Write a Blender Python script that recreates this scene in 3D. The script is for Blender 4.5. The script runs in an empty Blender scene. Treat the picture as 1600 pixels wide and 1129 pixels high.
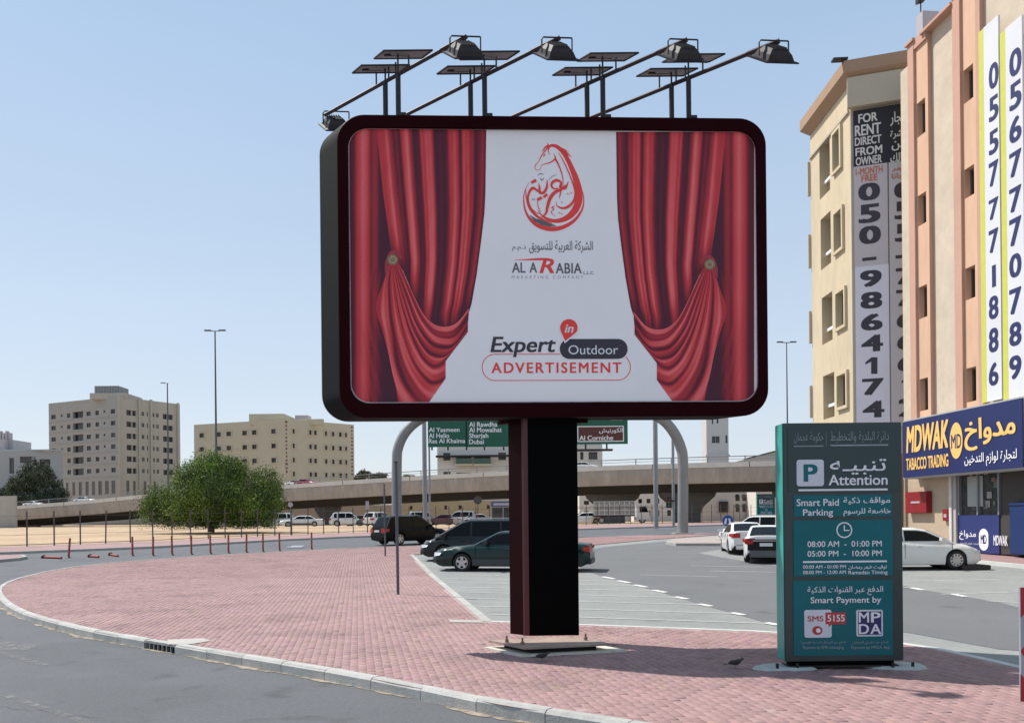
import bpy, bmesh, math, random, unicodedata
import numpy as np
from mathutils import Vector, Matrix
from mathutils.geometry import tessellate_polygon

random.seed(7)
rng = np.random.default_rng(7)
SC = bpy.context.scene
COL = SC.collection
# ------------------------------------------------------------------ camera
H, F, CX, CY, ROLL = 1.95, 1300.0, 800.0, 808.0, 0.010
cam = bpy.data.cameras.new('camera')
cam.sensor_width = 36; cam.lens = F / 1600 * 36
cam.clip_end = 6000
cam.shift_y = (CY - 564.5) / 1600
co = bpy.data.objects.new('camera', cam); COL.objects.link(co)
co.matrix_world = Matrix.Translation((0, 0, H)) @ Matrix.Rotation(math.pi / 2, 4, 'X') @ Matrix.Rotation(-ROLL, 4, 'Z')
# keep the principal point on the horizon centre when rolled
SC.camera = co
# ------------------------------------------------------------------ light
SUNV = Vector((-0.605, 0.335, 1.0)).normalized()
EL = math.asin(SUNV.z); AZ = math.atan2(SUNV.x, SUNV.y)
world = bpy.data.worlds.new('World'); SC.world = world; world.use_nodes = True
wn = world.node_tree; wn.nodes.clear()
sky = wn.nodes.new('ShaderNodeTexSky'); sky.sky_type = 'NISHITA'; sky.sun_disc = False
sky.sun_elevation = EL; sky.sun_rotation = AZ
sky.altitude = 0; sky.air_density = 1.0; sky.dust_density = 0.7; sky.ozone_density = 1.0
bg = wn.nodes.new('ShaderNodeBackground'); bg.inputs[1].default_value = 0.15
wo = wn.nodes.new('ShaderNodeOutputWorld')
# thin haze: a pale gradient by elevation laid over the clear sky, the same all the way round
tcw = wn.nodes.new('ShaderNodeTexCoord'); sepw = wn.nodes.new('ShaderNodeSeparateXYZ'); wn.links.new(tcw.outputs['Generated'], sepw.inputs[0])
rw_ = wn.nodes.new('ShaderNodeValToRGB'); wn.links.new(sepw.outputs[2], rw_.inputs[0])
el_ = rw_.color_ramp.elements; el_[0].position = 0.0; el_[0].color = (0.575, 0.61, 0.655, 1); el_[1].position = 1.0; el_[1].color = (0.29, 0.41, 0.56, 1)
e3_ = el_.new(0.22); e3_.color = (0.475, 0.56, 0.665, 1); e4_ = el_.new(0.50); e4_.color = (0.345, 0.47, 0.635, 1)
scw = wn.nodes.new('ShaderNodeVectorMath'); scw.operation = 'SCALE'; scw.inputs['Scale'].default_value = 3.7; nzw = wn.nodes.new('ShaderNodeTexNoise'); nzw.inputs['Scale'].default_value = 2.2; nzw.inputs['Detail'].default_value = 5
mpw = wn.nodes.new('ShaderNodeMapping'); mpw.inputs['Scale'].default_value = (1, 1, 5); wn.links.new(tcw.outputs['Generated'], mpw.inputs[0]); wn.links.new(mpw.outputs[0], nzw.inputs['Vector'])
mrw = wn.nodes.new('ShaderNodeMapRange'); mrw.inputs[3].default_value = 0.955; mrw.inputs[4].default_value = 1.045; wn.links.new(nzw.outputs[0], mrw.inputs[0])
hzw = wn.nodes.new('ShaderNodeVectorMath'); hzw.operation = 'SCALE'; wn.links.new(rw_.outputs[0], hzw.inputs[0]); wn.links.new(mrw.outputs[0], hzw.inputs['Scale'])
wn.links.new(hzw.outputs[0], scw.inputs[0])
mxw = wn.nodes.new('ShaderNodeMix'); mxw.data_type = 'RGBA'; mxw.inputs[0].default_value = 0.90
wn.links.new(sky.outputs[0], mxw.inputs[6]); wn.links.new(scw.outputs[0], mxw.inputs[7])
wn.links.new(mxw.outputs[2], bg.inputs[0]); wn.links.new(bg.outputs[0], wo.inputs[0])
sl = bpy.data.lights.new('sun', 'SUN'); sl.energy = 2.8; sl.angle = math.radians(0.53); sl.color = (1.0, 0.95, 0.88)
so = bpy.data.objects.new('sun', sl); COL.objects.link(so)
so.rotation_euler = SUNV.to_track_quat('Z', 'Y').to_euler()
SC.view_settings.view_transform = 'Standard'; SC.view_settings.look = 'None'
SC.view_settings.gamma = 1; SC.view_settings.exposure = 1.06
SC.view_settings.use_curve_mapping = False
SC.render.engine = 'CYCLES'
SC.cycles.max_bounces = 8

# ------------------------------------------------------------------ survey helpers
def un(px, py):
    dx, dy = px - CX, py - CY
    return dx - ROLL * dy, dy + ROLL * dx
def P(px, py, Y):
    a, b = un(px, py)
    return Vector((a * Y / F, Y, H - b * Y / F))
def gz(Y):
    return 0.0 if Y < 28 else (0.0158 * (Y - 28) if Y < 95 else 1.0586)
def GY(b):
    if b >= 90.6: return H * F / b
    Y = (H * F + 0.0158 * 28 * F) / (b + 0.0158 * F)
    return Y if Y < 95 else (H - 1.0586) * F / b
def G(px, py, off=0.0):
    a, b = un(px, py)
    Y = GY(b)
    return Vector((a * Y / F, Y, gz(Y) + off))
def along(p0, p1, px, py=750):
    """distance from p0 along the plan line p0-p1 where the sight line at px crosses it"""
    a, _ = un(px, py); k = a / F
    dx, dy = p1.x - p0.x, p1.y - p0.y
    t = (k * p0.y - p0.x) / (dx - k * dy)
    return t * math.hypot(dx, dy)

# ------------------------------------------------------------------ materials
MATS = {}
def mat(name, col, rough=0.7, metal=0.0, var=0.12, scale=3.0, bump=0.0, bscale=None, emit=None, spec=None, var2=None, coat=0.0, attr=None, rnd=0.0, stretch=None):
    if name in MATS: return MATS[name]
    m = bpy.data.materials.new(name); MATS[name] = m; m.use_nodes = True
    nt = m.node_tree; b = nt.nodes['Principled BSDF']
    b.inputs['Roughness'].default_value = rough; b.inputs['Metallic'].default_value = metal
    if spec is not None: b.inputs['Specular IOR Level'].default_value = spec
    if coat: b.inputs['Coat Weight'].default_value = coat; b.inputs['Coat Roughness'].default_value = 0.06
    tc = nt.nodes.new('ShaderNodeTexCoord'); vec = tc.outputs['Object']
    if stretch:
        mp = nt.nodes.new('ShaderNodeMapping'); mp.inputs['Scale'].default_value = stretch
        nt.links.new(vec, mp.inputs[0]); vec = mp.outputs[0]
    last = None
    rgb = nt.nodes.new('ShaderNodeRGB'); rgb.outputs[0].default_value = (*col, 1); last = rgb.outputs[0]
    if attr:
        at = nt.nodes.new('ShaderNodeAttribute'); at.attribute_name = attr
        mx = nt.nodes.new('ShaderNodeMix'); mx.data_type = 'RGBA'; mx.blend_type = 'MULTIPLY'; mx.inputs[0].default_value = 1
        nt.links.new(last, mx.inputs[6]); nt.links.new(at.outputs['Color'], mx.inputs[7]); last = mx.outputs[2]
    def darken(sc, amt, det=6):
        nonlocal last
        n = nt.nodes.new('ShaderNodeTexNoise'); n.inputs['Scale'].default_value = sc; n.inputs['Detail'].default_value = det
        n.inputs['Roughness'].default_value = 0.65
        nt.links.new(vec, n.inputs['Vector'])
        r = nt.nodes.new('ShaderNodeMapRange'); r.inputs[1].default_value = 0.3; r.inputs[2].default_value = 0.7
        r.inputs[3].default_value = 1 - amt; r.inputs[4].default_value = 1 + amt * 0.6
        nt.links.new(n.outputs[0], r.inputs[0])
        mx = nt.nodes.new('ShaderNodeVectorMath'); mx.operation = 'SCALE'
        nt.links.new(last, mx.inputs[0]); nt.links.new(r.outputs[0], mx.inputs['Scale']); last = mx.outputs[0]
    if var: darken(scale, var)
    if var2: darken(var2[0], var2[1], 4)
    if rnd:
        oi = nt.nodes.new('ShaderNodeObjectInfo')
        r = nt.nodes.new('ShaderNodeMapRange'); r.inputs[3].default_value = 1 - rnd; r.inputs[4].default_value = 1 + rnd
        nt.links.new(oi.outputs['Random'], r.inputs[0])
        mx = nt.nodes.new('ShaderNodeVectorMath'); mx.operation = 'SCALE'
        nt.links.new(last, mx.inputs[0]); nt.links.new(r.outputs[0], mx.inputs['Scale']); last = mx.outputs[0]
    nt.links.new(last, b.inputs['Base Color'])
    if bump:
        n = nt.nodes.new('ShaderNodeTexNoise'); n.inputs['Scale'].default_value = bscale or scale * 8; n.inputs['Detail'].default_value = 4
        nt.links.new(vec, n.inputs['Vector'])
        bp = nt.nodes.new('ShaderNodeBump'); bp.inputs['Strength'].default_value = bump; bp.inputs['Distance'].default_value = 0.02
        nt.links.new(n.outputs[0], bp.inputs['Height']); nt.links.new(bp.outputs[0], b.inputs['Normal'])
    return m
def worn(name, col, cut=(0.42, 0.55), scale=4, rough=0.9):
    """paint or dust with holes worn through it"""
    m = mat(name, col, rough, var=0.1, scale=6)
    nt = m.node_tree; b = nt.nodes['Principled BSDF']
    tc = nt.nodes.new('ShaderNodeTexCoord')
    n = nt.nodes.new('ShaderNodeTexNoise'); n.inputs['Scale'].default_value = scale; n.inputs['Detail'].default_value = 10; n.inputs['Roughness'].default_value = .7
    nt.links.new(tc.outputs['Object'], n.inputs['Vector'])
    r = nt.nodes.new('ShaderNodeMapRange'); r.inputs[1].default_value = cut[0]; r.inputs[2].default_value = cut[1]
    nt.links.new(n.outputs[0], r.inputs[0]); nt.links.new(r.outputs[0], b.inputs['Alpha'])
    return m

M_ASPH = mat('asphalt', (0.105, 0.110, 0.118), 0.9, var=0.10, scale=0.35, bump=0.35, bscale=60, var2=(35, 0.22), stretch=(0.5, 1, 1))
def stains(m, col_scale, lo, hi, dark):
    nt = m.node_tree; b = nt.nodes['Principled BSDF']; src = b.inputs['Base Color'].links[0].from_socket
    tc = nt.nodes.new('ShaderNodeTexCoord'); n = nt.nodes.new('ShaderNodeTexNoise'); n.inputs['Scale'].default_value = col_scale; n.inputs['Detail'].default_value = 8; n.inputs['Roughness'].default_value = .55
    nt.links.new(tc.outputs['Object'], n.inputs['Vector']); r = nt.nodes.new('ShaderNodeMapRange'); r.inputs[1].default_value = lo; r.inputs[2].default_value = hi; r.inputs[3].default_value = 1; r.inputs[4].default_value = dark
    nt.links.new(n.outputs[0], r.inputs[0]); v = nt.nodes.new('ShaderNodeVectorMath'); v.operation = 'SCALE'; nt.links.new(src, v.inputs[0]); nt.links.new(r.outputs[0], v.inputs['Scale']); nt.links.new(v.outputs[0], b.inputs['Base Color'])
stains(M_ASPH, 1.3, .60, .70, .72); stains(M_ASPH, .25, .52, .58, .90)
M_LANE = mat('lot_asphalt', (0.135, 0.14, 0.145), 0.9, var=0.12, scale=0.3, bump=0.3, bscale=60, var2=(30, 0.2))
M_LOT = mat('grey_paver', (0.235, 0.245, 0.235), 0.9, var=0.14, scale=0.4, bump=0.3, bscale=30, var2=(9, 0.12))
stains(M_LANE, 1.1, .60, .68, .75); stains(M_LOT, .9, .60, .72, .74)
M_SAND = mat('sand', (0.44, 0.31, 0.19), 0.95, var=0.22, scale=0.12, bump=0.6, bscale=2.5, var2=(1.5, 0.25))
M_DUST = worn('sand_drift', (0.34, 0.28, 0.21), (0.34, 0.56), 5)
M_WORN = worn('worn_paint', (0.20, 0.20, 0.20), (0.36, 0.66), 5)
M_PAINT = worn('bay_paint', (0.55, 0.56, 0.55), (0.25, 0.5), 4)
M_JOINT = mat('joint_sand', (0.36, 0.26, 0.245), 0.95, var=0.2, scale=3)
M_BRICK = mat('pink_brick', (0.315, 0.195, 0.188), 0.88, var=0.12, scale=0.5, bump=0.3, bscale=70, attr='tone', var2=(16, 0.12))
stains(M_BRICK, .8, .50, .66, .80); stains(M_BRICK, 2.4, .62, .70, .82)
M_BRICKI = mat('pink_brick_single', (0.315, 0.195, 0.188), 0.88, var=0.12, scale=8, bump=0.3, bscale=70, rnd=0.10)
M_PINKFAR = mat('pink_paving', (0.31, 0.192, 0.185), 0.9, var=0.14, scale=0.6, var2=(6, 0.1))
M_KERB = mat('kerb_concrete', (0.40, 0.395, 0.37), 0.85, var=0.16, scale=2.5, bump=0.25, bscale=40, rnd=0.09, var2=(18, 0.12))
M_CONC = mat('concrete', (0.42, 0.40, 0.36), 0.85, var=0.14, scale=0.35, bump=0.2, bscale=10, var2=(0.08, 0.12))
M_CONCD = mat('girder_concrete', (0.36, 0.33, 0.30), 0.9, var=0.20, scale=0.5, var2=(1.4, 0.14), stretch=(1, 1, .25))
M_FOOT = mat('footing_concrete', (0.42, 0.45, 0.42), 0.9, var=0.18, scale=6, bump=0.5, bscale=25)
M_STEEL = mat('galvanised_steel', (0.30, 0.31, 0.325), 0.5, 0.5, var=0.12, scale=4)
M_POLE = mat('painted_pole', (0.10, 0.11, 0.13), 0.5, 0.3, var=0.1, scale=4)
M_DARK = mat('dark_metal', (0.025, 0.02, 0.022), 0.5, 0.3, var=0.2, scale=10)
M_ARM = mat('brown_arm_paint', (0.055, 0.035, 0.036), 0.5, 0.2, var=0.25, scale=8)
M_MAROON = mat('maroon_paint', (0.020, 0.0012, 0.0028), 0.5, 0.0, var=0.15, scale=2, spec=0.04)
M_MAROONL = mat('maroon_column_paint', (0.018, 0.0018, 0.0024), 0.45, 0.0, var=0.2, scale=1.5, spec=0.10)
M_BLACK = mat('black_panel', (0.0010, 0.0010, 0.0011), 0.6, 0.0, var=0.3, scale=3, spec=0.05, bump=.1, bscale=3)
M_GREYSIDE = mat('grey_cladding', (0.014, 0.014, 0.014), 0.8, 0.0, var=0.08, scale=2, spec=.1)
M_VINYL = mat('white_vinyl', (0.99, 0.93, 0.93), 0.4, var=0.025, scale=1.2, bump=0.25, bscale=1.6, spec=0.3)
M_PRINT = mat('curtain_print', (1, 1, 1), 0.45, var=0.10, scale=60, attr='tone', spec=0.2)
M_RED = mat('print_red', (0.92, 0.055, 0.045), 0.5, var=0)
M_INK = mat('print_black', (0.035, 0.03, 0.045), 0.5, var=0)
M_GREY = mat('print_grey', (0.14, 0.13, 0.15), 0.5, var=0)
M_GREYL = mat('print_light_grey', (0.42, 0.38, 0.40), 0.5, var=0)
M_WHITE = mat('print_white', (0.82, 0.82, 0.84), 0.5, var=0)
M_BRASS = mat('printed_brass', (0.30, 0.20, 0.10), 0.5, var=0.5, scale=40)
M_GLASS = mat('window_glass', (0.035, 0.036, 0.038), 0.12, 0.0, var=0.3, scale=0.5, spec=0.5, rnd=.75)
M_GLASSB = mat('shop_glass', (0.05, 0.055, 0.055), 0.15, 0.0, var=0.6, scale=2.2, spec=0.5)
M_TINT = mat('tinted_glass', (0.005, 0.006, 0.007), 0.10, 0.0, var=0, spec=0.16)
M_TYRE = mat('tyre_rubber', (0.015, 0.015, 0.015), 0.8, var=0.1, scale=20)
M_RIM = mat('alloy_rim', (0.50, 0.50, 0.50), 0.3, 0.7, var=0.1, scale=20)
M_UNDER = mat('underbody', (0.008, 0.008, 0.008), 0.9, var=0)
M_LAMP = mat('lamp_lens', (0.75, 0.78, 0.80), 0.12, 0.2, var=0.1, scale=20, spec=0.8)
M_TAIL = mat('tail_lens', (0.38, 0.012, 0.015), 0.15, var=0.1, scale=20)
M_CHROME = mat('chrome', (0.6, 0.6, 0.62), 0.15, 1.0, var=0)
M_PLATE = mat('number_plate', (0.7, 0.7, 0.68), 0.4, var=0.3, scale=30)
M_TRUNK = mat('bark', (0.10, 0.075, 0.055), 0.9, var=0.3, scale=3)
M_WOODRED = mat('bollard_paint', (0.30, 0.045, 0.03), 0.6, var=0.25, scale=10)

# ------------------------------------------------------------------ object helpers
def link(o, parent=None):
    COL.objects.link(o)
    if parent is not None: o.parent = parent
    return o
def tag(o, label=None, cat=None, group=None, kind=None):
    if label: o['label'] = label
    if cat: o['category'] = cat
    if group: o['group'] = group
    if kind: o['kind'] = kind
    return o
def thing(name, label, cat, loc=(0, 0, 0), rz=0.0, group=None):
    o = bpy.data.objects.new(name, None); link(o); o.location = loc; o.rotation_euler = (0, 0, rz)
    o.empty_display_size = 0.2
    return tag(o, label, cat, group)
class MB:
    """collects faces, builds ONE mesh object"""
    def __init__(s): s.v = []; s.f = []; s.mi = []
    def add(s, vs, fs, mi=0):
        o = len(s.v); s.v.extend([tuple(v) for v in vs]); s.f.extend([tuple(i + o for i in f) for f in fs]); s.mi.extend([mi] * len(fs))
    def box(s, x0, x1, y0, y1, z0, z1, mi=0):
        s.add([(x0, y0, z0), (x1, y0, z0), (x1, y1, z0), (x0, y1, z0), (x0, y0, z1), (x1, y0, z1), (x1, y1, z1), (x0, y1, z1)],
              [(0, 3, 2, 1), (4, 5, 6, 7), (0, 1, 5, 4), (1, 2, 6, 5), (2, 3, 7, 6), (3, 0, 4, 7)], mi)
    def obox(s, o, u, v, w, mi=0):
        """box from corner o with edge vectors u v w"""
        o, u, v, w = Vector(o), Vector(u), Vector(v), Vector(w)
        if u.cross(v).dot(w) < 0: u, v = v, u
        p = [o, o + u, o + u + v, o + v, o + w, o + u + w, o + u + v + w, o + v + w]
        s.add(p, [(0, 3, 2, 1), (4, 5, 6, 7), (0, 1, 5, 4), (1, 2, 6, 5), (2, 3, 7, 6), (3, 0, 4, 7)], mi)
    def tube(s, pts, r, n=10, mi=0, caps=True):
        pts = [Vector(p) for p in pts]; rs = r if isinstance(r, (list, tuple)) else [r] * len(pts)
        rings = []
        ref = None
        for i, p in enumerate(pts):
            d = (pts[min(i + 1, len(pts) - 1)] - pts[max(i - 1, 0)]).normalized()
            if ref is None: ref = Vector((0, 0, 1)) if abs(d.z) < 0.9 else Vector((1, 0, 0))
            a = (ref - d * ref.dot(d)).normalized(); b = d.cross(a); ref = a
            rings.append([p + a * rs[i] * math.cos(2 * math.pi * k / n) + b * rs[i] * math.sin(2 * math.pi * k / n) for k in range(n)])
        vs = [v for q in rings for v in q]
        fs = [(i * n + k, i * n + (k + 1) % n, (i + 1) * n + (k + 1) % n, (i + 1) * n + k) for i in range(len(pts) - 1) for k in range(n)]
        if caps: fs += [tuple(reversed(range(n))), tuple(range((len(pts) - 1) * n, len(pts) * n))]
        s.add(vs, fs, mi)
    def lathe(s, prof, n=24, axis='Y', c=(0, 0, 0), mi=0):
        """prof: list of (r, h) ; h along axis"""
        vs = []
        for r, h in prof:
            for k in range(n):
                a = 2 * math.pi * k / n
                x, y = r * math.cos(a), r * math.sin(a)
                vs.append((c[0] + x, c[1] + h, c[2] + y) if axis == 'Y' else (c[0] + x, c[1] + y, c[2] + h))
        fs = [(i * n + k, i * n + (k + 1) % n, (i + 1) * n + (k + 1) % n, (i + 1) * n + k) for i in range(len(prof) - 1) for k in range(n)]
        fs += [tuple(reversed(range(n))), tuple(range((len(prof) - 1) * n, len(prof) * n))]
        s.add(vs, fs, mi)
    def poly(s, pts, mi=0):
        """concave polygon, triangulated"""
        pts = [Vector(p) for p in pts]
        s.add(pts, [tuple(t) for t in tessellate_polygon([pts])], mi)
    def mesh(s, name, mats, smooth=None):
        me = bpy.data.meshes.new(name); me.from_pydata(s.v, [], s.f); 
        for m in (mats if isinstance(mats, (list, tuple)) else [mats]): me.materials.append(m)
        me.polygons.foreach_set('material_index', s.mi)
        me.update()
        if smooth is not None:
            me.polygons.foreach_set('use_smooth', [True] * len(me.polygons)); me.set_sharp_from_angle(angle=math.radians(smooth))
        return me
    def build(s, name, mats, parent=None, smooth=None, bevel=0, loc=None, recalc=False):
        me = s.mesh(name, mats, smooth)
        if recalc or bevel:
            bm = bmesh.new(); bm.from_mesh(me)
            if recalc: bmesh.ops.recalc_face_normals(bm, faces=bm.faces)
            if bevel: bmesh.ops.bevel(bm, geom=bm.edges[:] , offset=bevel, segments=2, affect='EDGES', clamp_overlap=True)
            bm.to_mesh(me); bm.free()
            if smooth is not None:
                me.polygons.foreach_set('use_smooth', [True] * len(me.polygons)); me.set_sharp_from_angle(angle=math.radians(smooth))
        o = bpy.data.objects.new(name, me); link(o, parent)
        if loc: o.location = loc
        return o
def inst(me, name, parent=None, loc=(0, 0, 0), rz=0.0, scale=None):
    o = bpy.data.objects.new(name, me); link(o, parent); o.location = loc; o.rotation_euler = (0, 0, rz)
    if scale: o.scale = scale
    return o
def kids(o): return [c for c in COL.objects if c.parent == o]
def copy_tree(o, parent=None, first=True):
    c = o.copy(); COL.objects.link(c); c.parent = parent
    for ch in CH.get(o.name, []): copy_tree(ch, c, False)
    return c
CH = {}
def freeze(o):
    """note the children of a prototype once, so that copying is quick"""
    for c in [c for c in COL.objects if c.parent == o]:
        CH.setdefault(o.name, []).append(c); freeze(c)

# ------------------------------------------------------------------ lettering
AR = {}
for cp in range(0xFE70, 0xFEFD):
    d = unicodedata.decomposition(chr(cp)).split()
    if len(d) >= 2 and d[0] in ('<isolated>', '<initial>', '<medial>', '<final>'):
        AR.setdefault(''.join(chr(int(x, 16)) for x in d[1:]), {})[d[0][1:-1]] = chr(cp)
def shape(s):
    out = []; i = 0; prev_join = False
    toks = []
    while i < len(s):
        if s[i:i + 2] in AR and len(s[i:i + 2]) == 2: toks.append(s[i:i + 2]); i += 2
        else: toks.append(s[i]); i += 1
    for k, t in enumerate(toks):
        f = AR.get(t)
        if t == '\u0640': out.append(t); prev_join = True; continue
        if not f: out.append(t); prev_join = False; continue
        nxt = toks[k + 1] if k + 1 < len(toks) else ''
        nj = (nxt in AR and 'final' in AR[nxt]) or nxt == '\u0640'
        if prev_join and nj and 'medial' in f: out.append(f['medial']); prev_join = True
        elif prev_join and 'final' in f: out.append(f['final']); prev_join = False
        elif nj and 'initial' in f: out.append(f['initial']); prev_join = True
        else: out.append(f.get('isolated', t)); prev_join = False
    return ''.join(reversed(out))
TX = {}
def glyphs(s, bold=0.0, shear=0.0, spacing=1.0):
    key = (s, bold, shear, spacing)
    if key in TX: return TX[key]
    strikes = max(0.0, bold) * .62; bold = min(bold, 0.0)
    c = bpy.data.curves.new('lettering_curve', 'FONT'); c.body = s; c.size = 1; c.offset = bold; c.shear = shear; c.space_character = spacing
    c.resolution_u = 4
    o = bpy.data.objects.new('lettering_curve', c); COL.objects.link(o)
    dg = bpy.context.evaluated_depsgraph_get(); dg.update()
    me = bpy.data.meshes.new_from_object(o.evaluated_get(dg))
    vs = np.array([v.co[:] for v in me.vertices]) if len(me.vertices) else np.zeros((0, 3)); fs = [tuple(p.vertices) for p in me.polygons]
    if strikes > .002 and len(vs):
        n_ = len(vs); v0, f0 = vs, fs; vs, fs = [], []
        for k, (dx_, dy_) in enumerate(((-1, -.55), (1, -.55), (-1, .55), (1, .55), (0, 0))):
            q = v0.copy(); q[:, 0] += dx_ * strikes; q[:, 1] += dy_ * strikes; q[:, 2] += .00025 * (k + 1); vs.append(q); fs += [tuple(i + n_ * k for i in f) for f in f0]
        vs = np.concatenate(vs)
    bpy.data.objects.remove(o); bpy.data.curves.remove(c); bpy.data.meshes.remove(me)
    TX[key] = (vs, fs); return TX[key]
class Plane:
    """a flat printed face: origin o, horizontal u, up v, outward n"""
    def __init__(s, o, u, v=(0, 0, 1)):
        s.o = Vector(o); s.u = Vector(u).normalized(); s.v = Vector(v).normalized(); s.n = s.u.cross(s.v)
    def hit(s, px, py):
        a, b = un(px, py); d = Vector((a / F, 1, -b / F)); c = Vector((0, 0, H))
        return c + d * ((s.o - c).dot(s.n) / d.dot(s.n))
    def uv(s, px, py):
        h = s.hit(px, py) - s.o; return h.dot(s.u), h.dot(s.v)
    def pt(s, a, b, e=0.0): return s.o + s.u * a + s.v * b + s.n * e
    def at(s, px, py, e=0.0): return s.hit(px, py) + s.n * e
    def text(s, mb, txt, x0, x1, yt, yb, e=0.004, bold=0.02, shear=0.0, spacing=1.0, mi=0):
        vs, fs = glyphs(txt, bold, shear, spacing)
        if len(vs) == 0: return
        lo, hi = vs.min(0), vs.max(0)
        ym = (yt + yb) / 2
        a0, _ = s.uv(x0, ym); a1, _ = s.uv(x1, ym)
        _, b1 = s.uv((x0 + x1) / 2, yt); _, b0 = s.uv((x0 + x1) / 2, yb)
        S = (vs[:, :2] - lo[:2]) / (hi[:2] - lo[:2])
        mb.add([s.pt(a0 + (a1 - a0) * q[0], b0 + (b1 - b0) * q[1], e + z) for q, z in zip(S, vs[:, 2])], fs, mi)
    def rect(s, mb, x0, x1, yt, yb, e=0.002, mi=0, rad=0.0):
        a0, b1 = s.uv(x0, yt); a1, b0 = s.uv(x1, yb)
        s.rrect(mb, a0, a1, b0, b1, rad, e, mi)
    def rrect(s, mb, a0, a1, b0, b1, r=0.0, e=0.002, mi=0):
        pts = []
        if r <= 0: pts = [(a0, b0), (a1, b0), (a1, b1), (a0, b1)]
        else:
            for (cx, cy, st) in ((a1 - r, b0 + r, -90), (a1 - r, b1 - r, 0), (a0 + r, b1 - r, 90), (a0 + r, b0 + r, 180)):
                for k in range(9):
                    t = math.radians(st + k * 90 / 8); pts.append((cx + r * math.cos(t), cy + r * math.sin(t)))
        mb.add([s.pt(a, b, e) for a, b in pts], [tuple(range(len(pts)))], mi)
    def ring(s, mb, a0, a1, b0, b1, r, w, e=0.002, mi=0):
        def rr(a0, a1, b0, b1, r):
            o = []
            for (cx, cy, st) in ((a1 - r, b0 + r, -90), (a1 - r, b1 - r, 0), (a0 + r, b1 - r, 90), (a0 + r, b0 + r, 180)):
                for k in range(9):
                    t = math.radians(st + k * 90 / 8); o.append((cx + r * math.cos(t), cy + r * math.sin(t)))
            return o
        A = rr(a0, a1, b0, b1, r); B = rr(a0 + w, a1 - w, b0 + w, b1 - w, r - w); n = len(A)
        mb.add([s.pt(a, b, e) for a, b in A + B], [(i, (i + 1) % n, n + (i + 1) % n, n + i) for i in range(n)], mi)
    def ribbon(s, mb, pts, e=0.003, mi=0, sub=6):
        """pts: (px, py, width px) smooth stroke"""
        q = crom([Vector(p) for p in pts], sub)
        vs = []
        for i, p in enumerate(q):
            d = q[min(i + 1, len(q) - 1)] - q[max(i - 1, 0)]; d = Vector((d.x, d.y)); d.normalize()
            nx, ny = -d.y * p.z / 2, d.x * p.z / 2
            vs += [s.at(p.x + nx, p.y + ny, e), s.at(p.x - nx, p.y - ny, e)]
        mb.add(vs, [(2 * i, 2 * i + 1, 2 * i + 3, 2 * i + 2) for i in range(len(q) - 1)], mi)
    def disc(s, mb, px, py, rpx, e=0.003, mi=0, n=28, ry=None):
        ry = ry or rpx
        mb.add([s.at(px + rpx * math.cos(2 * math.pi * k / n), py - ry * math.sin(2 * math.pi * k / n), e) for k in range(n)], [tuple(range(n))], mi)
def crom(p, sub=6):
    if len(p) < 3:
        return [p[0].lerp(p[-1], k / sub) for k in range(sub + 1)]
    q = [p[0] * 2 - p[1]] + list(p) + [p[-1] * 2 - p[-2]]; out = []
    for i in range(1, len(q) - 2):
        for k in range(sub):
            t = k / sub; a, b, c, d = q[i - 1], q[i], q[i + 1], q[i + 2]
            out.append(0.5 * ((2 * b) + (c - a) * t + (2 * a - 5 * b + 4 * c - d) * t * t + (3 * b - a - 3 * c + d) * t ** 3))
    out.append(p[-1].copy()); return out

# ------------------------------------------------------------------ GROUND
def drape(mb, pts, off, mi=0):
    """a sheet over a plan polygon that follows the slope of the ground"""
    pts = [Vector((p[0], p[1], 0)) for p in pts]
    for t in tessellate_polygon([pts]):
        tri = [pts[i].copy() for i in t]
        for lo, hi in ((-1e5, 28), (28, 95), (95, 1e5)):
            q = tri
            for lim, sg in ((lo, 1), (hi, -1)):
                r = []
                for i in range(len(q)):
                    a, b = q[i], q[(i + 1) % len(q)]
                    ia, ib = (a.y - lim) * sg >= 0, (b.y - lim) * sg >= 0
                    if ia: r.append(a)
                    if ia != ib: r.append(a.lerp(b, (lim - a.y) / (b.y - a.y)))
                q = r
                if len(q) < 3: break
            if len(q) >= 3:
                n = (q[1] - q[0]).cross(q[2] - q[0]).z
                if n < 0: q = q[::-1]
                mb.add([(p.x, p.y, gz(p.y) + off) for p in q], [tuple(range(len(q)))], mi)
def sheet(name, pts, off, m, parent=None, kind='structure'):
    mb = MB(); drape(mb, pts, off)
    o = mb.build(name, m, parent)
    if parent is None: tag(o, kind=kind)
    return o
def g2(l): return [G(*p).xy for p in l]
def strip(name, line, w, z0, z1, m, parent=None, side=1, kind='structure'):
    """a low wall or kerb w wide along a plan line; top at gz+z1"""
    mb = MB(); n = len(line)
    for i in range(n - 1):
        a, b = Vector(line[i]), Vector(line[i + 1]); d = (b - a)
        if d.length < 1e-4: continue
        d.normalize(); nn = Vector((-d.y, d.x)) * w * side
        pa = Vector(line[max(i - 1, 0)]); pb = Vector(line[min(i + 2, n - 1)])
        d1 = (b - pa).normalized(); d2 = (pb - a).normalized()
        n1 = Vector((-d1.y, d1.x)) * w * side; n2 = Vector((-d2.y, d2.x)) * w * side
        q = [a, b, b + n2, a + n1]
        vs = [(p.x, p.y, gz(p.y) + z0) for p in q] + [(p.x, p.y, gz(p.y) + z1) for p in q]
        f = [(0, 3, 2, 1), (4, 5, 6, 7), (0, 1, 5, 4), (2, 3, 7, 6)]
        if i == 0: f.append((3, 0, 4, 7))
        if i == n - 2: f.append((1, 2, 6, 5))
        mb.add(vs, f)
    o = mb.build(name, m, parent, recalc=True)
    if parent is None: tag(o, kind=kind)
    return o
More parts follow.
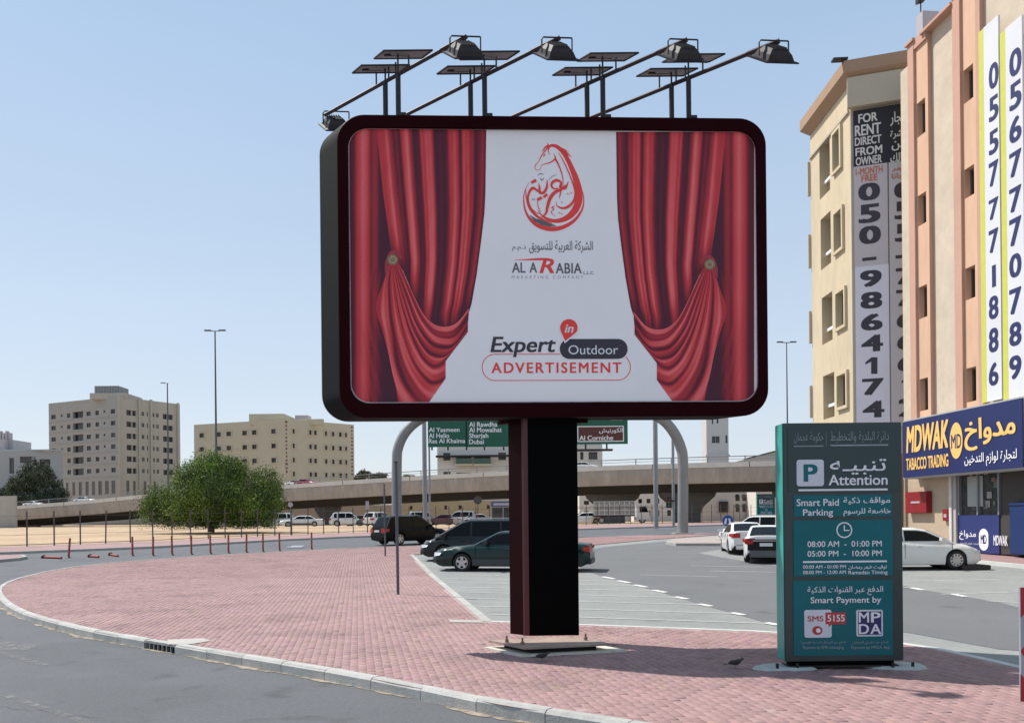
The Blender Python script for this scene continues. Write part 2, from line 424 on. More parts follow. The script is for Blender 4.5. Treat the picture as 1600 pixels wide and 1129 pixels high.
def resample(line, step):
    line = [Vector(p) for p in line]; L = [0]
    for a, b in zip(line, line[1:]): L.append(L[-1] + (b - a).length)
    n = max(1, round(L[-1] / step)); out = []
    j = 0
    for k in range(n + 1):
        s = L[-1] * k / n
        while j < len(L) - 2 and L[j + 1] < s: j += 1
        t = (s - L[j]) / max(1e-6, L[j + 1] - L[j]); out.append(line[j].lerp(line[j + 1], t))
    return out

front_px = [(2800, 1400), (1800, 1262), (1500, 1215), (1200, 1165), (980, 1130), (877, 1114), (780, 1099), (695, 1081), (621, 1067), (540, 1051),
            (371, 1023), (258, 1004), (202, 995), (118, 979), (44, 959), (12, 944), (-4, 928), (-3, 917), (14, 907), (50, 897), (101, 887), (179, 878), (270, 871),
            (355, 865.5), (439, 861), (540, 856), (600, 853.5), (700, 850), (905, 839.5), (1124, 831.5), (1215, 829), (1300, 828)]
inner_px = [(1300, 831), (1215, 831.5), (1124, 834.5), (1020, 842), (933, 850), (905, 852), (800, 857.5), (700, 862), (641, 866)]
lotL_px = [(641, 866), (755, 970)]
lotF_px = [(755, 970), (904, 975.5), (1080, 982), (1215, 987), (1411, 1003), (1519, 1025), (1560, 1036), (1600, 1046), (1750, 1072), (2600, 1130)]
front = [Vector(p) for p in crom([Vector((*p, 0)) for p in g2(front_px)], 5)]; front = [p.xy for p in front]
inner = g2(inner_px); lotF = g2(lotF_px); lotL = g2(lotL_px)
far_px = [(-300, 878), (-60, 866), (0, 862), (110, 858), (236, 853), (340, 847.5), (439, 842), (540, 837.5), (700, 832), (905, 825.5), (1000, 822.5), (1129, 819), (1215, 816.5), (1400, 813)]
fark = g2(far_px)
fence_px = [(-200, 862), (-60, 857), (74, 852), (154, 849), (226, 846.5), (317, 842), (398, 838), (500, 834), (600, 830), (700, 826.5), (905, 820.5), (1129, 816), (1215, 814)]
fencel = g2(fence_px)

sheet('ground', [(-900, -30), (900, -30), (900, 2500), (-900, 2500)], -0.20, M_SAND)
sheet('road', [(-120, -20), (60, -20), (60, 108)] + [(p.x, p.y + 0.1) for p in reversed(fark)] + [(-120, fark[0].y)], -0.14, M_ASPH)
island = front + inner[1:] + lotL[1:] + lotF[1:]
sheet('parking_lot', [p for p in inner] + lotL[1:] + lotF[1:] + [(60, 12), (60, 80), (40, 86)], -0.035, M_LOT)
side = tag(bpy.data.objects.new('sidewalk', None), kind='structure'); link(side)
sheet('joint_bed', island, -0.005, M_JOINT, side)
# the lane of asphalt between the bays
tick = [(946, 900), (970, 906), (996, 912.6), (1026, 920.7), (1060, 931), (1097, 942), (1148, 955.5), (1202, 971)]
lane_px = [(1300, 836), (1124, 838), (1020, 846), (945, 853), (890, 862), (905, 885)] + tick + [(1215, 975), (1300, 968), (1420, 985), (1560, 1010), (1700, 1020), (1650, 960), (1560, 938), (1500, 928), (1440, 919), (1380, 905), (1300, 893), (1200, 880), (1120, 868), (1090, 862), (1130, 856), (1300, 855)]
sheet('lot_lane', g2(lane_px), -0.030, M_LANE)
# pavers: every brick is geometry, the 300 largest in view are single objects
BV = Vector((-0.183, 0.983)).normalized(); BU = Vector((BV.y, -BV.x))
PU, PV = 0.108, 0.216
poly = np.array([(p.x, p.y) for p in island])
def inside(X, Y):
    r = np.zeros(X.shape, bool); j = len(poly) - 1
    for i in range(len(poly)):
        xi, yi = poly[i]; xj, yj = poly[j]
        c = ((yi > Y) != (yj > Y)) & (X < (xj - xi) * (Y - yi) / (yj - yi + 1e-12) + xi)
        r ^= c; j = i
    return r
def brick_centres():
    U, V = np.meshgrid(np.arange(-300, 420), np.arange(-40, 330), indexing='ij')
    u = (U + 0.5) * PU; v = (V + 0.5 * (U % 2)) * PV
    X = u * BU.x + v * BV.x; Y = u * BU.y + v * BV.y
    k = inside(X, Y)
    for a, b in ((.5, .5), (-.5, .5), (.5, -.5), (-.5, -.5)):
        k &= inside(X + a * PU * BU.x + b * PV * BV.x, Y + a * PU * BU.y + b * PV * BV.y)
    px = 800 + 1300 * X / np.maximum(Y, .1); py = 808 + 2535 / np.maximum(Y, .1)
    k &= (Y > 6.0) & (Y < 60) & (px > -80) & (px < 1720)
    return X[k], Y[k], px[k], py[k]
BX, BY, bpx, bpy_ = brick_centres()
hid = (bpx > 745) & (bpx < 960) & (bpy_ > 996) & (bpy_ < 1016) | (bpx > 1195) & (bpx < 1435) & (bpy_ > 960) & (bpy_ < 1062)
vis = (bpx > 0) & (bpx < 1600) & (bpy_ < 1126) & ~hid
order = np.argsort(np.where(vis, BY, 999)); single = order[:300]; rest = order[300:]
hx, hy = (PU - 0.008) / 2, (PV - 0.008) / 2
def brick_block(c, top, tone):
    n = len(c)
    ch = 0.0035
    base = np.array([(-hx, -hy, -.03), (hx, -hy, -.03), (hx, hy, -.03), (-hx, hy, -.03),
                     (-hx, -hy, -ch), (hx, -hy, -ch), (hx, hy, -ch), (-hx, hy, -ch),
                     (-hx + ch, -hy + ch, 0), (hx - ch, -hy + ch, 0), (hx - ch, hy - ch, 0), (-hx + ch, hy - ch, 0)])
    R = np.array([[BU.x, BU.y, 0], [BV.x, BV.y, 0], [0, 0, 1]])
    b = base @ R
    vs = (b[None] + np.stack([c[:, 0], c[:, 1], top], 1)[:, None]).reshape(-1, 3)
    q = np.array([(0, 1, 5, 4), (1, 2, 6, 5), (2, 3, 7, 6), (3, 0, 4, 7), (4, 5, 9, 8), (5, 6, 10, 9), (6, 7, 11, 10), (7, 4, 8, 11), (8, 9, 10, 11)])
    fs = (q[None] + 12 * np.arange(n)[:, None, None]).reshape(-1, 4)
    me = bpy.data.meshes.new('paving_bricks')
    me.vertices.add(len(vs)); me.vertices.foreach_set('co', vs.ravel())
    me.loops.add(fs.size); me.loops.foreach_set('vertex_index', fs.ravel())
    me.polygons.add(len(fs)); me.polygons.foreach_set('loop_start', np.arange(0, fs.size, 4)); me.polygons.foreach_set('loop_total', np.full(len(fs), 4))
    me.update(calc_edges=True)
    ca = me.color_attributes.new('tone', 'FLOAT_COLOR', 'POINT')
    t = np.repeat(tone, 12, axis=0); ca.data.foreach_set('color', np.concatenate([t, np.ones((len(t), 1))], 1).ravel())
    return me
gzv = np.vectorize(gz)
t0 = rng.normal(1, 0.055, len(rest)) * np.where(rng.random(len(rest)) < .02, .78, 1); tone = np.stack([t0, t0 * rng.normal(1, .03, len(rest)), t0 * rng.normal(1, .03, len(rest))], 1)
pv = brick_block(np.stack([BX[rest], BY[rest]], 1), gzv(BY[rest]) + rng.normal(0, 0.0015, len(rest)), tone)
pv.materials.append(M_BRICK)
o = bpy.data.objects.new('brick_field', pv); link(o, side); tag(o, kind='stuff')
one = brick_block(np.zeros((1, 2)), np.zeros(1), np.ones((1, 3))); one.name = 'brick'; one.materials.append(M_BRICKI)
for i in single:
    o = inst(one, 'brick', side, (BX[i], BY[i], rng.normal(0, .002))); o.rotation_euler = (rng.normal(0, .008), rng.normal(0, .008), rng.normal(0, .008))
# far part of the island beyond the single bricks
def clipY(pts, lim):
    r = []
    for i in range(len(pts)):
        a, b = Vector(pts[i]), Vector(pts[(i + 1) % len(pts)])
        if a.y >= lim: r.append(a)
        if (a.y >= lim) != (b.y >= lim): r.append(a.lerp(b, (lim - a.y) / (b.y - a.y)))
    return r
sheet('far_paving', clipY(island, 60), -0.002, M_PINKFAR, side)

# kerb stones of the island
kerb = tag(bpy.data.objects.new('kerb', None), kind='structure'); link(kerb)
ks = resample(front, 0.92)
ndrain = min(range(len(ks)), key=lambda i: (ks[i] - G(243, 1008).xy).length)
for i in range(len(ks) - 1):
    if i == ndrain: continue
    a, b = ks[i], ks[i + 1]
    pa = ks[max(i - 1, 0)]; pb = ks[min(i + 2, len(ks) - 1)]
    d = (b - a).normalized(); g = 0.006 if a.y < 30 else 0
    d1 = (b - pa).normalized(); d2 = (pb - a).normalized()
    w = 0.15; n1 = Vector((-d1.y, d1.x)); n2 = Vector((-d2.y, d2.x))
    a2, b2 = a + d * g, b - d * g
    mb = MB(); z0, z1 = -0.15, 0.0
    jz = rng.normal(0, .003)
    # outer face lies n*0.0 ; inner face goes into the island
    q = [a2 + n1 * 0.02, b2 + n2 * 0.02, b2 - n2 * (w - .02), a2 - n1 * (w - .02)]
    c = 0.025
    qt = [a2 - n1 * 0.02, b2 - n2 * 0.02, b2 - n2 * (w - .025), a2 - n1 * (w - .025)]
    vs = [(p.x, p.y, gz(p.y) + z0) for p in q] + [(p.x, p.y, gz(p.y) + z1 - c + jz) for p in q] + [(p.x, p.y, gz(p.y) + z1 + .010 + jz) for p in qt]
    mb.add(vs, [(0, 1, 5, 4), (1, 2, 6, 5), (2, 3, 7, 6), (3, 0, 4, 7), (4, 5, 9, 8), (5, 6, 10, 9), (6, 7, 11, 10), (7, 4, 8, 11), (8, 9, 10, 11)])
    mb.build('kerb_stone', M_KERB, kerb, recalc=True)
# drain inlet
a, b = ks[ndrain], ks[ndrain + 1]; d = (b - a).normalized(); n = Vector((-d.y, d.x))
dr = thing('drain_inlet', 'barred drain opening in the curved kerb by a pale concrete slab', 'drain', (a.x, a.y, 0))
mb = MB(); mb.obox((0, 0, -.15), (*((b - a) * .36), 0), (*(-n * .14), 0), (0, 0, .004)); mb.obox((-n.x * .13, -n.y * .13, -.15), (*((b - a) * .98), 0), (*(-n * .02), 0), (0, 0, .15)); mb.build('recess', M_UNDER, dr)
mb = MB(); mb.obox((*(n * .02), -.035), (*((b - a) * .99), 0), (*(-n * .15), 0), (0, 0, .04)); mb.build('lintel', M_KERB, dr)
for k in range(6):
    p = (b - a) * (0.12 + 0.14 * k); mb = MB(); mb.obox((*(p + n * .012), -.15), (*(d * .03), 0), (*(-n * .03), 0), (0, 0, .118)); mb.build('bar', M_STEEL, dr)
sl_ = g2([(262, 999), (318, 997), (330, 1001), (300, 1006), (262, 1006.5)])
mb = MB(); drape(mb, sl_, 0.008); tag(mb.build('concrete_patch', M_CONC), 'pale concrete patch in the pink bricks beside the drain', 'paving patch')
mh = g2([(700, 967.5), (752, 969), (757, 972.5), (704, 972)])
mb = MB(); drape(mb, mh, 0.008); tag(mb.build('access_cover', M_CONC), 'grey rectangular cover at the corner of the parking kerb', 'access cover')
# lot edging kerb and white front line
lk = resample(lotL, 0.95)
edg = tag(bpy.data.objects.new('lot_kerb', None), kind='structure'); link(edg)
for i in range(len(lk) - 1):
    a, b = lk[i], lk[i + 1]; d = (b - a).normalized(); n = Vector((d.y, -d.x))
    mb = MB(); q = [a + d * .006, b - d * .006, b - d * .006 - n * .0, a]
    za, zb = gz(a.y), gz(b.y)
    s = 1 if n.x > 0 else -1; n = n * s * .17
    q = [a + d * .006, b - d * .006, b - d * .006 + n, a + d * .006 + n]
    vs = [(p.x, p.y, gz(p.y) - .1) for p in q] + [(p.x, p.y, gz(p.y) + .006) for p in q]
    mb.add(vs, [(4, 5, 6, 7), (0, 1, 5, 4), (2, 3, 7, 6), (1, 2, 6, 5), (3, 0, 4, 7)]); mb.build('kerb_stone', M_KERB, edg, recalc=True)
mb = MB()
def line_on(mb, pts, w, off):
    p = [Vector(q) for q in pts]
    for a, b in zip(p, p[1:]):
        d = (b - a).normalized(); n = Vector((-d.y, d.x)) * w / 2
        drape(mb, [a - n, b - n, b + n, a + n], off)
strip('lot_edging', resample(lotF, 1.0)[:26], 0.13, -.06, 0.002, mat('edging_white', (0.52, 0.53, 0.50), .8, var=.15, scale=3), side=1)
# bay lines
bays = [((746, 956), (1202, 971)), ((734, 944), (1148, 955.5)), ((724, 932), (1097, 942)), ((714, 922.5), (1060, 931)), ((705, 915), (1026, 920.7)), ((699, 908), (996, 912.6)), ((692, 902), (970, 906)), ((685, 896), (946, 900)), ((678, 890), (925, 894)), ((1411, 915), (1430, 917)), ((1470, 926), (1600, 922)), ((1540, 936), (1620, 940)), ((1412, 906), (1560, 903)), ((1000, 896), (1120, 899)), ((1110, 890), (1215, 892)), ((1080, 882), (1190, 884))]
mk = tag(bpy.data.objects.new('bay_markings', None), kind='structure'); link(mk)
for a, b in bays:
    mb = MB(); A, B = G(*a).xy, G(*b).xy; line_on(mb, [A, B], .07, -.026); mb.build('bay_line', M_PAINT, mk)
for t in tick + [(1428, 917), (1494, 927)]:
    mb = MB(); A = G(*t).xy; B = G(t[0] + 14, t[1] + 2.6).xy; line_on(mb, [A - (B - A) * .35, B], .16, -.021); mb.build('bay_line', mat('tick_paint', (.72, .72, .7), .8, var=.15, scale=5), mk)
# far kerb, verge, sand
strip('far_kerb', fark, 0.16, -.16, 0.0, M_KERB, side=1)
sheet('verge', list(fark) + [p for p in reversed([Vector((q.x, q.y + 1.2)) for q in fencel])], -0.006, M_PINKFAR)
nu = G(1040, 848)
tI = g2([(1040, 849), (1056, 843.5), (1125, 839.5), (1300, 838), (1300, 849), (1130, 851.5), (1056, 851.5)])
sheet('traffic_island', tI, 0.115, mat('island_paver', (.34, .29, .27), .9, var=.15, scale=1.5))
strip('island_kerb', tI + [tI[0]], .15, -.1, .12, M_KERB, side=-1)
md = g2([(-200, 882), (0, 866.5), (36, 866), (43, 868.5), (30, 871), (0, 873.5), (-200, 892)])
sheet('median', md, 0.0, M_PINKFAR); strip('median_kerb', md + [md[0]], .15, -.16, .005, M_KERB, side=-1)
# road markings and drifted sand
mks = tag(bpy.data.objects.new('road_markings', None), kind='structure'); link(mks)
mb = MB(); line_on(mb, [G(-80, 1040).xy, G(0, 1065).xy, G(209, 1131).xy, G(500, 1215).xy], .10, -.136); mb.build('lane_line', M_WORN, mks)
mb = MB(); line_on(mb, [G(-60, 996).xy, G(0, 1006).xy, G(71, 1024).xy], .12, -.136); mb.build('lane_line', M_WORN, mks)
mb = MB(); drape(mb, g2([(-20, 987), (50, 993), (60, 999), (30, 1004), (-20, 1000)]), -.135); mb.build('arrow_patch', M_WORN, mks)
sd = []
mb = MB(); ff = resample(front, .11)
for i in range(len(ff) - 1):
    a, b = ff[i], ff[i + 1]
    if a.y > 34: break
    def wd(k): return 0.075 + 0.05 * math.sin(k * .20) * math.sin(k * .083 + 1) + .03 * math.sin(k * .51) + .018 * math.sin(k * 1.7) + .012 * math.sin(k * 2.9)
    d = (b - a).normalized(); n = Vector((-d.y, d.x))
    drape(mb, [a, b, b + n * wd(i + 1), a + n * wd(i)], -.133)
tag(mb.build('sand_drift', M_DUST), kind='stuff')
M_TAR = mat('tar_seam', (.045, .045, .05), .6, var=.2, scale=5)
cr = random.Random(5)
for (x0, y0, x1, y1, wdt) in ((-60, 1078, 150, 1100, .008),):
    A, B = G(x0, y0).xy, G(x1, y1).xy; n_ = 26; ptsc = [A.lerp(B, i / n_) + Vector((cr.uniform(-.03, .03), cr.uniform(-.05, .05))) for i in range(n_ + 1)]
    mb = MB(); line_on(mb, ptsc, wdt, -.1365); mb.build('crack', M_TAR, mks)
# grit on the road edge
# ------------------------------------------------------------------ BILLBOARD
BFL = P(528, 414, 12.7)                        # left edge of the face
u2 = (P(1199, 418, 12.97) - BFL); u2.z = 0; BW = u2.length; u2.normalize()
BZ0 = P(860, 651, 12.83).z; BZ1 = P(560, 178, 12.7).z
BP = Plane((BFL.x, BFL.y, BZ0), u2); BH = BZ1 - BZ0
DV = Vector((-0.80, 1.0, 0)) * 0.46              # the casing runs back to the left
bb = thing('billboard', 'large maroon framed billboard on a single thick column with red curtain poster', 'billboard', (BFL.x + 3.1, 13.2, 0))
bb_inv = Matrix.Translation(-bb.location)
def bbuild(mb, name, m, parent=None, smooth=None, **k):
    mb.v = [tuple(Vector(v) - bb.location) for v in mb.v]
    return mb.build(name, m, parent or bb, smooth, **k)
def rr2(a0, a1, b0, b1, r, seg=10):
    o = []
    for (cx, cy, st) in ((a1 - r, b0 + r, -90), (a1 - r, b1 - r, 0), (a0 + r, b1 - r, 90), (a0 + r, b0 + r, 180)):
        for k in range(seg + 1):
            t = math.radians(st + k * 90 / seg); o.append((cx + r * math.cos(t), cy + r * math.sin(t)))
    return o
ia0, ib1 = BP.uv(543, 198); ia1, ib0 = BP.uv(1186, 627)
A = rr2(0, BW, 0, BH, 0.42); Bq = rr2(ia0, ia1, ib0, ib1, 0.30); n = len(A)
mb = MB()
bev = 0.012
A2 = rr2(bev, BW - bev, bev, BH - bev, 0.41)
vs = [BP.pt(a, b, -0.012) for a, b in A] + [BP.pt(a, b, 0) for a, b in A2] + [BP.pt(a, b, 0) for a, b in Bq] + [BP.pt(a, b, -0.07) for a, b in Bq]
mb.add(vs, [(k * n + i, k * n + (i + 1) % n, (k + 1) * n + (i + 1) % n, (k + 1) * n + i) for k in range(3) for i in range(n)])
bbuild(mb, 'frame', M_MAROON, smooth=40, recalc=True)
mb = MB()
S1 = [BP.pt(a, b, -0.012) for a, b in A]; S2 = [p + DV for p in S1]
mb.add(S1 + S2, [(i, (i + 1) % n, n + (i + 1) % n, n + i) for i in range(n)])
mb.add(S2, [tuple(reversed(range(n)))])
bbuild(mb, 'side_cladding', M_GREYSIDE, smooth=40)
mb = MB()                                        # bright edge trim down the back of the casing
E1 = [BP.pt(a, b, -0.012) + DV for a, b in rr2(-.004, BW + .004, -.004, BH + .004, .424)]; E2 = [p - DV * 0.04 for p in E1]
n2_ = len(E1); mb.add(E1 + E2, [(i, (i + 1) % n2_, n2_ + (i + 1) % n2_, n2_ + i) for i in range(n2_)])
bbuild(mb, 'edge_trim', mat('edge_trim_metal', (.10, .09, .085), .4, .3), smooth=40)
mb = MB(); mb.add([BP.pt(a, b, -0.06) for a, b in Bq], [tuple(range(n))]); bbuild(mb, 'poster', M_VINYL)
PE = -0.06
mb = MB(); Bi = rr2(ia0 + .016, ia1 - .010, ib0 + .022, ib1 - .004, 0.29)
mb.add([BP.pt(a, b, -0.05) for a, b in Bq] + [BP.pt(a, b, -0.05) for a, b in Bi], [(i, (i + 1) % n, n + (i + 1) % n, n + i) for i in range(n)]); bbuild(mb, 'poster_edge', mat('edge_strip', (.50, .40, .40), .5, var=.4, scale=2))
# curtains, printed
def lerpt(tab, t):
    for (a, x), (b, y) in zip(tab, tab[1:]):
        if t <= b: return x + (y - x) * max(0, (t - a)) / (b - a)
    return tab[-1][1]
cR = np.array((0.70, 0.058, 0.068)); cL = np.array((0.98, 0.19, 0.19)); cD = np.array((0.17, 0.022, 0.038)); cN = np.array((0.075, 0.024, 0.045))
def shade(v):
    """v 0 dark .. 1 highlight"""
    v = max(0.0, min(1.0, v))
    for (a, p), (b, q) in zip([(0, cN), (.25, cD), (.7, cR), (1, cL)], [(.25, cD), (.7, cR), (1, cL)]):
        if v <= b: return p + (q - p) * (v - a) / (b - a)
    return cL
def smin(x): return x * x * (3 - 2 * x)
def prof(keys, s):
    for (a, x), (b, y) in zip(keys, keys[1:]):
        if s <= b: return x + (y - x) * smin(max(0, (s - a) / (b - a)))
    return keys[-1][1]
OUT = [(190, 760), (300, 758.5), (330, 757), (365, 753), (426, 745), (472, 737), (489, 732), (516, 731), (562, 695), (586, 697), (602, 690), (628, 678)]
BACK = [(0, .45), (.05, .15), (.12, .25), (.25, .75), (.36, .95), (.45, .8), (.55, .35), (.62, .5), (.68, .45), (.76, .12), (.86, .05), (1, .05)]
GATH = [(0, .55), (.03, .75), (.07, .9), (.11, .75), (.15, .3), (.19, .25), (.24, .9), (.28, .95), (.31, .5), (.345, .12), (.38, .2), (.41, .85), (.455, 1), (.50, .7), (.53, .15), (.60, .10), (.64, .35), (.685, .95), (.73, .75), (.76, .3), (.79, .75), (.83, .95), (.86, .55), (.90, .25), (.95, .45), (1, .3)]
SWAG = [(0, .95), (.03, .9), (.07, .45), (.13, .35), (.18, .8), (.22, .95), (.25, .5), (.29, .2), (.34, .8), (.37, .45), (.41, .25), (.45, .85), (.49, .6), (.52, .2), (.57, .9), (.63, .75), (.67, .35), (.71, .75), (.77, .9), (.82, .5), (.86, .2), (.90, .8), (.95, .95), (1, .6)]
SW = [  # curves fanning from the tie: t, points
 (0.00, [(616, 401), (628, 420), (640, 447), (658, 484), (672, 501), (690, 509), (712, 504), (733, 480)]),
 (0.22, [(616, 403), (624, 425), (636, 455), (654, 497), (676, 525), (695, 532), (712, 530), (731, 505)]),
 (0.36, [(615, 404), (621, 430), (633, 470), (648, 510), (668, 538), (685, 546), (705, 545), (731, 517)]),
 (0.52, [(614, 405), (618, 435), (628, 480), (642, 520), (660, 553), (675, 566), (686, 567), (696, 563)]),
 (0.66, [(613, 406), (615, 440), (623, 490), (634, 530), (650, 565), (668, 587), (680, 594), (696, 590)]),
 (0.82, [(612, 406), (609, 440), (612, 490), (620, 530), (632, 570), (648, 600), (660, 618), (668, 630)]),
 (0.92, [(611, 406), (601, 440), (600, 490), (606, 525), (612, 560), (620, 590), (628, 612), (636, 630)]),
 (1.00, [(609, 406), (598, 440), (587, 478), (597, 515), (606, 550), (612, 580), (618, 605), (622, 630)])]
def curtain(mirror, name, parent):
    def X(px, py):
        return (px, py) if not mirror else (1723.5 - px - (py - 400) * 0.0, py + 7.5 + (0 if py < 600 else 0) - (6.5 * max(0, (py - 400)) / 230))
    V, Fc, C = [], [], []
    def grid(nu_, nv_, fn, e):
        o = len(V)
        for i in range(nu_ + 1):
            for j in range(nv_ + 1):
                x, y, v = fn(i / nu_, j / nv_)
                x, y = X(x, y)
                a, b = BP.uv(x, y); a = min(max(a, ia0 + .012), ia1 - .012); b = min(max(b, ib0 + .02), ib1 - .004)
                V.append(BP.pt(a, b, PE + e)); C.append(shade(v))
        for i in range(nu_):
            for j in range(nv_):
                k = o + i * (nv_ + 1) + j; Fc.append((k, k + 1, k + nv_ + 2, k + nv_ + 1))
    def back(s, t):
        y = 196 + 434 * t; x1 = lerpt([(196, 600), (400, 612), (478, 596), (520, 604), (630, 632)], y)
        x = 543 + (x1 + 4 - 543) * s; q = (x - 543) / 66
        if q > 1: q = 1 - (q - 1) * .6
        return x, y, prof(BACK, min(q, 1)) * (1 - .15 * t) + .02 * math.sin(y * .1)
    def gather(s, t):
        y0 = 196; yb = lerpt([(0, 401), (.12, 420), (.3, 470), (.45, 503), (.6, 511), (.8, 506), (1, 478)], s) + 7 * s
        y = y0 + (yb - y0) * t
        xl = lerpt([(196, 585), (300, 597), (400, 611), (440, 630), (480, 655), (512, 680)], y) if False else lerpt([(196, 587), (300, 598), (405, 613)], min(y, 405))
        xr = lerpt(OUT, y)
        # threads lean towards the tie while they fall
        x = xl + (xr - xl) * s
        if y > 401:
            pass
        xs = xl + (xr - xl) * (s ** (1 + .25 * t))
        w = prof(GATH, s); dk = max(0, (y - (yb - 70)) / 70) ** 2
        w += .10 * math.sin(s * 71 + 2.1 * math.sin(s * 9) + t * 1.6) + .06 * math.sin(s * 143 + 1 + t); w = max(.06, w)
        return x, y, w * (1 - .75 * dk) * (1 - .15 * (1 - t)) + .012 * math.sin(y * .13 + s * 40)
    def swag(t, r):
        for (a, p), (b, q) in zip(SW, SW[1:]):
            if t <= b + 1e-9:
                k = (t - a) / (b - a); f = r * 7; i = min(6, int(f)); f -= i
                def ev(c):
                    z = SWC[id(c)]; m = r * (len(z) - 1); i = min(len(z) - 2, int(m)); return z[i].lerp(z[i + 1], m - i)
                pa, pb = ev(p), ev(q); x, y = pa.lerp(pb, k); break
        w = prof(SWAG, (t + .02 * math.sin(r * 7)) if 0 < t < 1 else t)
        v = .5 + (w - .5) * (0.35 + .65 * min(1, r * 3))
        if t < .5: v *= 1 - .45 * max(0, (r - .8) / .2) * (1 if t > .05 else 0)
        v += .10 * math.sin(r * 9 + t * 14) * r + .07 * math.sin(t * 95 + r * 3)
        return x, y, v
    SWC = {id(p): crom([Vector((*q, 0)) for q in p], 8) for _, p in SW}
    SWC = {k: [v.xy for v in z] for k, z in SWC.items()}
    grid(60, 10, back, 0.0015); grid(150, 70, gather, 0.0025); grid(120, 60, swag, 0.0035)
    me = bpy.data.meshes.new(name); me.from_pydata([tuple(v - bb.location) for v in V], [], Fc); me.materials.append(M_PRINT)
    ca = me.color_attributes.new('tone', 'FLOAT_COLOR', 'POINT')
    ca.data.foreach_set('color', np.concatenate([np.array(C), np.ones((len(C), 1))], 1).ravel())
    link(bpy.data.objects.new(name, me), parent)
    mb = MB(); kx, ky = X(613, 403)
    s = -1 if mirror else 1
    BP.ribbon(mb, [(kx - 10 * s, ky + 22, 5), (kx - 9 * s, ky + 6, 6), (kx - 2 * s, ky - 9, 7), (kx + 8 * s, ky - 10, 6), (kx + 15 * s, ky, 3)], PE + .0045)
    bbuild(mb, 'curtain_tie', mat('print_tie', (.42, .03, .045), .5, var=.2, scale=30))
    mb = MB(); BP.disc(mb, kx, ky + 1, 8.5, PE + .006); bbuild(mb, 'curtain_button', M_BRASS)
    mb = MB()
    aa, bb_ = BP.uv(kx, ky + 1); BP.ring(mb, aa - .055, aa + .055, bb_ - .055, bb_ + .055, .054, .016, PE + .0065)
    bbuild(mb, 'button_rim', mat('print_brass_rim', (.45, .36, .22), .5))
curtain(False, 'curtain_print', bb); curtain(True, 'curtain_print', bb)
# logo : traced strokes, units of the enlarged crop (4.343 per pixel)
def L4(x, y): return 730 + x / 4.343, 200 + y / 4.343
mbR, mbG = MB(), MB()
def st(mb, pts, e=0.003, k=1.0): BP.ribbon(mb, [(*L4(x, y), w / 4.343 * k) for x, y, w in pts], PE + e)
st(mbR, [(548, 118, 6), (575, 108, 18), (610, 115, 24), (650, 150, 28), (685, 205, 30), (715, 270, 34), (742, 340, 42), (760, 420, 48), (757, 495, 50), (725, 560, 46), (670, 605, 36), (600, 622, 26), (540, 605, 18), (500, 575, 8), (480, 545, 3)])
st(mbR, [(770, 380, 2), (792, 450, 6), (790, 520, 10), (762, 580, 16), (712, 632, 22), (640, 668, 28), (560, 676, 30), (480, 652, 26), (425, 605, 18), (395, 545, 12), (385, 480, 8), (392, 420, 5), (420, 360, 2)], .0038)
st(mbR, [(398, 400, 3), (404, 470, 9), (425, 535, 13), (470, 585, 17), (520, 615, 14), (580, 640, 6)], .0044)
st(mbR, [(560, 112, 12), (530, 145, 8), (505, 180, 7), (485, 220, 4), (464, 244, 5), (464, 266, 4), (478, 276, 3), (498, 268, 3), (506, 244, 3), (530, 234, 5), (565, 224, 8), (592, 206, 10), (600, 188, 8), (590, 165, 3)], .0050)
st(mbR, [(560, 118, 7), (553, 145, 6), (560, 175, 2)], .0054)
st(mbR, [(545, 92, 3), (556, 108, 9), (572, 116, 8)], .0058); st(mbR, [(512, 150, 4), (530, 122, 10), (552, 110, 12)], .0062)
st(mbR, [(516, 182, 3), (526, 174, 8), (533, 164, 3)], .0050)
st(mbR, [(598, 196, 14), (620, 235, 10), (640, 285, 8), (652, 335, 6), (652, 385, 4)], .0066)
st(mbR, [(620, 155, 2), (650, 205, 6), (682, 270, 8), (712, 345, 9), (735, 420, 12), (728, 478, 15), (695, 520, 18), (650, 535, 14), (612, 518, 6), (605, 490, 3)], .0070)
for a in ((648, 140, 700, 170), (665, 160, 716, 190), (640, 128, 690, 152)):
    st(mbR, [(a[0], a[1], 12), ((a[0] + a[2]) / 2, (a[1] + a[3]) / 2 - 2, 7), (a[2], a[3], 1)], .0074)
# bold calligraphy
st(mbR, [(690, 352, 4), (668, 398, 16), (636, 392, 20), (640, 362, 14), (612, 345, 18), (582, 358, 18), (574, 384, 14), (592, 402, 10), (622, 400, 6)], .0078)
st(mbR, [(672, 378, 10), (640, 408, 18), (600, 425, 22), (566, 465, 24), (548, 520, 20), (536, 570, 14), (505, 596, 6)], .0082)
st(mbR, [(640, 410, 4), (634, 440, 8), (626, 468, 3)], .0086)
st(mbR, [(545, 345, 5), (542, 392, 16), (522, 428, 18), (496, 428, 18), (492, 392, 12), (486, 366, 4)], .0078)
st(mbR, [(498, 430, 14), (468, 408, 14), (446, 398, 18), (424, 424, 16), (414, 470, 12), (432, 530, 9), (470, 566, 6), (498, 574, 3)], .0082)
st(mbR, [(436, 362, 18), (470, 344, 20)], .0078); st(mbR, [(476, 480, 18), (508, 462, 20)], .0086); st(mbR, [(520, 462, 16), (545, 440, 18)], .0078)
st(mbR, [(480, 470, 4), (482, 520, 5), (500, 560, 4)], .0090)
st(mbR, [(596, 520, 4), (576, 530, 7), (590, 542, 6), (572, 562, 5), (600, 592, 2)], .0078)
for x, y in ((682, 432), (704, 426), (640, 490), (624, 562), (640, 570)): st(mbR, [(x, y, 5), (x + 6, y + 8, 4), (x + 10, y + 2, 2)], .0078)
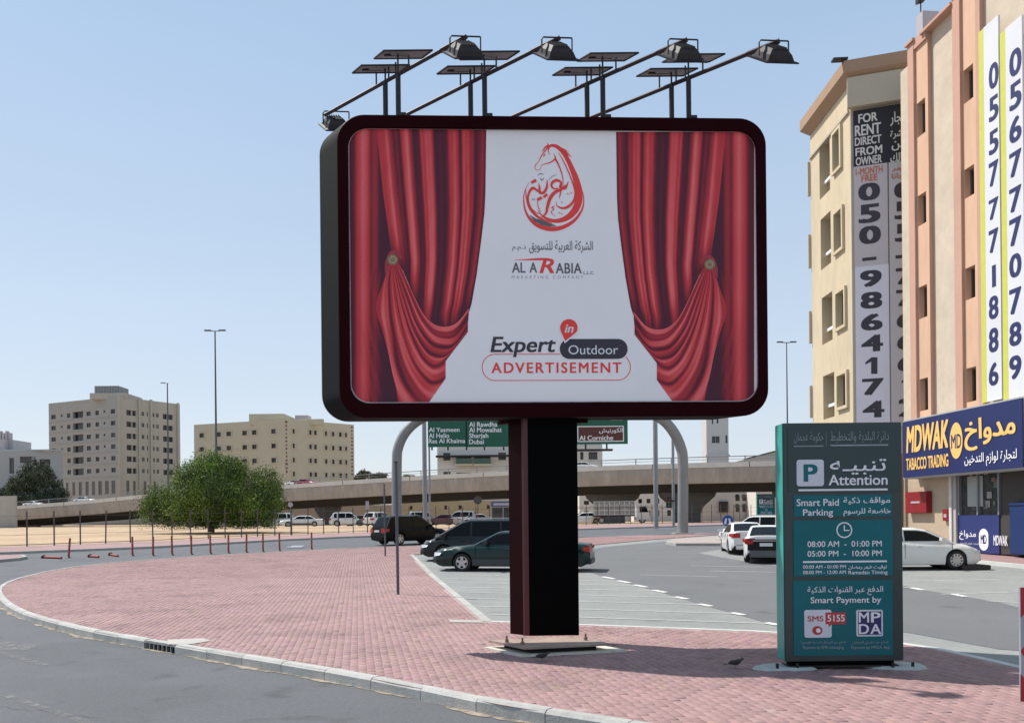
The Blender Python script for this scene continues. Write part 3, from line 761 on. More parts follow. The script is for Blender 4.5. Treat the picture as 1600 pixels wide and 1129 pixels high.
st(mbG, [(480, 312, 2), (500, 300, 5), (520, 306, 2)], .0078); st(mbG, [(498, 330, 4), (508, 345, 5), (522, 330, 4)], .0078)
st(mbG, [(552, 345, 2), (580, 318, 3), (608, 308, 2)], .0078); st(mbG, [(440, 470, 3), (452, 480, 4), (460, 468, 3)], .0078)
pg = [(424, 580), (470, 608), (512, 616), (560, 640), (612, 655), (560, 660), (505, 648), (455, 622)]
mbG.poly([BP.at(*L4(x, y), PE + .0092) for x, y in pg])
bbuild(mbR, 'horse_emblem', M_RED)
st(mbG, [(0, 0, 0.001), (1, 1, 0.001)]) if False else None
def C4(x0, x1, y0, y1): a = L4(x0, y0); b = L4(x1, y1); return a[0], b[0], a[1], b[1]
bbuild(mbG, 'emblem_detail', M_GREY)
mbG = MB(); BP.text(mbG, shape('الشركة العربية للتسويق'), *C4(422, 856, 756, 842), e=PE + .003, bold=.012); bbuild(mbG, 'company_lettering', M_GREY)
mbG = MB(); BP.text(mbG, shape('ذ.م.م'), *C4(306, 400, 786, 826), e=PE + .003, bold=.005); bbuild(mbG, 'company_lettering', M_GREY)
mbG = MB(); BP.text(mbG, 'AL', *C4(305, 397, 904, 974), e=PE + .003, bold=.03); bbuild(mbG, 'company_lettering', M_GREY)
mbG = MB(); BP.text(mbG, 'A', *C4(424, 476, 904, 974), e=PE + .003, bold=.03); bbuild(mbG, 'company_lettering', M_GREY)
mbG = MB(); BP.text(mbG, 'ABIA', *C4(603, 780, 908, 979), e=PE + .003, bold=.03, spacing=1.06); bbuild(mbG, 'company_lettering', M_GREY)
mbG = MB(); BP.text(mbG, 'L.L.C', *C4(793, 860, 964, 985), e=PE + .003, bold=.01); bbuild(mbG, 'company_lettering', M_GREY)

mb = MB(); BP.text(mb, 'MARKETING COMPANY', *C4(303, 792, 993, 1015), e=PE + .003, bold=.0, spacing=1.7); bbuild(mb, 'small_lettering', M_GREYL)
mb = MB(); BP.text(mb, 'R', *C4(492, 592, 878, 977), e=PE + .003, bold=.03, shear=.25)
st(mb, [(318, 888, 1), (400, 885, 8), (480, 882, 14), (530, 882, 16), (560, 884, 16)], .0035); bbuild(mb, 'red_initial', M_RED)
def L5(x, y): return 730 + x / 5.646, 460 + y / 5.646
def C5(x0, x1, y0, y1): a = L5(x0, y0); b = L5(x1, y1); return a[0], b[0], a[1], b[1]
def pill(mb, x0, x1, y0, y1, e, ring=None):
    a, b, c, d = C5(x0, x1, y0, y1); p = BP.uv(a, d); q = BP.uv(b, c); r = (q[1] - p[1]) / 2 * .99
    if ring: BP.ring(mb, p[0], q[0], p[1], q[1], r, ring, PE + e)
    else: BP.rrect(mb, p[0], q[0], p[1], q[1], r, PE + e)
mb = MB(); pill(mb, 130, 1448, 514, 756, .003, .012); bbuild(mb, 'pill_outline', M_RED)
mb = MB(); pill(mb, 812, 1428, 376, 570, .0045); BP.text(mb, 'Expert', *C5(200, 790, 360, 550), e=PE + .0045, bold=.06, shear=.18); bbuild(mb, 'white_halo', M_VINYL)
mb = MB(); pill(mb, 820, 1420, 384, 563, .006); BP.text(mb, 'Expert', *C5(205, 785, 365, 546), e=PE + .006, bold=.032, shear=.18); bbuild(mb, 'slogan_lettering', M_INK)
mb = MB(); cx, cy = L5(900, 287)
for grow, zz, mm in ((1.12, .0072, M_VINYL), (1.0, .0085, M_RED)):
    mb = MB(); pts = []
    for k in range(25):
        t = math.radians(-28 + k * (236 + 0) / 24); pts.append((900 + 78 * grow * math.cos(t), 287 - 78 * grow * math.sin(t)))
    pts.append((868 - (4 if grow > 1 else 0), 405 * (1.045 if grow > 1 else 1)))
    mb.poly([BP.at(*L5(*p), PE + zz) for p in pts]); bbuild(mb, 'map_pin' if mm is M_RED else 'pin_halo', mm)
mb = MB(); BP.text(mb, 'Outdoor', *C5(897, 1336, 440, 521), e=PE + .0075, bold=.0); bbuild(mb, 'white_lettering', M_WHITE); mb = MB(); BP.text(mb, 'in', *C5(862, 942, 258, 330), e=PE + .010, bold=.03, shear=.25); bbuild(mb, 'white_lettering', M_WHITE)
mb = MB(); x = 215
BP.text(mb, 'ADVERTISEMENT', *C5(214, 1366, 592, 686), e=PE + .0045, bold=.03, spacing=1.22); bbuild(mb, 'red_lettering', M_RED)
# wrinkles at the vinyl edge
# column, plate, bolts
pa = P(828, 1003, 13.0); pb = P(905, 1003, 13.02)
pv_ = Vector((-0.33, 0.27, 0)); W = Vector((pb.x - pa.x, pb.y - pa.y, 0))
zt = BZ0 + .02
mb = MB(); o0 = Vector((pa.x, pa.y, .10))
mb.obox(o0, W, Vector((0, 0.012, 0)), (0, 0, zt - .1)); bbuild(mb, 'column_front', M_BLACK)
mb = MB(); b0 = Vector((pa.x, pa.y + .013, .10)); mb.obox(b0, W * .98, pv_ * .93, (0, 0, zt - .1)); bbuild(mb, 'column', M_MAROONL)
mb = MB(); mb.obox(b0 + Vector((-.075, .006, 0)), Vector((.07, -.006, 0)), pv_ * .08, (0, 0, zt - .1)); bbuild(mb, 'column_highlight', mat('highlight_red', (.085, .013, .013), .4, var=.15, scale=3))  # lighter red strip: the highlight along the column edge, put into colour
# mounting collar under the board
mb = MB(); mb.obox(BP.pt(2.6, -.06, -.3), u2 * 1.25, DV * .5, (0, 0, .06)); bbuild(mb, 'mounting_collar', M_MAROON)
q1, q2, q3 = G(820, 1012, .12), G(956, 1005.5, .12), G(764, 1000.5, .12)
q1, q2, q3 = [Vector((v.x * (H - .12) / H, v.y * (H - .12) / H, .10)) for v in (q1, q2, q3)]
mb = MB(); mb.obox(q1, q2 - q1, q3 - q1, (0, 0, .03)); bbuild(mb, 'base_plate', mat('base_plate_steel', (.36, .27, .22), .7, .2, var=.25, scale=4))
mb = MB(); e1 = (q2 - q1); e2 = (q3 - q1); mb.obox(q1 - e1 * .05 - e2 * .02 + Vector((0, 0, -.105)), e1 * 1.22, e2 * 1.05, (0, 0, .035)); bbuild(mb, 'grout_pad', mat('grout', (.60, .57, .48), .9, var=.2, scale=4))
mb = MB(); mb.obox(q1 + e1 * .13 + e2 * .13 + Vector((0, 0, -.07)), e1 * .75, e2 * .75, (0, 0, .07)); bbuild(mb, 'levelling_block', M_UNDER)
for (fu, fv) in ((.04, .66), (.07, .30), (.90, .50)):
    c = q1 + e1 * fu + e2 * fv + Vector((.04, .0, .03)); mb = MB(); mb.lathe([(.014, 0), (.014, .10)], 8, 'Z', c); mb.lathe([(.028, 0), (.028, .045)], 6, 'Z', c)
    bbuild(mb, 'anchor_bolt', mat('rusty_bolt', (.22, .16, .12), .7, .3, var=.3, scale=30), smooth=30)
# lamp arms
ZA = 8.78
Yb0, Yf0 = (ZA - H) * F / 628, (ZA - H) * F / 752
Ab = P(510, 180, 14.1); Af = P(725, 60, 11.9)
Ab.z = Af.z = ZA
Ab = P(508, 180, (ZA - H) * F / (628 + 2.9)); Af = P(728, 58, (ZA - H) * F / (750 + .7))
AD = (Af - Ab); AN = AD.normalized()
anchor = [602, 738, 924, 1059]
ZT = BZ1
def solar(parent, c, loc):
    """tilted thin panel seen from beneath"""
    w_, d_ = Vector((.74, .0, .0)), Vector((-.19, .24, .01))
    o_ = c - w_ / 2 - d_ / 2
    mb = MB(); mb.obox(o_ + Vector((0, 0, .0)), w_, d_, (0, 0, .012)); mb.v = [tuple(Vector(v) - loc) for v in mb.v]
    pn = mb.build('solar_panel', mat('panel_back', (.30, .27, .29), .6, var=.1, scale=6), parent)
    mb = MB(); rim = [o_, o_ + w_, o_ + w_ + d_, o_ + d_, o_]
    for a, b in zip(rim, rim[1:]): mb.tube([a, b], .014, 6)
    mb.obox(o_ + w_ * .12 + d_ * .45 + Vector((0, 0, -.02)), w_ * .12, d_ * .12, (0, 0, .02))
    mb.tube([o_ + w_ * .2 + d_ * .5 + Vector((0, 0, -.02)), o_ + w_ * .4 + d_ * .45 + Vector((0, 0, -.03)), o_ + w_ * .62 + d_ * .6 + Vector((0, 0, -.015))], .005, 5)
    mb.v = [tuple(Vector(v) - loc) for v in mb.v]; mb.build('panel_rim', M_DARK, parent)
def flood(parent, c, loc):
    mb = MB()
    x = Vector((.385, .03, 0)); y = Vector((-.16, .22, .20)); z = x.cross(y).normalized()
    def sq(h, w, d): return [c + z * h + x * a + y * b for a, b in ((-w, -d), (w, -d), (w, d), (-w, d))]
    r = sq(0, .62, .60) + sq(.02, .62, .60) + sq(.03, .50, .48) + sq(.10, .42, .40) + sq(.17, .28, .26)
    mb.add(r, [(3, 2, 1, 0), (16, 17, 18, 19)] + [(k * 4 + i, k * 4 + (i + 1) % 4, (k + 1) * 4 + (i + 1) % 4, (k + 1) * 4 + i) for k in range(4) for i in range(4)])
    for k in range(5):
        s = (k - 2) * .10; mb.obox(c + z * .10 + x * s - y * .32, x * .02, y * .64, z * .09)
    mb.v = [tuple(Vector(v) - loc) for v in mb.v]; mb.build('floodlight', M_DARK, parent)
    mb = MB(); a, b = c - x * .56 + z * .06, c + x * .56 + z * .06; up = Vector((0, 0, .22))
    mb.tube([a, a + up * .85, a + up + x * .06, b + up - x * .02, b + up * .98, b], .011, 6)
    mb.v = [tuple(Vector(v) - loc) for v in mb.v]; mb.build('yoke', M_DARK, parent)
for i, an in enumerate(anchor):
    sh = u2 * ((BP.uv(an, 178)[0] - BP.uv(anchor[0], 178)[0]) * 1.0)
    loc = bb.location
    arm = MB(); arm.tube([Ab + sh, Af + sh], .036, 4); arm.tube([Af + sh - AN * .5, Af + sh], .044, 4); ao = bbuild(arm, 'lamp_arm', M_ARM)
    for px_ in (602, 622):
        # where does the first arm cross this sight line
        a_, _ = un(px_, 125); k_ = a_ / F
        t = (k_ * Ab.y - Ab.x) / (AD.x - k_ * AD.y); c = Ab + AD * t + sh
        mb = MB(); mb.tube([Vector((c.x, c.y, ZT - .02)), c], .04, 8); mb.tube([c, c + Vector((0, 0, .20 if px_ == 602 else .31))], .014, 6); bbuild(mb, 'post', M_DARK, smooth=40)
        s2 = c - AN * .22; mb = MB(); mb.tube([s2, s2 + Vector((0, 0, .21))], .013, 6); bbuild(mb, 'stalk', M_DARK); mb = MB()
        s3 = c + AN * .25; mb.tube([s3, s3 + Vector((0, 0, .21))], .013, 6); bbuild(mb, 'stalk', M_DARK)
        solar(ao, c + Vector((-.07 if px_ == 602 else .08, 0, .20 if px_ == 602 else .31)), loc)
        if px_ == 622: mb = MB(); mb.box(c.x - .0, c.x + .12, c.y - .05, c.y + .05, ZT - .01, ZT + .05); bbuild(mb, 'bracket', M_DARK)
    flood(ao, Af + sh + Vector((-.01 - .03 * i, -.02, -.29)), loc)
    if i == 0: flood(ao, Ab + sh + Vector((.18, .05, -.20)), loc)

# ------------------------------------------------------------------ PARKING TOTEM
M_TEAL = mat('teal_panel', (0.0, .125, .145), .35, var=.10, scale=1.5, spec=.3, var2=(7, .05))
M_TEALS = mat('teal_side', (.03, .34, .29), .35, var=.10, scale=1.2, spec=.5, var2=(3, .12))
M_SLATE = mat('slate_green_panel', (.030, .055, .058), .4, var=.06, scale=1.5, spec=.4)
M_TFRAME = mat('totem_frame', (.035, .055, .055), .35, .2, var=.1, scale=3)
M_TLET = mat('sign_lettering', (.74, .76, .80), .5, var=.04, scale=30)
TY = 10.45
def totem(label, cat_):
    t = thing('parking_sign', label, cat_, (P(1316, 1040, TY).x, TY + .15, 0), group='paid parking information pillars')
    def tb(mb, name, m, parent=None, **k):
        mb.v = [tuple(Vector(v) - t.location) for v in mb.v]; return mb.build(name, m, parent or t, **k)
    x0, x1 = P(1225, 850, TY).x, P(1410, 850, TY).x; z1 = P(1315, 660, TY).z; z0 = P(1315, 1032, TY).z
    D = .30
    mb = MB(); mb.box(x0, x1, TY, TY + D, z0, z1); tb(mb, 'body', M_TFRAME, bevel=.006)
    mb = MB(); mb.box(x0 - .006, x0 - .001, TY + .015, TY + D - .01, z0 + .01, z1 - .006); tb(mb, 'side_panel', M_TEALS)
    mb = MB(); mb.box(x1 + .001, x1 + .006, TY + .015, TY + D - .01, z0 + .01, z1 - .006); tb(mb, 'side_panel', M_TEALS)
    pl = Plane((x0, TY, z0), (1, 0, 0))
    def panel(a, b, c, d, m, nm='front_panel'):
        mb = MB(); p, q = pl.uv(a, d), pl.uv(b, c)
        mb.box(x0 + p[0], x0 + q[0], TY - .008, TY - .0005, z0 + p[1], z0 + q[1]); return tb(mb, nm, m, bevel=.002)
    panel(1231, 1404, 664, 768, M_SLATE); panel(1240, 1393, 772, 807, M_TEAL); panel(1240, 1394, 811, 900, M_TEAL); panel(1240, 1394, 905, 1024, M_TEAL)
    mb = MB(); pl.rect(mb, 1244, 1287, 718, 759, .012, rad=.035); tb(mb, 'parking_badge', mat('badge', (.60, .63, .69), .5))
    mb = MB(); pl.text(mb, 'P', 1255, 1277, 725, 752, .014, .05); tb(mb, 'parking_letter', M_TEAL)
    mb = MB(); T = lambda s, a, b, c, d, **k: pl.text(mb, s, a, b, c, d, .0135, **k)
    T(shape('حكومة عجمان'), 1240, 1286, 675, 692, bold=-.006); T(shape('دائرة البلدية والتخطيط'), 1297, 1388, 673, 692, bold=-.004)
    tb(mb, 'heading_lettering', mat('sign_lettering_dim', (.26, .30, .32), .5))
    mb = MB(); pl.rect(mb, 1240, 1286, 696.2, 697.4, .013); pl.rect(mb, 1297, 1387, 694.5, 696, .013); pl.rect(mb, 1290, 1290.6, 675, 697, .013); tb(mb, 'rule', mat('sign_lettering_dim', (1, 1, 1)))
    mb = MB()
    T(shape('تنبيـه'), 1296, 1384, 717, 741, bold=.012); T('Attention', 1294, 1386, 741, 757.5, bold=.025)
    pl.rect(mb, 1247, 1386, 764, 765.6, .0135)
    T('Smart Paid', 1244, 1310, 779, 790, bold=.02); T('Parking', 1254, 1301, 795, 808, bold=.02)
    T(shape('مواقف ذكية'), 1317, 1390, 776, 788); T(shape('خاضعة للرسوم'), 1317, 1391, 793, 806)
    T('08:00 AM  -  01:00 PM', 1261, 1377, 844.5, 853.5, bold=.022); T('05:00 PM  -  10:00 PM', 1261, 1377, 859.5, 868.5, bold=.022)
    pl.rect(mb, 1254, 1385, 876, 877.4, .0135)
    T('00:00 AM - 01:00 PM', 1254, 1321, 882, 887.5, bold=.012); T('08:00 PM - 12:00 AM', 1254, 1321, 890.5, 896, bold=.012)
    T(shape('توقيت شهر رمضان'), 1325, 1385, 882, 889); T('Ramadan Timing', 1325, 1386, 890.5, 898, bold=.014)
    T(shape('الدفع عبر القنوات الذكية'), 1261, 1379, 915, 929, bold=.006); T('Smart Payment by', 1266, 1376, 931.5, 944, bold=.02)
    tb(mb, 'lettering', M_TLET)
    mb = MB(); T(shape('الدفع عبر الرسائل النصية القصيرة'), 1250, 1321, 1000, 1006); T('Payment by SMS messaging', 1254, 1318, 1008, 1014)
    T(shape('الدفع عبر تطبيق الموبايل'), 1331, 1387, 1000, 1006); T('Payment by MPDA App', 1329, 1390, 1008, 1014); tb(mb, 'small_lettering', mat('sign_lettering_dim', (1, 1, 1)))
    # clock
    mb = MB(); c = pl.uv(1318.5, 827.5); pl.ring(mb, c[0] - .100, c[0] + .100, c[1] - .100, c[1] + .100, .0999, .016, .0135)
    pl.rrect(mb, c[0] - .007, c[0] + .007, c[1] - .01, c[1] + .06, 0, .0145); pl.rrect(mb, c[0] - .005, c[0] + .062, c[1] - .012, c[1] + .002, 0, .0155); tb(mb, 'clock_emblem', M_TLET)
    mb = MB(); pl.rect(mb, 1256, 1299, 952, 995, .0125, rad=.03); tb(mb, 'payment_badge', mat('badge', (1, 1, 1))); mb = MB(); pl.rect(mb, 1337, 1379, 952, 993, .0125, rad=.02); tb(mb, 'payment_badge', mat('badge', (1, 1, 1)))
    mr = mat('badge_red', (.42, .04, .04), .5, var=0)
    mb = MB(); pl.rect(mb, 1289, 1321, 956, 974, .0140, rad=.01); mb.poly([pl.at(1294, 973.5, .0142), pl.at(1294, 979, .0142), pl.at(1300, 973.5, .0142)])
    pl.text(mb, 'SMS', 1261, 1286, 961.5, 970, .0145, .03)
    pl.disc(mb, 1276.5, 984, 8, .0145, ry=7); tb(mb, 'payment_emblem', mr)
    mb = MB(); pl.disc(mb, 1278, 984, 3.6, .0160); pl.text(mb, '5155', 1292, 1319, 959.5, 970, .0160, .03); tb(mb, 'badge_lettering', M_TLET)
    mb = MB(); nv = mat('badge_navy', (.018, .018, .11), .5, var=0)
    pl.rect(mb, 1340, 1376.5, 954.5, 990.5, .0135); tb(mb, 'app_emblem', nv)
    mb = MB(); pl.text(mb, 'M', 1341, 1357, 955.5, 971.5, .0150, .02); pl.text(mb, 'P', 1360, 1375, 955.5, 971.5, .0150, .03); pl.text(mb, 'D', 1341, 1357, 974, 989.5, .0150, .03); pl.text(mb, 'A', 1359, 1376, 974, 989.5, .0150, .03); tb(mb, 'app_lettering', M_TLET)
    mb = MB(); mb.box(x0 + .10, x1 - .10, TY + .04, TY + D - .04, .04, z0); tb(mb, 'plinth', M_BLACK)
    mb = MB(); mb.box(x0 + .05, x1 - .05, TY + .02, TY + D - .02, .03, .05); tb(mb, 'foot_plate', M_DARK)
    for xc in (x0 + .02, x1 - .02):
        mb = MB(); ring1 = []
        for k in range(14):
            t_ = 2 * math.pi * k / 14; r = 1 + .12 * math.sin(3 * t_ + xc)
            ring1.append((xc + .40 * r * math.cos(t_), TY + .13 + .22 * r * math.sin(t_)))
        mb.add([(x, y, -.005) for x, y in ring1] + [(xc + (x - xc) * .88, TY + .13 + (y - TY - .13) * .85, .035) for x, y in ring1], [(i, (i + 1) % 14, 14 + (i + 1) % 14, 14 + i) for i in range(14)] + [tuple(range(14, 28))])
        tb(mb, 'footing', M_FOOT, smooth=30)
        for s in (-.14, .14):
            mb = MB(); mb.lathe([(.02, .03), (.02, .09)], 8, 'Z', (xc + s * .9, TY - .02, 0)); tb(mb, 'anchor_bolt', M_DARK)
    return t
tot = totem('near teal and slate parking notice pillar headed Attention with payment times', 'parking sign')
freeze(tot)
t2 = copy_tree(tot); bg = P(1196, 828, 70); t2.location = (bg.x, 70, gz(70) - .05); t2['label'] = 'small far parking notice pillar standing beyond the white parked cars'
# second one loses nothing but distance

# ------------------------------------------------------------------ POLES, BOLLARDS, FENCE
for (px, py, lab) in ((622, 928, 'slim bare grey sign pole on the pink bricks, the nearer and thicker-looking one'), (602, 868, 'slim grey pole on the pink bricks close behind the nearer bare pole')):
    g = G(px, py); p = thing('sign_pole', lab, 'pole', g, group='bare poles on the pink paving')
    mb = MB(); mb.tube([(0, 0, -.02), (-.02, 0, 3.4)], .038, 12); mb.build('pole', M_POLE, p, smooth=40)
    mb = MB(); mb.lathe([(.041, 3.385), (.041, 3.42)], 12, 'Z', (-.02, 0, 0)); mb.build('cap', M_DARK, p)
boll = [(107, 867, 5), (207, 864, 0), (239, 863.8, 1), (269, 863, -1), (299, 862, 0), (329, 861, -1), (357, 860, 0), (385, 859, 1), (411, 858, 0), (437, 856.8, -1), (487, 855, 0)]
bm_ = MB(); bm_.lathe([(.055, 0), (.055, .20), (.05, .21), (.05, 1.0), (.035, 1.03)], 12, 'Z'); b_me = bm_.mesh('post', [M_WOODRED], 40)
bd_ = MB(); bd_.lathe([(.13, 0), (.10, .04), (.06, .06)], 12, 'Z'); bd_me = bd_.mesh('base', [M_DARK], 40)
bw_ = MB(); bw_.lathe([(.058, .62), (.058, .72)], 12, 'Z'); bw_me = bw_.mesh('reflective_band', [mat('band', (.34, .22, .2), .5)], 40)
ordn = ['leaning', 'first', 'second', 'third', 'fourth', 'fifth', 'sixth', 'seventh', 'eighth', 'ninth', 'last and widely spaced']
for i, (px, py, tilt) in enumerate(boll):
    g = G(px, py, -.14)
    lab = 'leaning dark red bollard on the road at the left end of the row' if i == 0 else ('dark red bollard set apart at the right end of the upright row' if i == 10 else 'upright dark red bollard on the road, %s from the left after the leaning one' % ordn[i])
    b = thing('bollard', lab, 'bollard', g, group='red bollards along the curved road')
    b.rotation_euler = (0, math.radians(tilt), 0)
    inst(b_me, 'post', b); inst(bd_me, 'base', b); inst(bw_me, 'reflective_band', b)
for (a, b_, lab) in (((69, 867.5), (96, 868.5), 'fallen bollard lying on the road left of the leaning one'), ((141, 866), (154, 867), 'short fallen bollard lying just right of the leaning one'), ((173, 863.5), (184, 865.5), 'tilted fallen bollard stub lying before the upright row')):
    A, B = G(*a, -.08), G(*b_, -.08)
    t = thing('fallen_bollard', lab, 'bollard', A, group='fallen bollards on the road')
    mb = MB(); mb.tube([(0, 0, 0), B - A], .06, 10); mb.build('post', M_WOODRED, t, smooth=40)
    mb = MB(); mb.tube([(B - A) * -.06, (B - A) * .0], .12, 10); mb.build('base', M_DARK, t, smooth=40)
A = G(461, 852, -.13); mb = MB(); mb.box(-.5, .45, -.12, .12, 0, .07); mb.box(-.3, .5, .2, .4, .0, .12)
tag(mb.build('road_debris', M_WHITE, loc=A, bevel=.02), 'flattened white debris on the road by the last bollards', 'debris')
# fence
fp = resample(fencel, 1.58)
fe = thing('fence', 'long thin post and wire fence between the pink verge and sandy lot', 'fence', (0, 0, 0))
mb = MB(); mb.box(-.035, .035, -.03, .03, -.05, 2.25); pm = mb.mesh('post', [mat('fence_post', (.10, .075, .075), .7, .1, var=.2, scale=5)])
for i, p in enumerate(fp): inst(pm, 'post', fe, (p.x, p.y, gz(p.y)), rng.normal(0, .05)).rotation_euler = (rng.normal(0, .008), rng.normal(0, .008), 0)
for h in (.12, .75, 1.35, 1.95):
    mb = MB()
    for a, b in zip(fp, fp[1:]):
        A = Vector((a.x, a.y, gz(a.y) + h)); B = Vector((b.x, b.y, gz(b.y) + h)); M_ = (A + B) / 2 - Vector((0, 0, .015)); mb.tube([A, M_, B], .022 if h == .12 else .009, 4, caps=False)
    mb.build('wire', MATS['fence_post'], fe)
mb = MB()                                    # sagging shade-net hoops by the tree
for i in range(34, 48):
    a, b = fp[i], fp[i + 1]
    A = Vector((a.x, a.y, gz(a.y) + 1.9)); B = Vector((b.x, b.y, gz(b.y) + 1.9))
    for k in range(5): mb.tube([A - Vector((0, 0, .06 * k)), (A + B) / 2 + Vector((0, 0, .28 - .08 * k)), B - Vector((0, 0, .06 * k))], .01, 3, caps=False)
mb.build('wire', MATS['fence_post'], fe)

# ------------------------------------------------------------------ OVERPASS
path = [(-260, 815, 215), (24, 790, 185), (130, 781.5, 178), (230, 772, 172), (330, 765, 165), (430, 758, 158), (560, 749, 150), (680, 741.5, 143), (800, 735, 137), (905, 729, 132), (1060, 723.5, 127), (1215, 719.5, 122), (1420, 714, 117), (1700, 705, 110)]
pp = crom([P(*q) for q in path], 4)
ov = thing('overpass', 'long grey concrete road overpass rising from the sandy lot to the right', 'overpass', (0, 0, 0))
def sweep(pts, sec, name, m, parent, smooth=None):
    """section points (back distance, height below the path)"""
    mb = MB(); n = len(sec); vs = []
    for i, p in enumerate(pts):
        d = (pts[min(i + 1, len(pts) - 1)] - pts[max(i - 1, 0)]); d.z = 0; d.normalize(); b = Vector((-d.y, d.x, 0))
        vs += [p + b * s + Vector((0, 0, h)) for s, h in sec]
    fs = [(i * n + k, (i + 1) * n + k, (i + 1) * n + (k + 1) % n, i * n + (k + 1) % n) for i in range(len(pts) - 1) for k in range(n)]
    mb.add(vs, fs); return mb.build(name, m, parent, smooth, recalc=True)
M_FASCIA = mat('fascia', (.62, .60, .56), .85, var=.10, scale=.2, var2=(1.5, .08))
sweep(pp, [(0, 0), (0, -.75), (.35, -.75), (.35, 0)], 'parapet', M_FASCIA, ov)
sweep(pp, [(12.7, 0), (12.7, -.9), (13, -.9), (13, 0)], 'parapet', M_FASCIA, ov)
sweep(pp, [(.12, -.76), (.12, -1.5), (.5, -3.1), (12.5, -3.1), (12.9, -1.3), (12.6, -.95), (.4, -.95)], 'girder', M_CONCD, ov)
sweep(pp, [(2.6, -3.11), (3.4, -4.3), (9.6, -4.3), (10.4, -3.11)], 'box_beam', mat('shaded_beam_concrete', (.03, .028, .026), .9, var=.15, scale=.3), ov)  # beam near black: the shade under the deck is put into its colour
sweep(pp, [(.05, .78), (.05, .90), (.17, .90), (.17, .78)], 'handrail', M_STEEL, ov)
sweep(pp, [(.08, .40), (.08, .46), (.14, .46), (.14, .40)], 'handrail', M_STEEL, ov)
rs = resample([p.xy for p in pp], 5.5)
def path_z(x):
    for a, b in zip(pp, pp[1:]):
        if a.x <= x <= b.x: return a.z + (b.z - a.z) * (x - a.x) / (b.x - a.x)
    return pp[-1].z
mb = MB(); mb.box(-.07, .07, .04, .18, -.02, .92); rp = mb.mesh('rail_post', [M_STEEL])
for p in rs: inst(rp, 'rail_post', ov, (p.x, p.y, path_z(p.x)))
M_PIER = mat('shaded_pier_concrete', (.11, .105, .10), .9, var=.12, scale=.4)  # piers coloured darker than the girder to stand in for shade below it
for px, wid in ((300, 4), (395, 3.5), (500, 2.4), (850, 4), (965, 4.4), (1088, 4.4), (1280, 4.4), (1500, 4.4)):
    a, _ = un(px, 790); k = a / F
    for p, q in zip(pp, pp[1:]):
        if (p.x - k * p.y) <= 0 <= (q.x - k * q.y):
            t = (k * p.y - p.x) / ((q.x - p.x) - k * (q.y - p.y)); c = p.lerp(q, t); break
    zt_ = c.z - 4.28; y0 = c.y + 5.0
    mb = MB(); w1, w2 = wid, wid * .42
    prof_ = [(w1, zt_), (w1 * .93, zt_ - .7), (w2 * 1.25, zt_ - 2.3), (w2, zt_ - 3.4), (w2, .3)]
    for s in (1,):
        L_ = [(-w, z) for w, z in prof_] ; R_ = [(w, z) for w, z in prof_]
        n_ = len(prof_); vs = [(c.x + x, y0 + .2, z) for x, z in L_] + [(c.x + x, y0 + .2, z) for x, z in R_] + [(c.x + x, y0 + 3, z) for x, z in L_] + [(c.x + x, y0 + 3, z) for x, z in R_]
        fs = []
        for i in range(n_ - 1): fs += [(i, i + 1, n_ + i + 1, n_ + i), (2 * n_ + i, 3 * n_ + i, 3 * n_ + i + 1, 2 * n_ + i + 1), (i, 2 * n_ + i, 2 * n_ + i + 1, i + 1), (n_ + i, n_ + i + 1, 3 * n_ + i + 1, 3 * n_ + i)]
        mb.add(vs, fs)
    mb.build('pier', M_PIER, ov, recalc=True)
# retaining ramp at the far left
rw = [P(-260, 778, 172), P(24, 780.5, 168)]
mb = MB(); a, b = rw; mb.obox((a.x, a.y, .3), (b.x - a.x, b.y - a.y, 0), (0, .6, 0), (0, 0, a.z - .3)); tag(mb.build('ramp_wall', M_CONC), 'pale concrete ramp wall at the left end of the overpass', 'wall')
# ------------------------------------------------------------------ BUILDINGS
def window_mesh(w, h, style):
    key = ('W', round(w, 2), round(h, 2), style)
    if key in MATS: return MATS[key]
    fm = {'plain': 'win_frame_brown', 'pale': 'win_frame_pale', 'shutter': 'win_shutter'}[style]
    col = {'plain': (.10, .085, .07), 'pale': (.34, .31, .27), 'shutter': (.19, .18, .17)}[style]
    m = mat(fm, col, .6, var=.1, scale=3)
    t = min(.09, w * .12); mb = MB()
    for x0, x1, z0, z1 in ((0, w, 0, t), (0, w, h - t, h), (0, t, t, h - t), (w - t, w, t, h - t)): mb.box(x0, x1, -.03, .03, z0, z1)
    if w > .9: mb.box(w / 2 - t / 2, w / 2 + t / 2, -.025, .025, t, h - t)
    if style == 'shutter':
        k = t
        while k < h - t: mb.box(t, w - t, -.015, .02, k, k + .12); k += .3
    fr = mb.mesh('window', [m]); mb = MB(); mb.box(t * .9, w - t * .9, .032, .045, t * .9, h - t * .9)
    gl = mb.mesh('pane', [M_GLASS])
    MATS[key] = (fr, gl); return MATS[key]
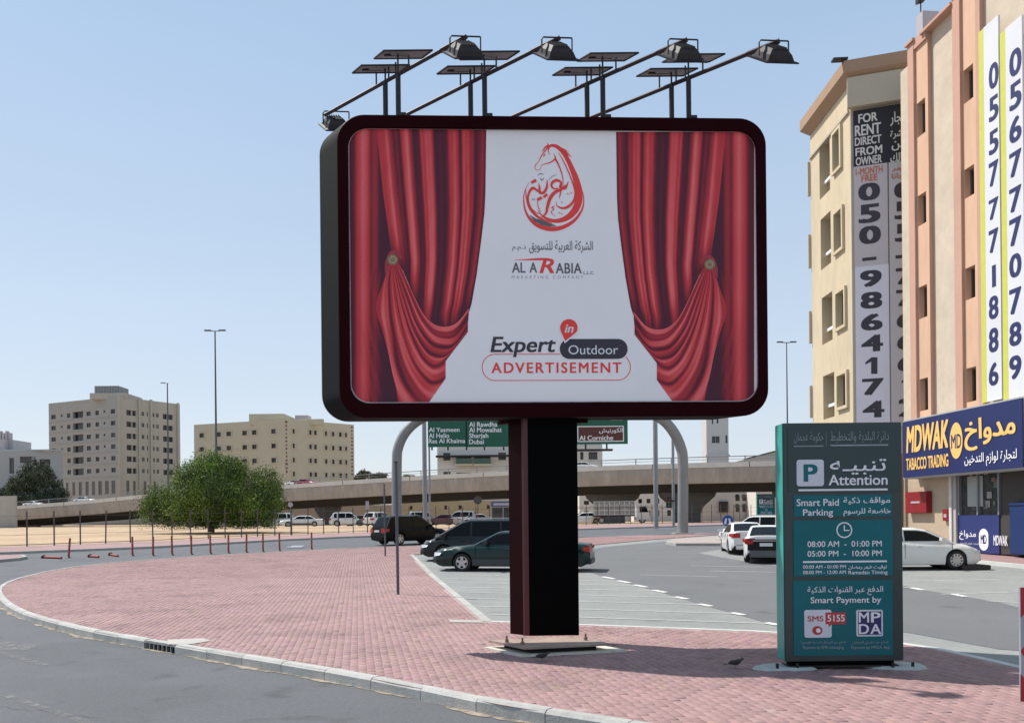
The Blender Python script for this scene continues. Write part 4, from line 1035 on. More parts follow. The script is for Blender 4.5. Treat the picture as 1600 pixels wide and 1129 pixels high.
def facade(root, p0, p1, z0, z1, wins, m, depth=.18, name='wall'):
    """wall with true openings; wins: (a0,a1,z0,z1,style) measured along the wall"""
    p0 = Vector((p0[0], p0[1], 0)); p1 = Vector((p1[0], p1[1], 0)); L_ = (p1 - p0).length; u = (p1 - p0) / L_; inn = Vector((-u.y, u.x, 0))
    xs = sorted({0, L_} | {w[0] for w in wins} | {w[1] for w in wins}); zs = sorted({z0, z1} | {w[2] for w in wins} | {w[3] for w in wins})
    mb = MB(); Q = lambda a, z, d=0: p0 + u * a + inn * d + Vector((0, 0, z)) - root.location
    for i in range(len(xs) - 1):
        for j in range(len(zs) - 1):
            cx, cz = (xs[i] + xs[i + 1]) / 2, (zs[j] + zs[j + 1]) / 2
            if any(w[0] < cx < w[1] and w[2] < cz < w[3] for w in wins): continue
            mb.add([Q(xs[i], zs[j]), Q(xs[i + 1], zs[j]), Q(xs[i + 1], zs[j + 1]), Q(xs[i], zs[j + 1])], [(0, 1, 2, 3)])
    rz = math.atan2(u.y, u.x)
    for w in wins:
        a, b, c, d = w[:4]
        dd = w[5] if len(w) > 5 else depth
        for q in (((a, c), (b, c)), ((b, c), (b, d)), ((b, d), (a, d)), ((a, d), (a, c))):
            mb.add([Q(*q[0]), Q(*q[0], dd), Q(*q[1], dd), Q(*q[1])], [(0, 1, 2, 3)])
    o = mb.build(name, m, root)
    for w in wins:
        a, b, c, d, stl = w[:5]
        if stl is None: continue
        dd = w[5] if len(w) > 5 else depth
        fr, gl = window_mesh(b - a, d - c, stl)
        wo_ = inst(fr, 'window', root, Q(a, c, dd - .04), rz); inst(gl, 'pane', wo_)
        if len(w) > 6 and w[6]:    # raised surround
            pass
    return u, inn
def closed(root, pts, z0, z1, m, skip=(), roof=True, name='wall'):
    n = len(pts)
    mb = MB()
    for i in range(n):
        if i in skip: continue
        a, b = pts[i], pts[(i + 1) % n]
        mb.add([Vector((a[0], a[1], z0)) - root.location, Vector((b[0], b[1], z0)) - root.location, Vector((b[0], b[1], z1)) - root.location, Vector((a[0], a[1], z1)) - root.location], [(0, 1, 2, 3)])
    if mb.v: mb.build(name, m, root)
    if roof:
        mb = MB(); mb.add([Vector((a[0], a[1], z1 - .01)) - root.location for a in pts], [tuple(range(n))]); mb.build('roof', m, root)
def surround(root, p0, u, inn, a, b, c, d, m, t=.16, pr=.07):
    for x0, x1, z0, z1 in ((a - t, b + t, d, d + t), (a - t, b + t, c - t, c), (a - t, a, c, d), (b, b + t, c, d)):
        mb = MB(); mb.obox(Vector((p0[0], p0[1], 0)) + u * x0 - inn * pr + Vector((0, 0, z0)) - root.location, u * (x1 - x0), inn * (pr - .002), (0, 0, z1 - z0)); yield mb
M_BA = mat('grey_beige_render', (.35, .34, .315), .9, var=.05, scale=.05, var2=(.5, .04))
M_BA2 = mat('warm_beige_render', (.41, .385, .33), .9, var=.05, scale=.05, var2=(.5, .04))
M_BB = mat('cream_render', (.52, .465, .345), .9, var=.05, scale=.06, var2=(.5, .04))
def vspan(yt, yb, px, Y): return P(px, yb, Y).z, P(px, yt, Y).z
def wins_on(p0, p1, cols, rows, style='plain', depth=.3):
    out = []
    for x0, x1 in cols:
        a, b = along(p0, p1, x0), along(p0, p1, x1); 
        for c, d in rows: out.append((a, b, c, d, style, depth))
    return out
# A: tall grey-beige block
Yc = 262; c0 = P(183, 619, Yc); ZA_ = c0.z
l0 = P(76, 632, Yc * 193.6 / 183.6); r0 = P(281, 633.5, Yc * 193.6 / 180.5)
A = thing('apartment_building', 'tall grey beige apartment block on the left with rooftop plant screen', 'building', (c0.x, c0.y, 1.0))
k = Yc / F
rows = [(P(180, y + 3.6, Yc).z, P(180, y - 3.4, Yc).z) for y in (641.7, 660, 678.6, 696.8, 715, 733.5)]
L2 = [(81, 88), (105.5, 111), (136, 142.7), (149.8, 155.6), (174, 181)]; sm = [(96.2, 98.8), (162.7, 165.4)]
W1 = wins_on(l0, c0, L2, rows) + wins_on(l0, c0, sm, [(c + .5, d - .1) for c, d in rows], 'plain', .2) + wins_on(l0, c0, [(114.5, 131)], [(c - .4, d + .3) for c, d in rows], 'plain', 1.0)
sh_ = [(P(180, 772, Yc).z, P(180, 750, Yc).z)]
W1 += wins_on(l0, c0, [(93, 97), (103, 107), (113, 117.5), (123, 128), (133.5, 138.5), (143.5, 148.5), (153.5, 159), (164, 170), (174, 180)], sh_, 'shutter', .2)
W2 = wins_on(c0, r0, [(198.5, 206.5), (207.8, 213.5), (255.5, 262.5), (263.8, 271)], [(c - .3, d) for c, d in rows], 'plain', .7) + wins_on(c0, r0, [(222, 226.5), (238.5, 242.4), (244.8, 249)], rows, 'pale', .12) + wins_on(c0, r0, [(230.3, 232)], rows, 'plain', .2)
W2 += wins_on(c0, r0, [(197.5, 202), (208, 212), (224.5, 228.5), (240, 244)], sh_, 'shutter', .2)
facade(A, l0, c0, 1.0, ZA_, W1, M_BA); facade(A, c0, r0, 1.0, ZA_, W2, M_BA2)
bk = [(l0.x, l0.y), (c0.x, c0.y), (r0.x, r0.y), (r0.x * (r0.y + 25) / r0.y - 1, r0.y + 25), (l0.x, l0.y + 25)]
closed(A, bk, 1.0, ZA_, M_BA, skip=(0, 1))
u1 = (Vector((c0.x, c0.y, 0)) - Vector((l0.x, l0.y, 0))).normalized(); u2_ = (Vector((r0.x, r0.y, 0)) - Vector((c0.x, c0.y, 0))).normalized()
mb = MB()                                      # string courses and vertical ribs
for y in (651, 669, 687.5, 705.5, 724, 745):
    z = P(180, y, Yc).z
    mb = MB(); mb.obox(Vector((l0.x, l0.y, z)) - A.location + Vector((-u1.y, u1.x, 0)) * -.12, u1 * (c0 - l0).xy.length, Vector((-u1.y, u1.x, 0)) * .118, (0, 0, .25)); mb.build('string_course', M_BA, A)
for px in (184.5, 216.5, 235, 277):
    a = along(c0, r0, px); mb = MB(); mb.obox(Vector((c0.x, c0.y, 6)) + u2_ * a - Vector((-u2_.y, u2_.x, 0)) * .5 - A.location, u2_ * .7, Vector((-u2_.y, u2_.x, 0)) * .497, (0, 0, ZA_ - 6 + .3)); mb.build('pilaster', M_BA2, A)
mb = MB(); q0, q1 = P(150, 611, Yc + 6), P(205, 611, Yc + 6); mb.box(q0.x, q1.x, Yc + 2, Yc + 14, ZA_ - .5, P(180, 613.5, Yc + 2).z); mb.v = [tuple(Vector(v) - A.location) for v in mb.v]; mb.build('penthouse', M_BA2, A)
mb = MB(); q0, q1 = P(155, 611, Yc + 6), P(192, 611, Yc + 6); mb.box(q0.x, q1.x, Yc + 3, Yc + 10, P(180, 613.5, Yc + 2).z, P(180, 602.5, Yc + 3).z); mb.v = [tuple(Vector(v) - A.location) for v in mb.v]; mb.build('plant_screen', mat('louvre', (.22, .23, .24), .6, .3, var=.2, scale=.8, stretch=(4, 1, .2)), A)
for k_ in range(9):
    x = q0.x + (q1.x - q0.x) * (k_ + .5) / 9; mb = MB(); mb.box(x - .12, x + .12, Yc + 2.9, Yc + 2.99, P(180, 613.5, Yc + 2).z, P(180, 602.5, Yc + 3).z - .4); mb.v = [tuple(Vector(v) - A.location) for v in mb.v]; mb.build('fin', M_STEEL, A)
# B: cream block
Yc = 222; c0 = P(446, 654.5, Yc); ZB_ = c0.z; bb0 = 155.0
l0 = P(303, 663.3, Yc * 157 / 149.6); r0 = P(553, 663.5, Yc * 157 / 147.2)
B = thing('apartment_building', 'cream five storey block with square windows beside the big green tree', 'building', (c0.x, c0.y, 1.0))
rows = [(P(446, y + 3.8, Yc).z, P(446, y - 3.6, Yc).z) for y in (672.5, 695.3, 717.6, 739.6)]
W1 = wins_on(l0, c0, [(312.5, 319.8), (339.2, 346.3), (354.6, 362.3), (379.4, 387), (394.5, 402), (424.6, 432)], rows)
W2 = wins_on(c0, r0, [(457.5, 461), (483.4, 487.5), (491, 495.4), (507.9, 511.7), (518.8, 522.9), (530, 534.4), (539.4, 542.7)], rows)
for (a_, b_, W_) in ((l0, c0, W1), (c0, r0, W2)):
    u_, in_ = facade(B, a_, b_, 1.0, ZB_, W_, M_BB)
    for w in W_:
        for mb in surround(B, a_, u_, in_, *w[:4], M_BB, .28, .16):
            pass
        mb = MB(); a, b, c, d = w[:4]; t, pr = .28, .16
        for x0, x1, z0, z1 in ((a - t, b + t, d, d + t), (a - t, b + t, c - t, c), (a - t, a, c, d), (b, b + t, c, d)):
            mb.obox(Vector((a_.x, a_.y, 0)) + u_ * x0 - in_ * pr + Vector((0, 0, z0)) - B.location, u_ * (x1 - x0), in_ * (pr - .002), (0, 0, z1 - z0))
        mb.build('window_surround', M_BB, B)
closed(B, [(l0.x, l0.y), (c0.x, c0.y), (r0.x, r0.y), (r0.x * (r0.y + 22) / r0.y - 1, r0.y + 22), (l0.x, l0.y + 22)], 1.0, ZB_, M_BB, skip=(0, 1))
def boxat(root, name, px0, px1, yt, Y0, Y1, zb, m):
    q0, q1 = P(px0, yt, Y0), P(px1, yt, Y0); mb = MB(); mb.box(q0.x, q1.x, Y0, Y1, zb, q0.z)
    if root: mb.v = [tuple(Vector(v) - root.location) for v in mb.v]
    return mb.build(name, m, root)
boxat(B, 'stair_head', 389, 444, 646.5, Yc + 3.5, Yc + 15, ZB_ - 1, M_BB); boxat(B, 'parapet_step', 446, 505, 654.8, Yc + 5, Yc + 6, ZB_ - 1, M_BB)
boxat(B, 'water_tank', 461, 481, 648.5, Yc + 12, Yc + 16, ZB_ - .5, M_GREYL)
u_ = (Vector((r0.x, r0.y, 0)) - Vector((c0.x, c0.y, 0))).normalized(); in_ = Vector((-u_.y, u_.x, 0))
for px in (448, 550.5):                        # small characters running down the wall, too far away to read
    a = along(c0, r0, px); mb = MB()
    for k in range(14):
        z = ZB_ - 1.0 - k * 1.02; h = .35 + .25 * rng.random(); w = .35 + .35 * rng.random()
        mb.obox(Vector((c0.x, c0.y, z)) + u_ * (a - w / 2) - in_ * .05 - B.location, u_ * w, in_ * .045, (0, 0, h))
    tag(mb.build('vertical_lettering', mat('faded_letters', (.16, .07, .05), .8), B), kind='stuff')
# C: low white building far left
C_ = thing('low_building', 'low pale flat roofed building at the left edge behind the dark tree', 'building', (P(40, 750, 212).x, 212, 1))
l0, r0 = P(-120, 703.5, 208), P(98, 706, 214)
W = wins_on(l0, r0, [(14, 22), (31.5, 50)], [(P(20, 739, 210).z, P(20, 714, 210).z)], 'plain', .4)
W = wins_on(l0, r0, [(14.5, 22)], [(P(20, 739, 210).z, P(20, 714, 210).z)], 'pale', .4) + wins_on(l0, r0, [(31.5, 50)], [(P(20, 722, 210).z, P(20, 712, 210).z)], 'plain', .4) + wins_on(l0, r0, [(62, 79)], [(P(20, 736, 210).z, P(20, 716, 210).z)], 'plain', .4)
M_BC = mat('grey_white_render', (.40, .40, .385), .9, var=.05, scale=.1)
facade(C_, l0, r0, 1, l0.z, W, M_BC); closed(C_, [(l0.x, l0.y), (r0.x, r0.y), (r0.x * (r0.y + 22) / r0.y - 1, r0.y + 22), (l0.x, l0.y + 22)], 1, l0.z, M_BC, skip=(0,))
boxat(C_, 'roof_plant', -20, 6, 686, 214, 222, l0.z - .2, M_GREYL); boxat(C_, 'roof_plant', 6, 21, 687, 216, 224, l0.z - .2, M_BC)
for k_ in range(4): boxat(C_, 'vent_stack', -2 + k_ * 5, 1.2 + k_ * 5, 673 + (k_ % 2) * 3, 217, 218, l0.z + 1, M_GREYL)
mb = MB(); q = P(98, 706, 213.8); mb.box(q.x - 35.4, q.x + .3, 213.2 - .6, 213.2 + .1 - .2, l0.z, l0.z + .4); mb.v = [tuple(Vector(v) - C_.location) for v in mb.v]; mb.build('coping', M_BC, C_)
# D: white block behind the gantry
D_ = thing('apartment_building', 'white flats with green balconies half hidden behind the green road signs', 'building', (P(800, 750, 195).x, 195, 1))
l0, r0 = P(683, 688, 195), P(941, 692, 197)
bal = [(P(700, 726, 195).z, P(700, 711, 195).z), (P(700, 749, 195).z, P(700, 738, 195).z)]
W = wins_on(l0, r0, [(693, 704), (779, 791), (862, 874), (907, 912), (920, 934)], [(P(700, 719, 195).z, P(700, 707, 195).z), (P(700, 745, 195).z, P(700, 736, 195).z)], 'plain', .3) + wins_on(l0, r0, [(713, 737), (741, 767)], bal, 'plain', 1.6) + wins_on(l0, r0, [(800, 850)], bal, 'plain', 1.6)
M_BD = mat('white_render', (.62, .59, .55), .9, var=.05, scale=.1)
facade(D_, l0, r0, 1, l0.z, W, M_BD); closed(D_, [(l0.x, l0.y), (r0.x, r0.y), (r0.x, r0.y + 18), (l0.x, l0.y + 18)], 1, l0.z, M_BD, skip=(0,))
for a, b in ((713, 737), (741, 767)):
    q0, q1 = P(a, 716, 194.7), P(b, 724, 194.7); mb = MB(); mb.box(q0.x - .2, q1.x + .2, 193.6, 194.9, q1.z - .5, q1.z - .1); mb.v = [tuple(Vector(v) - D_.location) for v in mb.v]; mb.build('balcony', M_BB, D_)
    mb = MB(); mb.box(q0.x, q1.x, 193.7, 193.8, q1.z - .1, q0.z); mb.v = [tuple(Vector(v) - D_.location) for v in mb.v]; mb.build('balustrade', mat('green_glass_rail', (.05, .10, .07), .3, var=.1), D_)
q0, q1 = P(681, 709, 193.9), P(806, 713, 193.9); mb = MB(); mb.box(q0.x, q1.x, 193.4, 194.9, q1.z, q1.z + .45); mb.v = [tuple(Vector(v) - D_.location) for v in mb.v]; mb.build('canopy_slab', M_DARK, D_)
q0, q1 = P(902, 702, 194), P(957, 706, 194); mb = MB(); mb.box(q0.x, q1.x, 193.4, 194.9, q1.z + .3, q1.z + .75); mb.v = [tuple(Vector(v) - D_.location) for v in mb.v]; mb.build('canopy_slab', M_DARK, D_)
# minaret
MN = thing('minaret', 'square grey stone minaret tower rising behind the overpass', 'tower', (P(1120, 720, 235).x, 235, 1))
l0, r0 = P(1103, 600, 235), P(1137.5, 600, 235)
mm = mat('minaret_stone', (.47, .47, .475), .9, var=.06, scale=.2)
w_ = (r0.x - l0.x); arch = lambda a0, a1, y0, y1, st, d: (a0 * w_, a1 * w_, P(1120, y1, 235).z, P(1120, y0, 235).z, st, d)
facade(MN, l0, r0, 1, l0.z, [arch(.25, .32, 640, 662, 'plain', .3), arch(.47, .55, 640, 661, 'plain', .3), arch(.24, .60, 681, 692, 'pale', .25), arch(.86, .95, 680, 692, 'plain', .4)], mm)
closed(MN, [(l0.x, 235), (r0.x, 235), (r0.x, 241), (l0.x, 241)], 1, l0.z, mm, skip=(0,))
if 0: mb = MB(); cx = l0.x + w_ * .42; cz = P(1120, 681, 235).z; mb.lathe([(1.15, 0), (1.15, .25)], 20, 'Y', (cx, 234.78, cz)); mb.v = [tuple(Vector(v) - MN.location) for v in mb.v]; mb.build('arch_head', mat('arch_infill', (.52, .48, .42), .9), MN)
mb = MB(); mb.box(l0.x - .3, r0.x + .3, 234.7, 234.98, P(1120, 713, 235).z, P(1120, 710, 235).z); mb.v = [tuple(Vector(v) - MN.location) for v in mb.v]; mb.build('cornice', mm, MN)
# light hall roof at right, far
HR = thing('hall', 'low hall with pale pitched roof beyond the overpass near the parking pillar', 'building', (P(1200, 720, 190).x, 190, 1))
a, b, c = P(1158, 719, 190), P(1218, 704, 190), P(1300, 719, 190)
mb = MB(); vs = [(a.x, 190, 1), (c.x, 190, 1), (c.x, 190, c.z), (b.x, 190, b.z), (a.x, 190, a.z)]; vs += [(x, y + 30, z) for x, y, z in vs]
mb.add(vs, [(0, 1, 2, 3, 4), (9, 8, 7, 6, 5), (0, 4, 9, 5), (1, 6, 7, 2)]); mb.v = [tuple(Vector(v) - HR.location) for v in mb.v]; mb.build('wall', M_BC, HR)
mb = MB(); mb.add([(a.x - 1, 189.5, a.z), (b.x, 189.5, b.z + .3), (b.x, 221, b.z + .3), (a.x - 1, 221, a.z), (c.x + 1, 189.5, c.z), (c.x + 1, 221, c.z)], [(0, 1, 2, 3), (1, 4, 5, 2)]); mb.v = [tuple(Vector(v) - HR.location) for v in mb.v]; mb.build('roof', mat('pale_roof', (.50, .52, .48), .6), HR)
# low buildings seen under the deck
def lowb(label, px0, px1, yt, yb, Y, cols, rws, m, st='plain', dep=10, nm='low_building'):
    r = thing(nm, label, 'building', (P((px0 + px1) / 2, yb, Y).x, Y, 1))
    l, q = P(px0, yt, Y), P(px1, yt, Y); rr = [(P(px0, b, Y).z, P(px0, a, Y).z) for a, b in rws]
    facade(r, l, q, .9, l.z, wins_on(l, q, cols, rr, st, .35), m); closed(r, [(l.x, Y), (q.x, Y), (q.x, Y + dep), (l.x, Y + dep)], .9, l.z, m, skip=(0,)); return r
lowb('pale villa with small square windows seen under the overpass behind the white truck', 905, 990, 770, 815, 172, [(912, 920), (930, 936), (950, 960), (974, 980)], [(782, 788), (798, 805)], M_BD)
lowb('white villa with dark windows seen under the overpass beside the gantry post', 990, 1064, 766, 815, 166, [(997, 1003), (1010, 1016), (1025, 1030), (1042, 1048)], [(779, 786), (797, 806)], M_BD)
vl = lowb('white villa with paired arched windows under the overpass by the blue sign', 1092, 1180, 768, 812, 158, [(1149, 1155.5), (1159.5, 1166)], [(775, 783), (790, 800)], mat('villa_render', (.46, .43, .40), .9, var=.06, scale=.3), dep=12)
l, q = P(1092, 768, 158), P(1180, 768, 158)
for x0, x1 in ((1149, 1155.5), (1159.5, 1166)):
    for yt in (775, 790):
        A0 = P(x0, yt, 157.8); A1 = P(x1, yt, 157.8); mb = MB(); mb.lathe([((A1.x - A0.x) / 2, 0), ((A1.x - A0.x) / 2, .15)], 16, 'Y', ((A0.x + A1.x) / 2, 157.8, A0.z)); mb.v = [tuple(Vector(v) - vl.location) for v in mb.v]; mb.build('arch_head', M_GLASS, vl)
boxat(vl, 'gate', 1124, 1138, 783, 157.5, 157.9, P(1130, 800, 157.6).z, M_DARK)
lowb('white rendered villa under the overpass to the right of the arched windows', 1181, 1290, 766, 812, 152, [(1186, 1192), (1216, 1222)], [(776, 784)], M_BD)
lowb('sand coloured low building seen under the overpass behind the parked cars', 628, 800, 783, 812, 176, [(640, 644), (662, 667), (694, 698), (716, 721), (760, 765)], [(790, 796)], mat('sandy_render', (.40, .33, .21), .9, var=.08, scale=.3))
bwl = MB(); a, b = P(395, 791, 190), P(632, 789, 182); bwl.obox((a.x, a.y, .9), (b.x - a.x, b.y - a.y, 0), (0, .4, 0), (0, 0, a.z - .9)); tag(bwl.build('boundary_wall', mat('wall_tan', (.33, .27, .20), .9, var=.1, scale=.3)), 'tan boundary wall in the shade behind the cars under the overpass', 'wall')
# kiosk shelter with blue fascia behind the van
kx = P(785, 815, 96)
K = thing('bus_shelter', 'small glass shelter with blue fascia behind the dark van', 'shelter', (kx.x, 96, gz(96)))
z = lambda y: P(785, y, 96).z - gz(96)
mb = MB(); mb.box(-1.3, 1.6, -.1, 1.2, z(791), z(783)); mb.build('fascia', mat('blue_fascia', (.05, .09, .25), .5, var=.1), K)
mb = MB(); mb.box(-1.0, 1.3, -.12, -.105, z(789), z(785.5)); mb.build('fascia_panel', M_GREYL, K)
for x in (-1.25, 0.1, 1.5): mb = MB(); mb.box(x - .05, x + .05, -.05, .05, 0, z(791)); mb.build('post', M_STEEL, K)
mb = MB(); mb.box(-1.2, 1.45, 1.0, 1.03, .3, z(792)); mb.build('back_pane', M_GLASSB, K)
# ------------------------------------------------------------------ GANTRY
GYY = 66
gn = thing('sign_gantry', 'big grey arched road gantry whose curved posts carry the green direction signs', 'gantry', (P(845, 840, GYY).x, GYY, gz(GYY)))
def gbuild(mb, name, m, **k): mb.v = [tuple(Vector(v) - gn.location) for v in mb.v]; return mb.build(name, m, gn, **k)
def gpost(pts, r):
    mb = MB(); mb.tube(crom([P(*q, GYY) for q in pts], 6), r, 16); return gbuild(mb, 'post', mat('gantry_grey', (.25, .25, .245), .55, .1, var=.1, scale=.8), smooth=50)
gpost([(620, 846), (620, 800), (620, 725), (622, 700), (633, 676), (653, 657), (680, 646), (720, 642), (850, 641)], .40)
gpost([(1067, 834), (1067, 800), (1067, 722), (1063, 697), (1052, 674), (1036, 656), (1015, 646), (980, 642), (850, 641)], .42)
b_ = P(1067, 834, GYY); mb = MB(); mb.box(b_.x - .75, b_.x + .75, GYY - .7, GYY + .7, b_.z - .3, b_.z + .12); gbuild(mb, 'footing', M_CONCD)
SY = 65.2
sp = Plane((P(668, 700, SY).x, SY, 0), (1, 0, 0))
M_GRN = mat('sign_green', (0.0, .10, .055), .45, var=.05, scale=.5); M_BRN = mat('sign_brown', (.10, .022, .018), .45, var=.05)
def signp(x0, x1, yt, yb, m):
    q0, q1 = P(x0, yt, SY), P(x1, yb, SY); mb = MB(); mb.box(q0.x, q1.x, SY, SY + .12, q1.z, q0.z); return gbuild(mb, 'direction_sign', m)
signp(668, 727.6, 634, 697.5, M_GRN); signp(729.2, 880, 634, 696.5, M_GRN); signp(881, 981, 634, 693, M_GRN)
T2 = lambda s, x0, x1, yt, yb, **k: (lambda mb: (sp.text(mb, s, x0, x1, yt, yb, .015, **k), gbuild(mb, 'sign_lettering', M_WHITE)))(MB())
T2('Al Yasmeen', 670, 718, 667.5, 674.5, bold=.03); T2('Al Helio', 670, 702, 676.5, 684, bold=.03); T2('Ras Al Khaima', 670, 727, 685, 692, bold=.03)
T2('Al Rawdha', 733, 777, 659, 666.5, bold=.03); T2('Al Mowaihat', 733, 784, 667.5, 675, bold=.03); T2('Sharjah', 733, 763, 676.5, 686, bold=.03); T2('Dubai', 733, 756, 686, 693.5, bold=.03)
mb = MB(); sp.rect(mb, 902, 975, 665.5, 689.5, .012); gbuild(mb, 'sign_border', M_WHITE)
mb = MB(); sp.rect(mb, 903.5, 973.5, 667, 688, .018); gbuild(mb, 'direction_sign', M_BRN)
mb = MB(); sp.text(mb, shape('الكورنيش'), 936, 973, 668.5, 677, .024, .02); sp.text(mb, 'Al Corniche', 905, 958, 680, 687.5, .024, .03); gbuild(mb, 'sign_lettering', M_WHITE)
mb = MB(); sp.rect(mb, 955, 973, 640, 656.5, .012); gbuild(mb, 'symbol_plate', M_WHITE)
mb = MB(); sp.disc(mb, 965, 648.5, 6, .018); gbuild(mb, 'symbol', M_INK); mb = MB(); sp.disc(mb, 965, 648.5, 3.2, .022); gbuild(mb, 'symbol', M_WHITE)
mb = MB(); sp.text(mb, 'Al Zahra', 903, 928, 650, 656.5, .015, .02); gbuild(mb, 'sign_lettering', M_WHITE)
for x in (675, 700, 729, 757, 787, 915, 948): q0 = P(x, 697, SY + .2); mb = MB(); mb.box(q0.x - .06, q0.x + .06, SY + .13, SY + .25, q0.z - .3, q0.z + 3.2); gbuild(mb, 'bracket', M_DARK)
# ------------------------------------------------------------------ TALL POLES AND LAMPS
def lamp(label, px, yt, yb, Y, r, arms=2, group=None):
    t_, b_ = P(px, yt, Y), P(px + (ROLL * 0), yb, Y); h = t_.z - gz(Y)
    o = thing('street_lamp', label, 'street lamp', (t_.x, Y, gz(Y)), group=group)
    mb = MB(); mb.tube([(0, 0, 0), (0, 0, h * .45), (0, 0, h)], [r, r * .75, r * .45], 10); mb.build('pole', M_POLE, o, smooth=50)
    mb = MB(); mb.tube([(-1.0 if arms == 2 else -.9, 0, h + .05), (0, 0, h - .02), (1.0 if arms == 2 else .2, 0, h + .05)], .05, 6); mb.build('arm', M_POLE, o)
    for s in ((-1, 1) if arms == 2 else (-1,)):
        mb = MB(); mb.box(s * .8 - .38, s * .8 + .38, -.15, .15, h, h + .13); mb.build('lamp_head', M_POLE, o, bevel=.03)
    return o
lamp('tallest dark lamp post rising behind the big green tree', 336, 517, 800, 92, .16, 2, 'tall lamp posts beyond the overpass')
lamp('thin single arm lamp post in front of the tall beige block', 261.5, 598.5, 800, 150, .22, 1, 'tall lamp posts beyond the overpass')
lamp('slender lamp post against the sky between billboard and parking pillar', 1229, 535, 800, 100, .13, 2, 'tall lamp posts beyond the overpass')
def plainpole(label, px, yt, Y, r, name='utility_pole', cat='pole'):
    t_ = P(px, yt, Y); o = thing(name, label, cat, (t_.x, Y, gz(Y))); mb = MB(); mb.tube([(0, 0, 0), (0, 0, t_.z - gz(Y))], r, 10); mb.build('pole', M_STEEL, o, smooth=50); return o, t_
plainpole('straight grey pole behind the left gantry post under the billboard', 662.5, 640, 74, .20)
plainpole('straight grey pole under the billboard left of the right gantry post', 1023.5, 640, 78, .22)
o, t_ = plainpole('thin traffic signal pole just behind the right gantry post', 1051, 668, 82, .14, 'signal_pole', 'traffic light')
zz = lambda y, Y: P(1050, y, Y).z - gz(Y)
mb = MB(); mb.box(-.75, -.3, -.35, -.05, zz(793, 82), zz(776, 82)); mb.build('signal_head', M_DARK, o, bevel=.03)
mb = MB(); mb.box(-.45, .1, -.2, .0, zz(783, 82), zz(781, 82)); mb.build('bracket', M_DARK, o)
for k in range(3): mb = MB(); mb.lathe([(.13, 0), (.13, .03)], 12, 'Y', (-.52, -.38, zz(779.5 + 5 * k, 82))); mb.build('lens', mat('dull_lens_%d' % k, ((.2, .02, .02), (.2, .12, .02), (.02, .12, .08))[k], .3), o)
plainpole('thin bare pole at the left of the green signs under the billboard', 670.5, 690, 84, .10)
def roundsign(label, px, py, Y, rpx, m, yb=None, back=False, rect=None):
    c = P(px, py, Y); o = thing('road_sign', label, 'road sign', (c.x, Y, gz(Y))); r = rpx * Y / F
    mb = MB(); mb.tube([(0, 0, 0), (0, 0, c.z - gz(Y) + r * .7)], .04, 8); mb.build('post', M_POLE, o, smooth=50)
    mb = MB()
    if rect: mb.box(-rect[0] * Y / F, rect[0] * Y / F, -.06, -.045, c.z - gz(Y) - rect[1] * Y / F, c.z - gz(Y) + rect[1] * Y / F)
    else: mb.lathe([(r, -.06), (r, -.045)], 24, 'Y', (0, 0, c.z - gz(Y)))
    mb.build('sign_plate', m, o); return o, c, r
M_BLUE = mat('sign_blue', (.010, .065, .32), .4, var=.05)
o, c, r = roundsign('round blue sign with two white figures by the parked white cars', 1137, 813, 70, 8.5, M_BLUE)
pl = Plane((c.x - 1, 69.94, 0), (1, 0, 0))
for s in (-1, 1):
    mb = MB(); mb.poly([pl.at(1137 + s * 1.0, 809.3, .01), pl.at(1137 + s * 3.6, 809.3, .01), pl.at(1137 + s * 6.2, 817.5, .01), pl.at(1137 + s * 2.4, 819, .01)]); mb.v = [tuple(Vector(v) - o.location) for v in mb.v]; mb.build('figure_emblem', M_WHITE, o)
mb = MB(); mb.lathe([(r * 1.09, -.043), (r * 1.09, -.03)], 24, 'Y', (0, 0, c.z - gz(70))); mb.build('sign_rim', M_GREYL, o)
roundsign('small oval pale sign on a pole near the big tree', 454, 788, 70, 4, M_GREYL)
roundsign('small white rectangular sign on a pole left of the black SUV', 574, 789, 74, 4, M_GREYL, rect=(2.6, 6.5))
roundsign('grey back of a round sign on a pole behind the dark van', 746.5, 781, 84, 6.5, mat('sign_back', (.07, .07, .07), .6))
# ------------------------------------------------------------------ RIGHT HAND BUILDINGS
def onl(px, py, off=0.0):
    """point on the shop facade line"""
    a, b = un(px, py); X0, dX = 19.3 + .092 * 41, -.092
    Y = X0 / (a / F - dX); return Vector((X0 + dX * Y, Y, H - b * Y / F))
SHU = Vector((.092, -1, 0)).normalized(); SHN = Vector((-1, -.092, 0)).normalized()   # along the wall towards the viewer, outward
SP = Plane((19.3, 41, 0), SHU)
M_PINK = mat('salmon_render', (.64, .41, .28), .9, var=.10, scale=.9, bump=.1, bscale=20, var2=(3, .06), stretch=(1, 1, .3))
M_PINKD = mat('pilaster_render', (.53, .315, .235), .9, var=.06, scale=.7, bump=.1, bscale=20)
M_CREAM = mat('cream_pilaster_render', (.58, .49, .38), .9, var=.12, scale=.5, bump=.1, bscale=20, var2=(2.5, .06))
PB = thing('shop_building', 'salmon and cream striped block with a tobacco shop at street level', 'building', (19.3, 41, .2))
def ab(mb, name, m, **k): mb.v = [tuple(Vector(v) - PB.location) for v in mb.v]; return mb.build(name, m, PB, **k)
def S(px): return (onl(px, 420) - Vector((19.3, 41, 0))).xy.length * (1 if onl(px, 420).y < 41 else -1)
ztopf = onl(1445, 40, 0).z
Z1 = 30.0
def wallbox(s0, s1, z0, z1, out, m, name, deep=.6, **k):
    """block on the facade: from s0 to s1, proud of the wall line by out"""
    mb = MB(); o_ = Vector((19.3, 41, z0)) + SHU * s0 + SHN * out
    mb.obox(o_, SHU * (s1 - s0), -SHN * (deep + out), (0, 0, z1 - z0)); return ab(mb, name, m, **k)
zs0 = onl(1500, 738).z
